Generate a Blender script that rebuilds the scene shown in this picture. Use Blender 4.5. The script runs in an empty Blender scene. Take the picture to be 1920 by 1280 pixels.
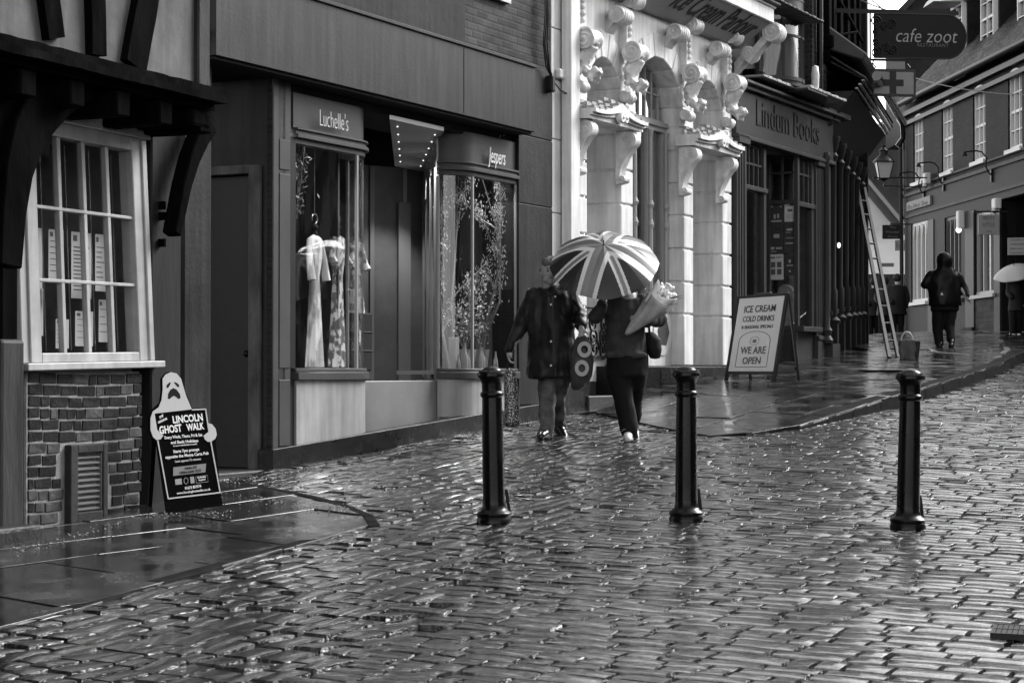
import bpy, bmesh, math, random
import numpy as np
from mathutils import Vector, Matrix, noise as mnoise
R = math.radians
sc = bpy.context.scene
COL = sc.collection
# ---------------------------------------------------------------- camera, sky, sun, exposure
F = 3733.0                       # focal length in photo pixels (70 mm on 36 mm)
PITCH = math.atan(55 / F)
EYE = 1.65
cam_d = bpy.data.cameras.new('camera'); cam_d.sensor_width = 36; cam_d.lens = 70
cam_d.clip_start = 0.1; cam_d.clip_end = 2000
cam = bpy.data.objects.new('camera', cam_d); COL.objects.link(cam)
cam.location = (0, 0, EYE); cam.rotation_euler = (math.pi / 2 + PITCH, 0, 0)
sc.camera = cam
w = bpy.data.worlds.new("World"); sc.world = w; w.use_nodes = True
wn = w.node_tree.nodes; wl = w.node_tree.links
bg = wn['Background']
sky = wn.new('ShaderNodeTexSky'); sky.sky_type = 'NISHITA'; sky.sun_disc = False
SUN_EL, SUN_AZ = 38, 57          # azimuth clockwise from +Y: ahead and to the right, over the roofs, behind thin cloud
sky.sun_elevation = R(SUN_EL); sky.sun_rotation = R(SUN_AZ); sky.air_density = 1.0; sky.dust_density = 1.0; sky.ozone_density = 1.0
bw = wn.new('ShaderNodeRGBToBW')
wl.new(sky.outputs[0], bw.inputs[0]); wl.new(bw.outputs[0], bg.inputs[0])
bg.inputs[1].default_value = 0.13
sl = bpy.data.lights.new('sun', 'SUN'); sl.energy = 1.35; sl.angle = R(30); sl.color = (1, 1, 1)
so = bpy.data.objects.new('sun', sl); COL.objects.link(so)
_d = Vector((math.sin(R(SUN_AZ)) * math.cos(R(SUN_EL)), math.cos(R(SUN_AZ)) * math.cos(R(SUN_EL)), math.sin(R(SUN_EL))))
so.rotation_euler = (-_d).to_track_quat('-Z', 'Y').to_euler(); so.location = (0, -5, 30)
sc.view_settings.view_transform = 'Standard'; sc.view_settings.look = 'None'
sc.view_settings.exposure = 2.15; sc.view_settings.gamma = 1
sc.cycles.use_denoising = True
sc.cycles.max_bounces = 7; sc.cycles.transparent_max_bounces = 10; sc.cycles.caustics_reflective = False; sc.cycles.caustics_refractive = False
sc.cycles.sample_clamp_indirect = 4; sc.cycles.sample_clamp_direct = 12
# ---------------------------------------------------------------- measuring: photo pixel -> ray -> surface
CP, SP = math.cos(PITCH), math.sin(PITCH)
def ray(px, py):
    x, yc = px - 960, 640 - py
    return Vector((x, F * CP - yc * SP, F * SP + yc * CP)).normalized()
CAMP = Vector((0, 0, EYE))
GT = [(-40, -2.0), (0, 0.0), (8.3, .35), (13.7, .60), (19.3, .98), (24, 1.29), (28, 1.57), (32, 1.85), (36.9, 2.05), (43, 2.35), (50, 2.50), (70, 2.7), (160, 3.4), (400, 6)]
def G(y):                        # height of the carriageway: the street climbs away from the camera
    for (a, za), (b, zb) in zip(GT, GT[1:]):
        if y <= b or b == 400:
            t = (y - a) / (b - a)
            return za + (zb - za) * t
def gp(px, py, h=0.0):           # photo pixel -> point on the ground (h above it)
    d = ray(px, py); lo, hi = 3.0, 90.0
    f = lambda t: EYE + d.z * t - G(d.y * t) - h
    for t in np.arange(4, 90, .25):
        if f(t) < 0: lo, hi = t - .25, t; break
    else:
        return CAMP + d * 60
    for _ in range(30):
        m = (lo + hi) / 2
        if f(m) > 0: lo = m
        else: hi = m
    return CAMP + d * lo
class Plane:                     # an upright facade: u runs along it, v comes out of it, z is up
    def __init__(s, o, d, flip=False):
        s.o = Vector((o[0], o[1], 0)); s.d = Vector((d[0], d[1], 0)).normalized()
        s.n = Vector((s.d.y, -s.d.x, 0)) * (-1 if flip else 1)
    def P(s, u, v, z): return s.o + s.d * u + s.n * v + Vector((0, 0, z))
    def px(s, px, py, v=0.0):
        r = ray(px, py); o = s.o + s.n * v
        t = (o - CAMP).dot(s.n) / r.dot(s.n)
        p = CAMP + r * t
        return ((p - s.o).dot(s.d), p.z)
    def u(s, px, v=0.0, py=640): return s.px(px, py, v)[0]
    def z(s, px, py, v=0.0): return s.px(px, py, v)[1]
def plane2(pxa, da, pxb, db):    # plane through two (pixel column, distance) marks
    a = ((pxa - 960) / F * da, da); b = ((pxb - 960) / F * db, db)
    return Plane(a, (b[0] - a[0], b[1] - a[1]))
FAC = Plane(((510 - 960) / F * 16.9, 16.9), (.5063, 1))
LFT = Plane((-2.70, 14.5), (.425, 1))
# ---------------------------------------------------------------- materials
MATS = {}
def mat(name, v=.2, rough=.6, bump=0.0, bscale=8.0, var=0.0, vscale=3.0, spec=.5, metal=0.0, emit=None, stretch=(1, 1, 1), rvar=0.0, coat=0.0, streak=0.0, trans=0.0, detail=5):
    if name in MATS: return MATS[name]
    if emit is None: v = v * .74
    m = bpy.data.materials.new(name); m.use_nodes = True
    n, l = m.node_tree.nodes, m.node_tree.links
    b = n['Principled BSDF']
    if spec == .5 and v < .12: spec = .12
    b.inputs['Base Color'].default_value = (v, v, v, 1); b.inputs['Roughness'].default_value = rough
    b.inputs['Metallic'].default_value = metal; b.inputs['Specular IOR Level'].default_value = spec
    b.inputs['Coat Weight'].default_value = coat; b.inputs['Coat Roughness'].default_value = .12
    b.inputs['Transmission Weight'].default_value = trans
    if emit is not None:
        b.inputs['Emission Color'].default_value = (1, 1, 1, 1); b.inputs['Emission Strength'].default_value = emit
    geo = n.new('ShaderNodeNewGeometry'); mp = n.new('ShaderNodeMapping'); mp.inputs['Scale'].default_value = stretch
    l.new(geo.outputs['Position'], mp.inputs[0])
    src = None
    if var > 0:
        t = n.new('ShaderNodeTexNoise'); t.inputs['Scale'].default_value = vscale; t.inputs['Detail'].default_value = detail; t.inputs['Roughness'].default_value = .65
        l.new(mp.outputs[0], t.inputs[0])
        r = n.new('ShaderNodeMapRange'); r.inputs[1].default_value = .3; r.inputs[2].default_value = .7
        r.inputs[3].default_value = max(0, v * (1 - var)); r.inputs[4].default_value = min(1, v * (1 + var))
        l.new(t.outputs['Fac'], r.inputs[0]); src = r.outputs[0]
        if streak > 0:           # rain streaks and dirt running down
            mp2 = n.new('ShaderNodeMapping'); mp2.inputs['Scale'].default_value = (9, 9, .7); l.new(geo.outputs['Position'], mp2.inputs[0])
            t2 = n.new('ShaderNodeTexNoise'); t2.inputs['Scale'].default_value = 1.5; t2.inputs['Detail'].default_value = 4; l.new(mp2.outputs[0], t2.inputs[0])
            r2 = n.new('ShaderNodeMapRange'); r2.inputs[1].default_value = .35; r2.inputs[2].default_value = .65; r2.inputs[3].default_value = 1 - streak; r2.inputs[4].default_value = 1
            l.new(t2.outputs['Fac'], r2.inputs[0])
            mm = n.new('ShaderNodeMath'); mm.operation = 'MULTIPLY'; l.new(src, mm.inputs[0]); l.new(r2.outputs[0], mm.inputs[1]); src = mm.outputs[0]
        l.new(src, b.inputs['Base Color'])
    if rvar > 0:
        t = n.new('ShaderNodeTexNoise'); t.inputs['Scale'].default_value = vscale * 1.7; t.inputs['Detail'].default_value = 4
        l.new(mp.outputs[0], t.inputs[0])
        r = n.new('ShaderNodeMapRange'); r.inputs[1].default_value = .35; r.inputs[2].default_value = .65
        r.inputs[3].default_value = max(.02, rough - rvar); r.inputs[4].default_value = min(1, rough + rvar)
        l.new(t.outputs['Fac'], r.inputs[0]); l.new(r.outputs[0], b.inputs['Roughness'])
    if bump > 0:
        t = n.new('ShaderNodeTexNoise'); t.inputs['Scale'].default_value = bscale; t.inputs['Detail'].default_value = 6; t.inputs['Roughness'].default_value = .6
        l.new(mp.outputs[0], t.inputs[0])
        bp = n.new('ShaderNodeBump'); bp.inputs['Strength'].default_value = 1; bp.inputs['Distance'].default_value = bump
        l.new(t.outputs['Fac'], bp.inputs['Height']); l.new(bp.outputs[0], b.inputs['Normal'])
    MATS[name] = m
    return m
def brick_mat(name, ang, v1, v2, vm, bw_=.225, bh=.075, rough=.55, mortar=.012):
    if name in MATS: return MATS[name]
    v1, v2, vm = v1 * .74, v2 * .74, vm * .74
    m = bpy.data.materials.new(name); m.use_nodes = True
    n, l = m.node_tree.nodes, m.node_tree.links; b = n['Principled BSDF']; b.inputs['Roughness'].default_value = rough; b.inputs['Specular IOR Level'].default_value = .06
    geo = n.new('ShaderNodeNewGeometry'); mp = n.new('ShaderNodeMapping'); mp.inputs['Rotation'].default_value = (0, 0, -ang)
    l.new(geo.outputs['Position'], mp.inputs[0])
    sx = n.new('ShaderNodeSeparateXYZ'); l.new(mp.outputs[0], sx.inputs[0])
    cx = n.new('ShaderNodeCombineXYZ')
    ad = n.new('ShaderNodeMath'); ad.operation = 'ADD'; l.new(sx.outputs[0], ad.inputs[0]); l.new(sx.outputs[1], ad.inputs[1])
    l.new(ad.outputs[0], cx.inputs[0]); l.new(sx.outputs[2], cx.inputs[1])
    t = n.new('ShaderNodeTexBrick'); t.inputs['Scale'].default_value = 1; t.inputs['Brick Width'].default_value = bw_; t.inputs['Row Height'].default_value = bh
    t.inputs['Mortar Size'].default_value = mortar; t.inputs['Mortar Smooth'].default_value = .3
    t.inputs['Color1'].default_value = (v1, v1, v1, 1); t.inputs['Color2'].default_value = (v2, v2, v2, 1); t.inputs['Mortar'].default_value = (vm, vm, vm, 1)
    l.new(cx.outputs[0], t.inputs[0])
    no = n.new('ShaderNodeTexNoise'); no.inputs['Scale'].default_value = 2.2; no.inputs['Detail'].default_value = 6; l.new(geo.outputs['Position'], no.inputs[0])
    r = n.new('ShaderNodeMapRange'); r.inputs[1].default_value = .3; r.inputs[2].default_value = .7; r.inputs[3].default_value = .45; r.inputs[4].default_value = 1.35
    l.new(no.outputs['Fac'], r.inputs[0])
    mx = n.new('ShaderNodeMix'); mx.data_type = 'RGBA'; mx.blend_type = 'MULTIPLY'; mx.inputs[0].default_value = 1
    l.new(t.outputs['Color'], mx.inputs[6]); l.new(r.outputs[0], mx.inputs[7]); l.new(mx.outputs[2], b.inputs['Base Color'])
    bp = n.new('ShaderNodeBump'); bp.inputs['Distance'].default_value = .012; bp.invert = True
    l.new(t.outputs['Fac'], bp.inputs['Height']); l.new(bp.outputs[0], b.inputs['Normal'])
    MATS[name] = m; return m
def glass_mat(name='window_glass', tint=.9, rough=.015, wob=.00015, boost=1.0):
    if name in MATS: return MATS[name]
    m = bpy.data.materials.new(name); m.use_nodes = True
    n, l = m.node_tree.nodes, m.node_tree.links; n.remove(n['Principled BSDF'])
    tr = n.new('ShaderNodeBsdfTransparent'); tr.inputs[0].default_value = (tint, tint, tint, 1)
    gl = n.new('ShaderNodeBsdfGlossy'); gl.inputs['Roughness'].default_value = rough
    lw = n.new('ShaderNodeLayerWeight'); lw.inputs[0].default_value = .5
    pw = n.new('ShaderNodeMath'); pw.operation = 'POWER'; pw.inputs[1].default_value = 4.0; n_l = l.new(lw.outputs['Facing'], pw.inputs[0])
    mu = n.new('ShaderNodeMath'); mu.operation = 'MULTIPLY_ADD'; mu.inputs[1].default_value = .9; mu.inputs[2].default_value = .045 * boost; mu.use_clamp = True
    mx = n.new('ShaderNodeMixShader')
    geo = n.new('ShaderNodeNewGeometry'); t = n.new('ShaderNodeTexNoise'); t.inputs['Scale'].default_value = 2.5; t.inputs['Detail'].default_value = 1
    l.new(geo.outputs['Position'], t.inputs[0]); bp = n.new('ShaderNodeBump'); bp.inputs['Distance'].default_value = wob * 4
    l.new(t.outputs['Fac'], bp.inputs['Height']); l.new(bp.outputs[0], gl.inputs['Normal'])
    l.new(pw.outputs[0], mu.inputs[0]); l.new(mu.outputs[0], mx.inputs[0]); l.new(tr.outputs[0], mx.inputs[1]); l.new(gl.outputs[0], mx.inputs[2])
    l.new(mx.outputs[0], n['Material Output'].inputs[0])
    MATS[name] = m; return m
# ---------------------------------------------------------------- meshes
rnd = random.Random(7)
class MB:
    def __init__(s): s.v = []; s.f = []
    def add(s, vs, fs):
        k = len(s.v); s.v += [Vector(p) for p in vs]; s.f += [tuple(i + k for i in f) for f in fs]; return s
    def hexa(s, c):              # eight corners, bottom four then top four
        return s.add(c, [(0, 3, 2, 1), (4, 5, 6, 7), (0, 1, 5, 4), (1, 2, 6, 5), (2, 3, 7, 6), (3, 0, 4, 7)])
    def pbox(s, pl, u0, u1, v0, v1, z0, z1):
        if v0 > v1: v0, v1 = v1, v0
        P = pl.P
        return s.hexa([P(u0, v0, z0), P(u1, v0, z0), P(u1, v1, z0), P(u0, v1, z0), P(u0, v0, z1), P(u1, v0, z1), P(u1, v1, z1), P(u0, v1, z1)])
    def box(s, c, sx, sy, sz, rz=0):
        m = Matrix.Rotation(rz, 3, 'Z'); c = Vector(c)
        return s.hexa([c + m @ Vector((a * sx / 2, b * sy / 2, e * sz / 2)) for e in (-1, 1) for a, b in ((-1, -1), (1, -1), (1, 1), (-1, 1))])
    def beam(s, a, b, w, h, up=(0, 0, 1), seg=1, jit=0.0, w2=None, h2=None):
        a, b = Vector(a), Vector(b); d = (b - a).normalized(); sd = d.cross(Vector(up)).normalized(); upv = sd.cross(d)
        w2 = w if w2 is None else w2; h2 = h if h2 is None else h2
        vs = []
        for i in range(seg + 1):
            t = i / seg; c = a.lerp(b, t); ww = (w + (w2 - w) * t) / 2; hh = (h + (h2 - h) * t) / 2
            for p, q in ((-1, -1), (1, -1), (1, 1), (-1, 1)):
                vs.append(c + sd * p * ww * (1 + rnd.uniform(-jit, jit)) + upv * q * hh * (1 + rnd.uniform(-jit, jit)))
        fs = [(0, 1, 2, 3), tuple(seg * 4 + k for k in (3, 2, 1, 0))]
        for i in range(seg):
            for k in range(4):
                fs.append((i * 4 + k, i * 4 + 4 + k, i * 4 + 4 + (k + 1) % 4, i * 4 + (k + 1) % 4))
        return s.add(vs, fs)
    def prism(s, poly, vec):     # closed outline swept along vec
        n = len(poly); vec = Vector(vec); poly = [Vector(p) for p in poly]
        return s.add(poly + [p + vec for p in poly], [tuple(range(n))[::-1], tuple(range(n, 2 * n))] + [(i, (i + 1) % n, n + (i + 1) % n, n + i) for i in range(n)])
    def tube(s, pts, r, n=8, closed_ends=True):
        pts = [Vector(p) for p in pts]; rs = r if isinstance(r, (list, tuple)) else [r] * len(pts)
        vs = []; prev = None
        for i, p in enumerate(pts):
            t = (pts[min(i + 1, len(pts) - 1)] - pts[max(i - 1, 0)])
            t = t.normalized() if t.length > 1e-9 else Vector((0, 0, 1))
            if prev is None:
                a = t.orthogonal().normalized()
            else:
                a = prev - t * prev.dot(t)
                a = a.normalized() if a.length > 1e-6 else t.orthogonal().normalized()
            prev = a; b = t.cross(a)
            for k in range(n):
                th = 2 * math.pi * k / n; vs.append(p + (a * math.cos(th) + b * math.sin(th)) * rs[i])
        fs = []
        for i in range(len(pts) - 1):
            for k in range(n):
                fs.append((i * n + k, i * n + (k + 1) % n, (i + 1) * n + (k + 1) % n, (i + 1) * n + k))
        if closed_ends: fs += [tuple(range(n))[::-1], tuple(len(vs) - n + k for k in range(n))]
        return s.add(vs, fs)
    def lathe(s, c, prof, n=24, axis=(0, 0, 1)):     # prof: (radius, height)
        c = Vector(c); q = Vector((0, 0, 1)).rotation_difference(Vector(axis)); vs = []
        for r_, h in prof:
            for k in range(n):
                th = 2 * math.pi * k / n; vs.append(c + q @ Vector((r_ * math.cos(th), r_ * math.sin(th), h)))
        m = len(prof); fs = [(i * n + k, i * n + (k + 1) % n, (i + 1) * n + (k + 1) % n, (i + 1) * n + k) for i in range(m - 1) for k in range(n)]
        fs += [tuple(range(n))[::-1], tuple((m - 1) * n + k for k in range(n))]
        return s.add(vs, fs)
    def ball(s, c, r, n=10, m=7, sc_=(1, 1, 1)):
        prof = [(max(1e-4, r * math.sin(math.pi * i / m)), -r * math.cos(math.pi * i / m)) for i in range(m + 1)]
        k = len(s.v); s.lathe((0, 0, 0), prof, n)
        for i in range(k, len(s.v)):
            v = s.v[i]; s.v[i] = Vector(c) + Vector((v.x * sc_[0], v.y * sc_[1], v.z * sc_[2]))
        return s
    def quad(s, a, b, c, d): return s.add([a, b, c, d], [(0, 1, 2, 3)])
    def sheet(s, fn, nu, nv):    # fn(i/nu, j/nv) -> point
        vs = [fn(i / nu, j / nv) for i in range(nu + 1) for j in range(nv + 1)]
        fs = [(i * (nv + 1) + j, (i + 1) * (nv + 1) + j, (i + 1) * (nv + 1) + j + 1, i * (nv + 1) + j + 1) for i in range(nu) for j in range(nv)]
        return s.add(vs, fs)
ORG = {}
def setp(o, label=None, cat=None, group=None, kind=None):
    if label: o['label'] = label
    if cat: o['category'] = cat
    if group: o['group'] = group
    if kind: o['kind'] = kind
    return o
def thing(name, label, cat, loc, group=None, kind=None):
    o = bpy.data.objects.new(name, None); COL.objects.link(o); o.empty_display_size = .1
    o.location = loc; ORG[o.name] = Vector(loc); return setp(o, label, cat, group, kind)
def build(mb, name, m, parent=None, origin=None, smooth=None, bevel=0.0, seg=1, sub=0, solid=0.0, label=None):
    """one mesh object; vertices were given in world space, they are stored round the parent's (or own) origin"""
    base = ORG[parent.name] if parent is not None else (Vector(origin) if origin is not None else Vector((0, 0, 0)))
    me = bpy.data.meshes.new(name)
    me.from_pydata([tuple(p - base) for p in mb.v], [], mb.f)
    b = bmesh.new(); b.from_mesh(me); bmesh.ops.recalc_face_normals(b, faces=b.faces); b.to_mesh(me); b.free()
    if isinstance(m, (list, tuple)):
        for x in m: me.materials.append(x)
    else: me.materials.append(m)
    o = bpy.data.objects.new(name, me); COL.objects.link(o)
    if parent is not None: o.parent = parent; ORG[o.name] = base
    else: o.location = base; ORG[o.name] = base
    if smooth:
        me.shade_smooth()
        if smooth < 180: me.set_sharp_from_angle(angle=R(smooth))
    if solid: md = o.modifiers.new('solid', 'SOLIDIFY'); md.thickness = solid; md.offset = 0
    if bevel: md = o.modifiers.new('bevel', 'BEVEL'); md.width = bevel; md.segments = seg; md.limit_method = 'ANGLE'; md.angle_limit = R(35)
    if sub: md = o.modifiers.new('sub', 'SUBSURF'); md.levels = sub; md.render_levels = sub
    if label: o['label'] = label
    return o
def solo(mb, name, m, label, cat, group=None, kind=None, **k):
    c = sum(mb.v, Vector()) / len(mb.v); z = min(p.z for p in mb.v)
    return setp(build(mb, name, m, origin=(c.x, c.y, z), **k), label, cat, group, kind)
def text(name, s, m, parent, org, xd, yd, width=None, height=None, ext=.004, shear=0.0, bold=0.0, align='LEFT', spacing=1.0, smallcaps=False):
    """lettering laid on a surface: org baseline start (or middle), xd reading direction, yd up; scaled to the given width and cap height"""
    cu = bpy.data.curves.new(name, 'FONT'); cu.body = s; cu.size = 1; cu.shear = shear; cu.offset = bold; cu.space_character = spacing
    cu.extrude = 0.5; cu.resolution_u = 3
    t = bpy.data.objects.new('tmp', cu); COL.objects.link(t)
    dg = bpy.context.evaluated_depsgraph_get(); me = bpy.data.meshes.new_from_object(t.evaluated_get(dg))
    bpy.data.objects.remove(t); bpy.data.curves.remove(cu)
    co = np.empty(len(me.vertices) * 3); me.vertices.foreach_get('co', co); co = co.reshape(-1, 3)
    x0, x1 = co[:, 0].min(), co[:, 0].max(); y1 = .69
    sx = width / (x1 - x0) if width else None; sy = height / y1 if height else sx
    if sx is None: sx = sy
    off = {'LEFT': -x0, 'CENTER': -(x0 + x1) / 2, 'RIGHT': -x1}[align]
    xd = Vector(xd).normalized(); yd = Vector(yd).normalized(); zd = xd.cross(yd).normalized()
    base = ORG[parent.name] if parent is not None else Vector(org)
    o3 = Vector(org) - base
    out = []
    for x, y, z in co:
        out.append(o3 + xd * ((x + off) * sx) + yd * (y * sy) + zd * ((z + .5) * ext))
    me.vertices.foreach_set('co', np.array([c for p in out for c in p])); me.update()
    me.materials.clear(); me.materials.append(m); me.name = name
    o = bpy.data.objects.new(name, me); COL.objects.link(o)
    if parent is not None: o.parent = parent
    else: o.location = base
    ORG[o.name] = base
    return o
def copytree(o, loc, label=None, rz=None):
    c = o.copy(); COL.objects.link(c); c.location = loc
    if rz is not None: c.rotation_euler = (0, 0, rz)
    if label: c['label'] = label
    for ch in o.children:
        d = ch.copy(); COL.objects.link(d); d.parent = c
        for g in ch.children:
            e = g.copy(); COL.objects.link(e); e.parent = d
    return c
def remesh(mb, name, m, parent, vox=.02, smooth_it=4, disp=0.0, dscale=.12, seed=0, label=None, origin=None):
    """fuse overlapping volumes into ONE continuous skin"""
    o = build(mb, name, m, parent, origin=origin)
    r_ = o.modifiers.new('r', 'REMESH'); r_.mode = 'VOXEL'; r_.voxel_size = vox
    s_ = o.modifiers.new('s', 'SMOOTH'); s_.iterations = smooth_it; s_.factor = .6
    dg = bpy.context.evaluated_depsgraph_get(); me = bpy.data.meshes.new_from_object(o.evaluated_get(dg))
    if disp:
        sd = Vector((seed * 3.1, seed * 1.7, 0)); me.update()
        ns = [v.normal.copy() for v in me.vertices]
        for v, n_ in zip(me.vertices, ns):
            q = v.co / dscale; q.z *= .55
            v.co += n_ * disp * (mnoise.noise(q + sd) + .5 * mnoise.noise(q * 2.3 + sd))
    me.shade_smooth(); o.modifiers.clear(); old = o.data; o.data = me; bpy.data.meshes.remove(old)
    if label: o['label'] = label
    return o
def capsule(mb, a, b, ra, rb, n=12, k=4):
    a, b = Vector(a), Vector(b); d = (b - a); L = d.length; t = d.normalized() if L > 1e-6 else Vector((0, 0, 1))
    pts, rs = [], []
    for i in range(k + 1):
        th = math.pi / 2 * i / k; pts.append(a - t * ra * math.cos(th)); rs.append(max(1e-3, ra * math.sin(th)))
    for i in range(k, -1, -1):
        th = math.pi / 2 * i / k; pts.append(b + t * rb * math.cos(th)); rs.append(max(1e-3, rb * math.sin(th)))
    return mb.tube(pts, rs, n)
def rings(mb, secs, n=20):       # secs: (centre, right vector*half width, fwd vector*half depth)
    vs = []
    for c, a, b in secs:
        for k in range(n):
            th = 2 * math.pi * k / n; vs.append(Vector(c) + Vector(a) * math.cos(th) + Vector(b) * math.sin(th))
    m = len(secs); fs = [(i * n + k, i * n + (k + 1) % n, (i + 1) * n + (k + 1) % n, (i + 1) * n + k) for i in range(m - 1) for k in range(n)]
    fs += [tuple(range(n))[::-1], tuple((m - 1) * n + k for k in range(n))]
    return mb.add(vs, fs)
def inpoly(x, y, poly):
    c = False; j = len(poly) - 1
    for i in range(len(poly)):
        xi, yi = poly[i]; xj, yj = poly[j]
        if (yi > y) != (yj > y) and x < (xj - xi) * (y - yi) / (yj - yi) + xi: c = not c
        j = i
    return c
# ================================================================ GROUND
wet_stone = mat('wet_setts', .010, .15, bump=.030, bscale=12, var=.7, vscale=5, spec=1.0, rvar=.12, coat=.75, stretch=(.55, 1, 1))
joint = mat('wet_joint_grit', .006, .4, bump=.01, bscale=60, var=.4, vscale=9, rvar=.15)
flag = mat('wet_flagstone', .022, .18, bump=.0016, bscale=9, var=.6, vscale=1.6, spec=.85, rvar=.12)
kerbm = mat('kerb_stone', .014, .75, spec=.03, bump=.002, bscale=30, var=.5, vscale=6)
# pavement outlines, walked on the ground from the photograph
xy = lambda p: (p.x, p.y)
LK = [xy(gp(*q)) for q in ((690, 988), (600, 1014), (440, 1058), (300, 1096), (150, 1142), (0, 1180))]
a_, b_ = Vector(LK[-2]), Vector(LK[-1]); dd = (b_ - a_).normalized()
LK += [tuple(b_ + dd * 3), tuple(b_ + dd * 9)]
LCURVE = [xy(gp(*q)) for q in ((415, 906), (470, 913), (520, 922), (580, 935), (635, 950), (680, 970))]
LPAVE = [xy(gp(300, 905)), (-4.2, 15.2), (-9, 9), (-9, -6)] + LK[::-1] + LCURVE[::-1]
def kh(y, x=9.0): return max(0.0, min(.13, (y - 19.3) * .035)) * max(0.0, min(1.0, (x - .9 - (22 - y) * .45) / 1.5))
RK = [xy(gp(*q)) for q in ((1255, 806), (1330, 819), (1440, 812), (1500, 805))]
RK += [xy(gp(*q)) for q in ((1600, 782), (1700, 757), (1800, 727), (1870, 702), (1920, 676))]
RK += [(RK[-1][0] + 1.3, RK[-1][1] + 2.2), (RK[-1][0] + 3.3, RK[-1][1] + 4.2), (RK[-1][0] + 8, RK[-1][1] + 6)]
fl = FAC.P(FAC.u(1062, py=768), 0.02, 0)
fr_ = FAC.P(FAC.u(1640), -.2, 0)
RPAVE = [(fl.x, fl.y), xy(gp(1110, 775))] + RK + [(16, 60), (7, 60), (fr_.x, fr_.y)]
PATCH = [xy(gp(*q, h=.12)) for q in ((1745, 655), (1790, 640), (1872, 639), (1884, 658), (1862, 673), (1820, 668), (1760, 662))]
# one sheet of ground that reaches the horizon
g = MB(); ys = [-40, -20, -6] + list(np.arange(0, 60, 1.0)) + [60, 75, 100, 160, 400]
xs = [-300, -60, -15, -6, 0, 6, 15, 30, 80, 300]
for y in ys:
    for x in xs: g.v.append(Vector((x, y, G(y) - .03)))
nx = len(xs)
g.f = [(i * nx + j, i * nx + j + 1, (i + 1) * nx + j + 1, (i + 1) * nx + j) for i in range(len(ys) - 1) for j in range(nx - 1)]
setp(build(g, 'ground', joint), kind='structure')
# setts: each one a domed, slightly tilted stone
def setts(name, m, zone, ax, row, lmin, lmax, ext, top=.0, dome=.0065, seed=1, gap=.016, tilt=.028):
    r2 = random.Random(seed); ca, sa = math.cos(ax), math.sin(ax)
    V = []; Fc = []; k = 0
    (r0, r1), (c0, c1) = ext
    rr = r0; ri = 0
    us = (-.5, -.46, -.22, .1, .34, .46, .5)[0:7]; 
    while rr < r1:
        rw = row * r2.uniform(.8, 1.22); cc = c0 + r2.uniform(0, .2)
        while cc < c1:
            ln = r2.uniform(lmin, lmax)
            mx_, my_ = cc + ln / 2, rr + rw / 2 + .02 * math.sin(cc * .9 + ri)
            X = mx_ * ca - my_ * sa; Y = mx_ * sa + my_ * ca
            if zone(X, Y):
                if Y < 26: A = [-.5, -.47, -.25, .02, .28, .47, .5]; B = [-.5, -.465, -.37, -.15, .15, .37, .465, .5]
                else: A = [-.5, -.46, 0, .46, .5]; B = [-.5, -.45, -.3, .3, .45, .5]
                wtx, wty = r2.gauss(0, tilt * .35), r2.gauss(0, tilt * 1.3); tx, ty = wtx * ca + wty * sa, -wtx * sa + wty * ca; dz = r2.gauss(0, .002); sk = r2.uniform(-.12, .12); dm = dome * r2.uniform(.5, 1.5)
                jj = [r2.uniform(-.08, .08) for _ in range(4)]
                for p in A:
                    for q in B:
                        lx = p * (ln - gap) * (1 + jj[0] * q); ly = q * (rw - gap) * (1 + jj[1] * p) + sk * p * rw * .6
                        ed = max(abs(p), abs(q))
                        e2 = (1 - (2 * p) ** 8) * (1 - (2 * q) ** 4)
                        z = dm * e2 + tx * lx + ty * ly + dz + (r2.uniform(-.0009, .0009) if ed < .5 else 0)
                        if ed >= .5: z -= .03
                        wx, wy = mx_ + lx, my_ + ly
                        x_ = wx * ca - wy * sa; y_ = wx * sa + wy * ca
                        V.append((x_, y_, G(y_) + top + z - dm * .5))
                na, nb = len(A), len(B)
                for i in range(na - 1):
                    for j in range(nb - 1):
                        Fc.append((k + i * nb + j, k + (i + 1) * nb + j, k + (i + 1) * nb + j + 1, k + i * nb + j + 1))
                k += na * nb
            cc += ln
        rr += rw; ri += 1
    me = bpy.data.meshes.new(name); me.from_pydata(V, [], Fc); me.materials.append(m); me.shade_smooth(); me.set_sharp_from_angle(angle=R(38))
    o = bpy.data.objects.new(name, me); COL.objects.link(o); ORG[o.name] = Vector((0, 0, 0)); return setp(o, kind='structure')
AX = math.atan2(1, .5063)        # heading of the facades
p1_, p2_ = gp(1330, 822), gp(560, 1275)
def side(X, Y): return (p2_.x - p1_.x) * (Y - p1_.y) - (p2_.y - p1_.y) * (X - p1_.x)
s_ref = side(*xy(gp(1700, 1100)))
def infr(X, Y): return abs(X) < Y * .275 + 2.4 and Y > 6.3 and Y < 40
def behind_left(X, Y):
    return FAC.o.x + (Y - FAC.o.y) * .5063 > X + .02
def edge_in(x, y, poly, mg):
    if not inpoly(x, y, poly): return False
    for i in range(len(poly)):
        a, b = poly[i], poly[(i + 1) % len(poly)]; L2 = (b[0] - a[0]) ** 2 + (b[1] - a[1]) ** 2 + 1e-9
        t = max(0, min(1, ((x - a[0]) * (b[0] - a[0]) + (y - a[1]) * (b[1] - a[1])) / L2))
        if math.hypot(a[0] + (b[0] - a[0]) * t - x, a[1] + (b[1] - a[1]) * t - y) < mg: return False
    return True
def wob(X, Y): return .35 * math.sin(Y * 1.9) * .35
zoneA = lambda X, Y: infr(X, Y) and side(X + wob(X, Y), Y) * s_ref < 0 and not edge_in(X, Y, LPAVE, .06) and not edge_in(X, Y, RPAVE, 1.2 if Y < 22.6 else .02) and not behind_left(X, Y)
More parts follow.
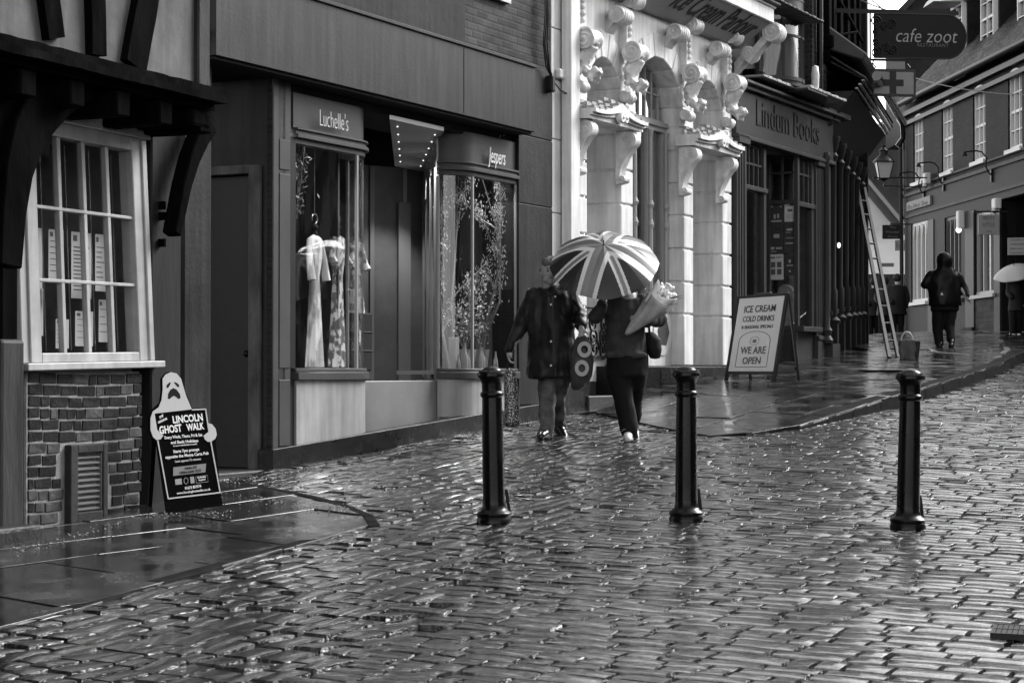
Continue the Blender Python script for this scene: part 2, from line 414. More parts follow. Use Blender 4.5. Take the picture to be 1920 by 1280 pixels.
zoneB = lambda X, Y: infr(X, Y) and side(X + wob(X, Y), Y) * s_ref >= 0 and not edge_in(X, Y, LPAVE, .06) and not edge_in(X, Y, RPAVE, 1.2 if Y < 22.6 else .02)
setts('road_setts_along_shops', wet_stone, zoneA, AX - .06, .155, .15, .36, ((-10, 12), (-2, 30)), seed=3)
setts('road_setts', wet_stone, zoneB, AX - math.pi / 2, .142, .12, .36, ((0, 40), (-16, 22)), seed=5)
# flagstones: slabs of mixed length in courses
def slabs(name, poly, ax, rows, lmin, lmax, ext, hf, seed, clip=True, m=flag):
    r2 = random.Random(seed); ca, sa = math.cos(ax), math.sin(ax); bmx = bmesh.new()
    (r0, r1), (c0, c1) = ext; rr = r0
    cell = []
    while rr < r1:
        rw = r2.choice(rows); cc = c0 + r2.uniform(-1, 0)
        while cc < c1:
            ln = r2.uniform(lmin, lmax)
            q = [(cc + .005, rr + .005), (cc + ln - .005, rr + .005), (cc + ln - .005, rr + rw - .005), (cc + .005, rr + rw - .005)]
            cell.append([(a * ca - b * sa, a * sa + b * ca) for a, b in q]); cc += ln
        rr += rw
    def clip_half(P, a, b, sgn):
        out = []
        for i in range(len(P)):
            p, q = P[i], P[(i + 1) % len(P)]
            dp = sgn * ((b[0] - a[0]) * (p[1] - a[1]) - (b[1] - a[1]) * (p[0] - a[0])); dq = sgn * ((b[0] - a[0]) * (q[1] - a[1]) - (b[1] - a[1]) * (q[0] - a[0]))
            if dp >= 0: out.append(p)
            if (dp > 0) != (dq > 0) and abs(dp - dq) > 1e-12:
                t = dp / (dp - dq); out.append((p[0] + (q[0] - p[0]) * t, p[1] + (q[1] - p[1]) * t))
        return out
    mbx = MB()
    for c in cell:
        ins = [inpoly(x, y, poly) for x, y in c]
        if not any(ins): continue
        nstep = 3
        # cut slabs on the outline to keep the kerb line clean
        P = c
        if not all(ins):
            cx_, cy_ = sum(p[0] for p in c) / 4, sum(p[1] for p in c) / 4
            segs = []
            for i in range(len(poly)):
                a, b = poly[i], poly[(i + 1) % len(poly)]
                L = math.hypot(b[0] - a[0], b[1] - a[1]) + 1e-9
                tt = max(0, min(1, ((cx_ - a[0]) * (b[0] - a[0]) + (cy_ - a[1]) * (b[1] - a[1])) / L / L))
                dist = math.hypot(a[0] + (b[0] - a[0]) * tt - cx_, a[1] + (b[1] - a[1]) * tt - cy_)
                if dist < 1.3: segs.append((dist, a, b))
            area = sum(poly[i][0] * poly[(i + 1) % len(poly)][1] - poly[(i + 1) % len(poly)][0] * poly[i][1] for i in range(len(poly)))
            for _, a, b in sorted(segs)[:2]:
                P2 = clip_half(P, a, b, 1 if area > 0 else -1)
                if len(P2) >= 3: P = P2
        if len(P) < 3: P = c if sum(ins) >= 2 else []
        if len(P) < 3: continue
        dz = r2.gauss(0, .003); tx = r2.gauss(0, .004); ty = r2.gauss(0, .003)
        cx_, cy_ = sum(p[0] for p in P) / len(P), sum(p[1] for p in P) / len(P)
        zf = lambda x, y: G(y) + hf(y, x) + dz + tx * (x - cx_) + ty * (y - cy_)
        topv = [Vector((x, y, zf(x, y))) for x, y in P]; n = len(topv); k = len(mbx.v)
        mbx.add(topv + [p - Vector((0, 0, .028)) for p in topv], [tuple(range(n))] + [(i, (i + 1) % n, n + (i + 1) % n, n + i) for i in range(n)])
    o = build(mbx, name, m, bevel=.0015); return setp(o, kind='structure')
slabs('pavement', LPAVE, AX - .23, [.55, .7, .62], .7, 1.5, ((-2, 18), (-8, 17)), lambda y, x: .010, 11)
slabs('pavement', [p for p in RPAVE], AX - .05, [.5, .62, .75], .6, 1.3, ((-12, 14), (14, 62)), lambda y, x: kh(y, x) + .014, 12)
def band(name, pts, w, m, hf, z0=.0, closed=False, step=.9, side_=1, drop=.16, seed=1):
    """kerb stones laid end to end along a line"""
    r2 = random.Random(seed); mbx = MB(); P = [Vector((p[0], p[1])) for p in pts]
    for a, b in zip(P, P[1:]):
        L = (b - a).length; n = max(1, round(L / step)); d = (b - a) / L; nn = Vector((-d.y, d.x)) * side_
        for i in range(n):
            s0, s1 = a + d * (L * i / n + .004), a + d * (L * (i + 1) / n - .004)
            w_ = w * r2.uniform(.95, 1.05); e = r2.uniform(-.004, .004)
            c = [s0, s1, s1 + nn * w_, s0 + nn * w_]
            mbx.hexa([Vector((q.x, q.y, G(q.y) - drop)) for q in c] + [Vector((q.x, q.y, G(q.y) + hf(q.y, q.x) + z0 + e)) for q in c])
    return setp(build(mbx, name, m, bevel=.012, seg=2), kind='structure')
band('kerb', RK[1:], .17, kerbm, kh, z0=.018, side_=1, seed=4)
band('kerb', LK[:-1], .10, kerbm, lambda y, x: .010, z0=.002, side_=-1, seed=5, step=.9)
band('kerb', LCURVE + [LK[0]], .09, kerbm, lambda y, x: .008, z0=.002, side_=1, seed=6, step=.3)
pcx = sum(p[0] for p in PATCH) / len(PATCH); pcy = sum(p[1] for p in PATCH) / len(PATCH)
setts('cobbled_patch', mat('pale_cobbles', .09, .3, bump=.008, bscale=30, var=.5, vscale=4, rvar=.12), lambda X, Y: inpoly(X, Y, PATCH), 0, .14, .13, .2, ((30, 50), (0, 15)), top=.135, seed=9, dome=.014)
band('patch_edging', PATCH + [PATCH[0]], .09, mat('pale_edging', .2, .3, bump=.003, bscale=30), lambda y, x: .14, z0=.008, seed=6, step=.6, drop=.0)
# ================================================================ BUILDINGS ON THE LEFT SIDE
plaster = mat('weathered_plaster', .13, .75, bump=.006, bscale=7, var=.3, vscale=2.5, streak=.25)
oak = mat('black_oak', .004, .7, spec=.006, bump=.012, bscale=14, var=.6, vscale=4, stretch=(1, 1, .3), rvar=.15)
white_paint = mat('white_gloss_paint', .46, .4, bump=.0015, bscale=14, var=.2, vscale=2.5, streak=.2)
grey_render = mat('grey_painted_render', .03, .5, bump=.003, bscale=25, var=.4, vscale=2, streak=.5)
grey_wood = mat('grey_wood_paint', .075, .45, bump=.001, bscale=25, var=.15, vscale=3)
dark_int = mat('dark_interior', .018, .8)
def printed(name, a, b_, scale, st):
    m = bpy.data.materials.new(name); m.use_nodes = True; n, l = m.node_tree.nodes, m.node_tree.links; b = n['Principled BSDF']; b.inputs['Roughness'].default_value = .6
    g_ = n.new('ShaderNodeNewGeometry'); mp = n.new('ShaderNodeMapping'); mp.inputs['Scale'].default_value = st; l.new(g_.outputs['Position'], mp.inputs[0]); v = n.new('ShaderNodeTexNoise'); v.inputs['Scale'].default_value = scale; v.inputs['Detail'].default_value = 6; l.new(mp.outputs[0], v.inputs[0])
    r = n.new('ShaderNodeMapRange'); r.inputs[1].default_value = .46; r.inputs[2].default_value = .54; r.inputs[3].default_value = a; r.inputs[4].default_value = b_; l.new(v.outputs['Fac'], r.inputs[0]); l.new(r.outputs[0], b.inputs['Base Color']); return m
printed_back = printed('foliage_backdrop', .04, .26, 7, (1, 1, .45))
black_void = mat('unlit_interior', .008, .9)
plinth_m = mat('dark_plinth_paint', .012, .35, bump=.003, bscale=16, var=.5, vscale=4, rvar=.15)
glass = glass_mat()
steel = mat('wet_black_iron', .004, .3, bump=.0015, bscale=60, coat=.15, spec=.5, rvar=.12)
lead = mat('lead_sheet', .09, .35, bump=.004, bscale=9, var=.3, vscale=4)
def warp(pl, TL, TR, BR, BL, v=0.0):
    c = [pl.px(*q, v) for q in (TL, TR, BR, BL)]
    def f(s, t):             # s across, t down
        a = (c[0][0] + (c[1][0] - c[0][0]) * s, c[0][1] + (c[1][1] - c[0][1]) * s)
        b = (c[3][0] + (c[2][0] - c[3][0]) * s, c[3][1] + (c[2][1] - c[3][1]) * s)
        return (a[0] + (b[0] - a[0]) * t, a[1] + (b[1] - a[1]) * t)
    return f
def wslab(mb, pl, f, s0, s1, t0, t1, v0, v1):
    q = [f(s0, t1), f(s1, t1), f(s1, t0), f(s0, t0)]
    lo = [pl.P(u, v0, z) for u, z in q]; hi = [pl.P(u, v1, z) for u, z in q]
    return mb.add(lo + hi, [(0, 1, 2, 3), (4, 5, 6, 7), (0, 1, 5, 4), (1, 2, 6, 5), (2, 3, 7, 6), (3, 0, 4, 7)])
# ---------------- timber framed house
lx = LFT.P(0, 0, 0)
base = LFT.P(-1, 0, 0); TFH = thing('timber_framed_house', 'old jettied timber framed house with black beams over a brick base and white window', 'house', (base.x, base.y, G(base.y)))
J = Plane(LFT.P(0, .50, 0)[:2], LFT.d[:2])
zj = J.z(377, 158)
uR = J.u(392, py=100)
# upper storey wall with framed panels
mb = MB(); mb.pbox(J, -16, uR - .05, -.30, -.04, zj - .05, 6.8); build(mb, 'plaster_panel', plaster, TFH)
mb = MB(); mb.pbox(J, uR - .14, uR + .02, -.32, .0, zj - .15, 6.8); build(mb, 'corner_post', mat('worn_grey_oak', .03, .6, bump=.014, bscale=12, var=.6, vscale=5, stretch=(1, 1, .25)), TFH, bevel=.012)
for (a, b) in (((80, 0, 111, 0), (86, 52, 119, 64)), ((167, 0, 195, 0), (168, 84, 198, 96)), ((252, 0, 289, 0), (234, 106, 270, 118))):
    ua0, za0 = J.px(a[0], a[1]); ua1, za1 = J.px(a[2], a[3]); ub0, zb0 = J.px(b[0], b[1]); ub1, zb1 = J.px(b[2], b[3])
    zt = 6.6; zb_ = (zb0 + zb1) / 2 - .05
    ma, mb_ = (ua0 + ua1) / 2, (ub0 + ub1) / 2; sl_ = (ma - mb_) / (za0 - zb0); wv = abs(ua1 - ua0)
    m3 = MB(); top = J.P(mb_ + sl_ * (zt - zb_), -.02, zt); bot = J.P(mb_, -.02, zb_)
    m3.beam(bot, top, wv, .08, up=J.n, seg=14, jit=.06, w2=wv)
    build(m3, 'stud', oak, TFH, smooth=40)
for k in range(5):
    m3 = MB(); uu = J.u(-40) - .9 * k; m3.beam(J.P(uu, -.02, zj - .1), J.P(uu + .1, -.02, 6.6), .2, .08, up=J.n, seg=8, jit=.06); build(m3, 'stud', oak, TFH)
# jetty beam: moulded, cracked bressummer
L0, L1 = J.px(-60, 6, .05), J.px(410, 166, .05); M0, M1 = J.px(-60, 52, .05), J.px(410, 205, .05)
hb = L1[1] - M1[1]
uend = L1[0]
for nm, dz, hh, vo, dpt in (('bressummer_beam', 0, hb * .48, .06, .30), ('bressummer_moulding', hb * .42, hb * .36, .12, .34), ('bressummer_fillet', hb * .74, hb * .34, .02, .26)):
    m3 = MB(); sl_ = (L1[1] - L0[1]) / (L1[0] - L0[0])
    m3.beam(J.P(uend - 16, vo - dpt / 2, L1[1] - dz - hh / 2 + .05), J.P(uend, vo - dpt / 2, L1[1] - dz - hh / 2), dpt, hh, seg=150, jit=.07); build(m3, nm, oak, TFH, smooth=30)
# joists and soffit under the jetty
zs = M1[1]
mb = MB(); mb.pbox(J, -16, uend - .25, -.9, -.30, zs - .02, zs + .06); build(mb, 'jetty_soffit', oak, TFH)
for k in range(14):
    uu = uend - .12 - k * .52; m3 = MB(); m3.beam(J.P(uu, -1.0, zs - .10), J.P(uu, .02, zs - .10), .16, .17, seg=4, jit=.05); build(m3, 'joist', oak, TFH, bevel=.01)
m3 = MB(); u_, z_ = J.px(372, 222); m3.pbox(J, u_ - .12, u_ + .13, -.75, .03, z_ - .07, z_ + .06); build(m3, 'corbel_block', oak, TFH, bevel=.03, seg=2)
# ground storey wall round the window
uW0, uW1 = LFT.u(-60), LFT.u(268); zsill = LFT.z(160, 692)
wf = warp(LFT, (62, 248), (243, 283), (258, 660), (75, 662))
mb = MB(); mb.pbox(LFT, uW0 - 9, LFT.u(24, py=500), -.3, -.03, G(9) - .2, zs); build(mb, 'side_wall', oak, TFH)
mb = MB(); mb.pbox(LFT, LFT.u(20), LFT.u(300, py=250), -.3, -.04, wf(0, 0)[1] + .14, zs + .05); build(mb, 'plaster_wall', mat('cream_plaster', .2, .8, bump=.004, bscale=8, var=.2), TFH)  # cream plaster with a mild random tone
# window: moulded frame, twelve panes
WN = MB(); W = wslab
W(WN, LFT, wf, -.19, -.0, -.07, 1.045, -.10, .02); W(WN, LFT, wf, 1.0, 1.17, -.07, 1.045, -.10, .02)
W(WN, LFT, wf, -.0, 1.0, -.07, .0, -.10, .018); W(WN, LFT, wf, 0, 1, 1.0, 1.045, -.10, .018)
W(WN, LFT, wf, -.21, 1.19, -.13, -.068, -.10, .045); W(WN, LFT, wf, -.30, -.19, -.07, 1.045, -.12, -.02)
W(WN, LFT, wf, 1.095, 1.115, -.06, 1.04, 0, .036); W(WN, LFT, wf, -.125, -.105, -.06, 1.04, 0, .036)
wfr = build(WN, 'window_frame', white_paint, TFH, bevel=.006)
m3 = MB(); W(m3, LFT, wf, -.21, 1.20, 1.045, 1.078, -.1, .085); build(m3, 'window_sill', white_paint, TFH, bevel=.006)
GB = MB()
for k in (1, 2, 3): W(GB, LFT, wf, k * .25 - .017, k * .25 + .017, 0, 1, -.045, .0)
for k in (1, 2): W(GB, LFT, wf, 0, 1, k / 3 - .008, k / 3 + .008, -.043, .004)
build(GB, 'glazing_bar', white_paint, wfr, bevel=.004)
m3 = MB(); q = [LFT.P(*[(a, -.03, b) for a, b in [wf(s, t)]][0]) for s, t in ((0, 0), (1, 0), (1, 1), (0, 1))]; m3.quad(*q); build(m3, 'glass_pane', glass, wfr)
# room behind
ul, zl = wf(0, 1); ur, zr = wf(1, 0)
mb = MB(); P = LFT.P
for (u0, u1, v0, v1, z0, z1) in ((ul - .3, ur + .5, -1.5, -1.45, zl - .2, zr + .4), (ul - .3, ur + .5, -1.5, -.1, zl - .25, zl - .21), (ul - .3, ur + .5, -1.5, -.1, zr + .4, zr + .45), (ur + .5, ur + .55, -1.5, -.1, zl - .2, zr + .4), (ul - .35, ul - .3, -1.5, -.1, zl - .2, zr + .4)):
    mb.pbox(LFT, u0, u1, v0, v1, z0, z1)
build(mb, 'room_lining', mat('dim_room_wall', .34, .8, var=.3), TFH)
m3 = MB()
for s in (.20, .45, .70, .94):
    a, b = wf(s, .02), wf(s, .99); m3.tube([LFT.P(a[0], -.12, a[1]), LFT.P(b[0], -.12, b[1])], .004, 5)
build(m3, 'display_wire', mat('thin_steel_wire', .5, .3, metal=1), TFH)
# brick base, every brick laid
bm1 = mat('old_brick', .011, .45, bump=.007, bscale=26, var=.7, vscale=5, rvar=.15); bm2 = mat('pale_worn_brick', .06, .6, bump=.01, bscale=22, var=.6, vscale=8)
mort = mat('lime_mortar', .24, .8, bump=.01, bscale=40, var=.35, vscale=9)
ub0, ub1 = LFT.u(52, py=850), LFT.u(266, py=850); ztop = LFT.z(160, 696) ; hcourse = (ztop - (G(14) - .0)) / 13
core = MB(); core.pbox(LFT, ub0 - .02, ub1 - .015, -.28, -.004, G(13) - .3, ztop); build(core, 'mortar_bed', mort, TFH, bevel=.01)
A_, B_ = MB(), MB(); r2 = random.Random(21)
vent = (LFT.u(122, py=900), LFT.u(192, py=900), LFT.z(157, 985), LFT.z(157, 832))
for c in range(-3, 13):
    z0 = ztop - (c + 1) * hcourse if c >= 0 else 0
    if c < 0: continue
    uu = ub0 + r2.uniform(-.1, 0)
    while uu < ub1 - .04:
        ln = r2.choice([.215, .215, .105, .2, .16]) * r2.uniform(.9, 1.06); e = min(uu + ln, ub1)
        s = max(uu, ub0); bow = .012 * math.sin((s - ub0) / (ub1 - ub0) * math.pi) * (-1 if c % 2 else 1)
        sag = -.02 * math.sin((s - ub0) / (ub1 - ub0) * 3.0)
        if e - s > .03 and not (s < vent[1] and e > vent[0] and z0 < vent[3] and z0 + hcourse > vent[2]):
            t_ = MB(); j = lambda: r2.uniform(-.004, .004)
            t_.hexa([LFT.P(s + .006 + j(), -.05, z0 + .006 + sag + j()), LFT.P(e - .006 + j(), -.05, z0 + .006 + sag + j()), LFT.P(e - .006 + j(), .004 + j(), z0 + .006 + sag + j()), LFT.P(s + .006 + j(), .004 + j(), z0 + .006 + sag + j()),
                     LFT.P(s + .006 + j(), -.05, z0 + hcourse - .006 + sag + j()), LFT.P(e - .006 + j(), -.05, z0 + hcourse - .006 + sag + j()), LFT.P(e - .006 + j(), .004 + j(), z0 + hcourse - .006 + sag + j()), LFT.P(s + .006 + j(), .004 + j(), z0 + hcourse - .006 + sag + j())])
            (B_ if (r2.random() < .12 or (c > 8 and s < vent[0] and r2.random() < .6)) else A_).add(t_.v, t_.f)
        uu += ln
nA = len(A_.f); A_.add(B_.v, B_.f); bo_ = build(A_, 'brick_base', [bm1, bm2], TFH, bevel=.004)
for p_ in bo_.data.polygons[nA:]: p_.material_index = 1
# air vent in a cement surround
VT = MB(); vu0, vu1, vz0, vz1 = vent; cem = mat('cement_surround', .04, .7, bump=.006, bscale=30, var=.4)
VT.pbox(LFT, vu0, vu0 + .085, -.05, .05, vz0 - .12, vz1); VT.pbox(LFT, vu1 - .055, vu1, -.05, .05, vz0 - .12, vz1); VT.pbox(LFT, vu0 + .085, vu1 - .055, -.05, .048, vz1 - .06, vz1); VT.pbox(LFT, vu0 + .085, vu1 - .055, -.05, .048, vz0 - .12, vz0 + .10)
vs_ = build(VT, 'vent_surround', cem, TFH, bevel=.008, seg=2)
VL = MB(); n = 10; za, zb = vz0 + .105, vz1 - .065
for k in range(n):
    z = za + (zb - za) * (k + .5) / n; hh = (zb - za) / n
    VL.hexa([LFT.P(vu0 + .095, -.012, z + .15 * hh), LFT.P(vu1 - .06, -.012, z + .15 * hh), LFT.P(vu1 - .06, .03, z - .35 * hh), LFT.P(vu0 + .095, .03, z - .35 * hh), LFT.P(vu0 + .095, -.012, z + .3 * hh), LFT.P(vu1 - .06, -.012, z + .3 * hh), LFT.P(vu1 - .06, .03, z - .15 * hh), LFT.P(vu0 + .095, .03, z - .15 * hh)])
VL.pbox(LFT, vu0 + .087, vu0 + .1, -.03, .036, za, zb); VL.pbox(LFT, vu1 - .067, vu1 - .056, -.03, .036, za, zb)
build(VL, 'vent_louvre', mat('galvanised_louvre', .16, .45, bump=.002, bscale=30, var=.2), vs_)
m3 = MB(); m3.pbox(LFT, vu0 + .087, vu1 - .056, -.045, -.03, za, zb); build(m3, 'vent_void', black_void, vs_)
# posts and braces
m3 = MB(); u0 = LFT.u(-8, .1); u1 = LFT.u(26, .1); m3.pbox(LFT, u0, u1, -.02, .14, G(12.8), zs); build(m3, 'door_post', oak, TFH, bevel=.02)
m3 = MB(); m3.pbox(LFT, LFT.u(2, .2, 800), LFT.u(47, .2, 800), -.02, .2, G(13) - .1, LFT.z(30, 636, .2)); build(m3, 'post_casing', mat('rough_grey_timber', .035, .55, bump=.014, bscale=10, var=.5, stretch=(1, 1, .2)), TFH, bevel=.025, seg=2)
def curve_brace(pl, pts, w0, d0, v, name):
    m_ = MB(); P_ = [pl.P(*(lambda q: (q[0], v, q[1]))(pl.px(a, b, v))) for a, b, _ in pts]
    vs = []; k0 = None
    for i, p in enumerate(P_):
        t = (P_[min(i + 1, len(P_) - 1)] - P_[max(i - 1, 0)]).normalized(); s_ = t.cross(pl.n).normalized(); ww = pts[i][2] / 2
        for a, b in ((-1, -1), (1, -1), (1, 1), (-1, 1)): vs.append(p + s_ * a * ww + pl.n * b * d0 / 2)
    fs = [(0, 1, 2, 3), tuple(len(vs) - 4 + k for k in range(4))] + [(i * 4 + k, i * 4 + (k + 1) % 4, i * 4 + 4 + (k + 1) % 4, i * 4 + 4 + k) for i in range(len(P_) - 1) for k in range(4)]
    m_.add(vs, fs); return build(m_, name, oak, TFH, bevel=.01)
curve_brace(LFT, [(8, 500, .22), (14, 400, .24), (24, 320, .28), (42, 255, .32), (70, 205, .36), (100, 165, .4), (150, 130, .4)], 0, .12, .32, 'curved_brace')
um0, um1 = LFT.u(-60, .3), LFT.u(60, .3)
sp_ = [(-30, 470), (6, 470), (14, 400), (24, 320), (42, 255), (70, 205), (100, 170), (150, 140), (150, 60), (-30, 40)]
m3 = MB(); m3.prism([LFT.P(*(lambda q: (q[0], .24, q[1]))(LFT.px(x, y, .24))) for x, y in sp_], LFT.n * .06); build(m3, 'spandrel_dark_infill', oak, TFH)  # dark infill panel, put in to blacken the area above the brace
m3 = MB(); uq0, uq1 = LFT.u(284, .0, 600), LFT.u(340, .0, 600); m3.pbox(LFT, uq0, uq1, -.18, .0, G(14.7) - .1, zs + .02); build(m3, 'corner_post', mat('dark_stained_post', .016, .55, bump=.01, bscale=9, var=.5, stretch=(1, 1, .2)), TFH, bevel=.012)
curve_brace(LFT, [(322, 440, .09), (330, 400, .10), (340, 350, .11), (354, 300, .13), (372, 258, .15), (388, 234, .16)], 0, .12, .12, 'curved_brace')
m3 = MB()
for z in (385, 405, 455): u_, z_ = LFT.px(312, z, .06); m3.pbox(LFT, u_ - .012, u_ + .012, 0, .05, z_ - .03, z_ + .03)
build(m3, 'oak_peg', oak, TFH)
# stone step by the door post
st = gp(30, 1000); m3 = MB()
m3.pbox(LFT, LFT.u(-90, .3, 1000), LFT.u(70, .3, 1000), -.02, .34, G(12.5) - .1, G(12.9) + .10); solo(m3, 'door_step', mat('worn_wet_step', .03, .35, bump=.02, bscale=9, var=.5), 'worn dark stone step at the foot of the timber door post', 'step', bevel=.03, seg=3)
# ---------------- pilaster and passage between the two houses
PSG = thing('passage_front', 'grey rendered pilaster and dark doorway between the timber house and the boutique', 'shopfront', (-2.4, 15.9, G(15.9)))
u0, u1 = FAC.u(346, .02, 600), FAC.u(396, .02, 600)
zf1 = FAC.z(1003, 248, .2); zf2 = FAC.z(1003, 128, .2)
m3 = MB(); m3.pbox(FAC, u0, u1, -.3, .02, G(15.3) - .1, zf1 + .9); build(m3, 'pilaster', grey_render, PSG, bevel=.006)
m3 = MB()
for y0, y1, e in ((300, 307, .07), (311, 318, .05), (318, 326, .09)):
    m3.pbox(FAC, FAC.u(349, .04), FAC.u(357, .04), 0, e, FAC.z(352, y1), FAC.z(352, y0))
build(m3, 'small_bracket', grey_wood, PSG, bevel=.004)
m3 = MB(); m3.pbox(FAC, -1.0, .0, -1.75, -1.7, G(16) - .1, 4.3); build(m3, 'back_wall', dark_int, PSG)
m3 = MB(); m3.pbox(FAC, u0 - .02, .0, -2.0, .1, zf1 + .16, zf1 + .22); build(m3, 'passage_ceiling', dark_int, PSG)
# return wall with the door, facing the camera
RT = Plane(FAC.P(0.0, 0, 0)[:2], (-FAC.n)[:2])            # runs back from the shop corner
RT.n = -FAC.d.copy()
du = RT.u(478, 0, 600); dl = RT.z(440, 312)
m3 = MB(); m3.pbox(RT, 0.0, RT.u(486, 0, 600), -.2, 0.0, G(16) - .1, zf1); m3.pbox(RT, RT.u(486, 0, 600), 1.7, -.2, 0.0, dl, zf1 + .15); build(m3, 'return_wall', grey_render, PSG)
m3 = MB(); m3.pbox(RT, RT.u(488, .02, 600), RT.u(466, .02, 600), -.18, .03, G(16.6) - .05, dl); m3.pbox(RT, RT.u(466, .02, 600), 1.7, -.18, .028, dl - .07, dl + .005); build(m3, 'door_frame', mat('worn_door_frame', .09, .6, bump=.01, bscale=14, var=.6, vscale=8, stretch=(1, 1, .3)), PSG, bevel=.004)
m3 = MB(); m3.pbox(RT, RT.u(465, 0, 600), 1.6, -.14, -.09, G(16.6) + .02, dl - .075)
dr = build(m3, 'door', mat('black_door', .012, .35, bump=.002, bscale=12), PSG, bevel=.004)
m3 = MB(); m3.ball(RT.P(RT.u(455, 0, 600), -.06, G(16.6) + 1.0), .03); build(m3, 'door_knob', steel, dr, smooth=60)
m3 = MB(); m3.pbox(FAC, u1 - .05, .0, -.7, .04, G(16) - .2, G(16) + .06); build(m3, 'threshold', mat('worn_stone_sill', .06, .4, bump=.006, bscale=12), PSG, bevel=.01)
# ---------------- boutique
BTQ = thing('boutique', 'grey boutique shopfront with two curved display windows, white stall risers and brick above', 'shop', tuple(FAC.P(2.9, 0, G(19))))
uE = FAC.u(1003, .2, 400); uS = FAC.u(405, .2, 60); uP = FAC.u(1033, .0, 500)
m3 = MB(); m3.pbox(FAC, uS, uE, -.10, .20, zf1, zf2); m3.pbox(FAC, uS, uE + .01, .19, .225, zf2 - .0, zf2 + .03)
build(m3, 'fascia', mat('slate_grey_fascia', .034, .42, bump=.0012, bscale=35, var=.3, vscale=1.2, streak=.5), BTQ, bevel=.004)
m3 = MB(); m3.pbox(FAC, FAC.u(870, .203, 100), FAC.u(870, .203, 100) + .006, .19, .2035, zf1 + .01, zf2 - .01); build(m3, 'fascia_joint', dark_int, BTQ)
m3 = MB(); m3.pbox(FAC, uS + .02, uE - .02, -.6, .17, zf1 - .025, zf1 - .002); build(m3, 'fascia_soffit', dark_int, BTQ)
# pier at the far end, in blocks
m3 = MB(); zt = FAC.z(1020, 132)
zz = [G(21.5) + .16] + [FAC.z(1018, y) for y in (600, 388, 262)] + [zt]
for a, b in zip(zz, zz[1:]): m3.pbox(FAC, uE - .02, uP, -.3, .02, a + .004, b - .004)
m3.pbox(FAC, uE - .02, uP - .01, -.3, .008, zz[0], zz[-1]); build(m3, 'end_pier', grey_render, BTQ, bevel=.006)
# wall above
zup = 8.2
brk = brick_mat('upper_brick', math.atan2(FAC.d.y, FAC.d.x), .022, .07, .05)
m3 = MB(); m3.pbox(FAC, FAC.u(868, .0, 60), uP, -.3, .0, zf2 - .3, zup); build(m3, 'brick_wall', brk, BTQ)
m3 = MB(); m3.pbox(FAC, uS, FAC.u(868, .0, 60), -.3, .022, zf2 - .3, zup); build(m3, 'rendered_wall', mat('sooty_render', .028, .7, bump=.006, bscale=6, var=.4, vscale=1.2, streak=.45), BTQ)
m3 = MB(); uu, zz_ = FAC.px(957, 8, .05); m3.pbox(FAC, uu - .9, uu, -.02, .06, zz_, zz_ + .07); fwn = build(m3, 'upper_window_sill', white_paint, BTQ)
m3 = MB(); m3.pbox(FAC, uu - .85, uu - .05, -.02, .012, zz_ + .07, zz_ + 1.4); build(m3, 'upper_window', white_paint, BTQ)
# plan lines of the two display windows
def arc(c, r, a0, a1, n=10): return [(c[0] + r * math.cos(R(a0 + (a1 - a0) * i / n)), c[1] + r * math.sin(R(a0 + (a1 - a0) * i / n))) for i in range(n + 1)]
def offs(path, d):
    out = []
    for i, p in enumerate(path):
        a, b = path[max(i - 1, 0)], path[min(i + 1, len(path) - 1)]; t = Vector((b[0] - a[0], b[1] - a[1])).normalized(); out.append((p[0] - t.y * d, p[1] + t.x * d))
    return out
def wallpath(mb, pl, path, d0, d1, z0, z1):      # z0/z1 numbers or functions of (u, v)
    A0, A1 = offs(path, d0), offs(path, d1); f0 = z0 if callable(z0) else (lambda p: z0); f1 = z1 if callable(z1) else (lambda p: z1)
    vs = []
    for p, q in zip(A0, A1):
        P0, P1 = pl.P(p[0], p[1], 0), pl.P(q[0], q[1], 0)
        vs += [Vector((P0.x, P0.y, f0(P0))), Vector((P1.x, P1.y, f0(P1))), Vector((P1.x, P1.y, f1(P1))), Vector((P0.x, P0.y, f1(P0)))]
    n = len(path); fs = [(0, 1, 2, 3), tuple(4 * n - 4 + k for k in range(4))] + [(i * 4 + k, i * 4 + (k + 1) % 4, i * 4 + 4 + (k + 1) % 4, i * 4 + 4 + k) for i in range(n - 1) for k in range(4)]
    return mb.add(vs, fs)
c1 = FAC.u(696, 0, 600) - .22
WA = [(FAC.u(553, 0, 600), -.02), (c1 - .6, -.02), (c1, -.02)] + arc((c1, -.42), .40, 90, 8)[1:]
c2 = FAC.u(887, 0, 600)
WB = arc((c2 + .05, -.32), .30, 170, 90) + [(c2 + .5, -.02), (FAC.u(970, 0, 600), -.02)]
zw0 = FAC.z(620, 690); zwA = FAC.z(556, 266); zwB = FAC.z(968, 348)
zw1 = (zwA + zwB) / 2
gf = lambda h: (lambda p: G(p.y) + h)
corr0 = FAC.P(0, 0, 0)
white_riser = mat('white_stall_riser', .42, .4, bump=.0015, bscale=10, var=.2, vscale=1.5, streak=.3)
RiserA = [(FAC.u(556, 0, 760), -.0), (c1, -.0)] + arc((c1, -.42), .42, 90, 8)[1:]
RiserB = arc((c2 + .05, -.32), .32, 170, 90) + [(FAC.u(970, 0, 760), 0.0)]
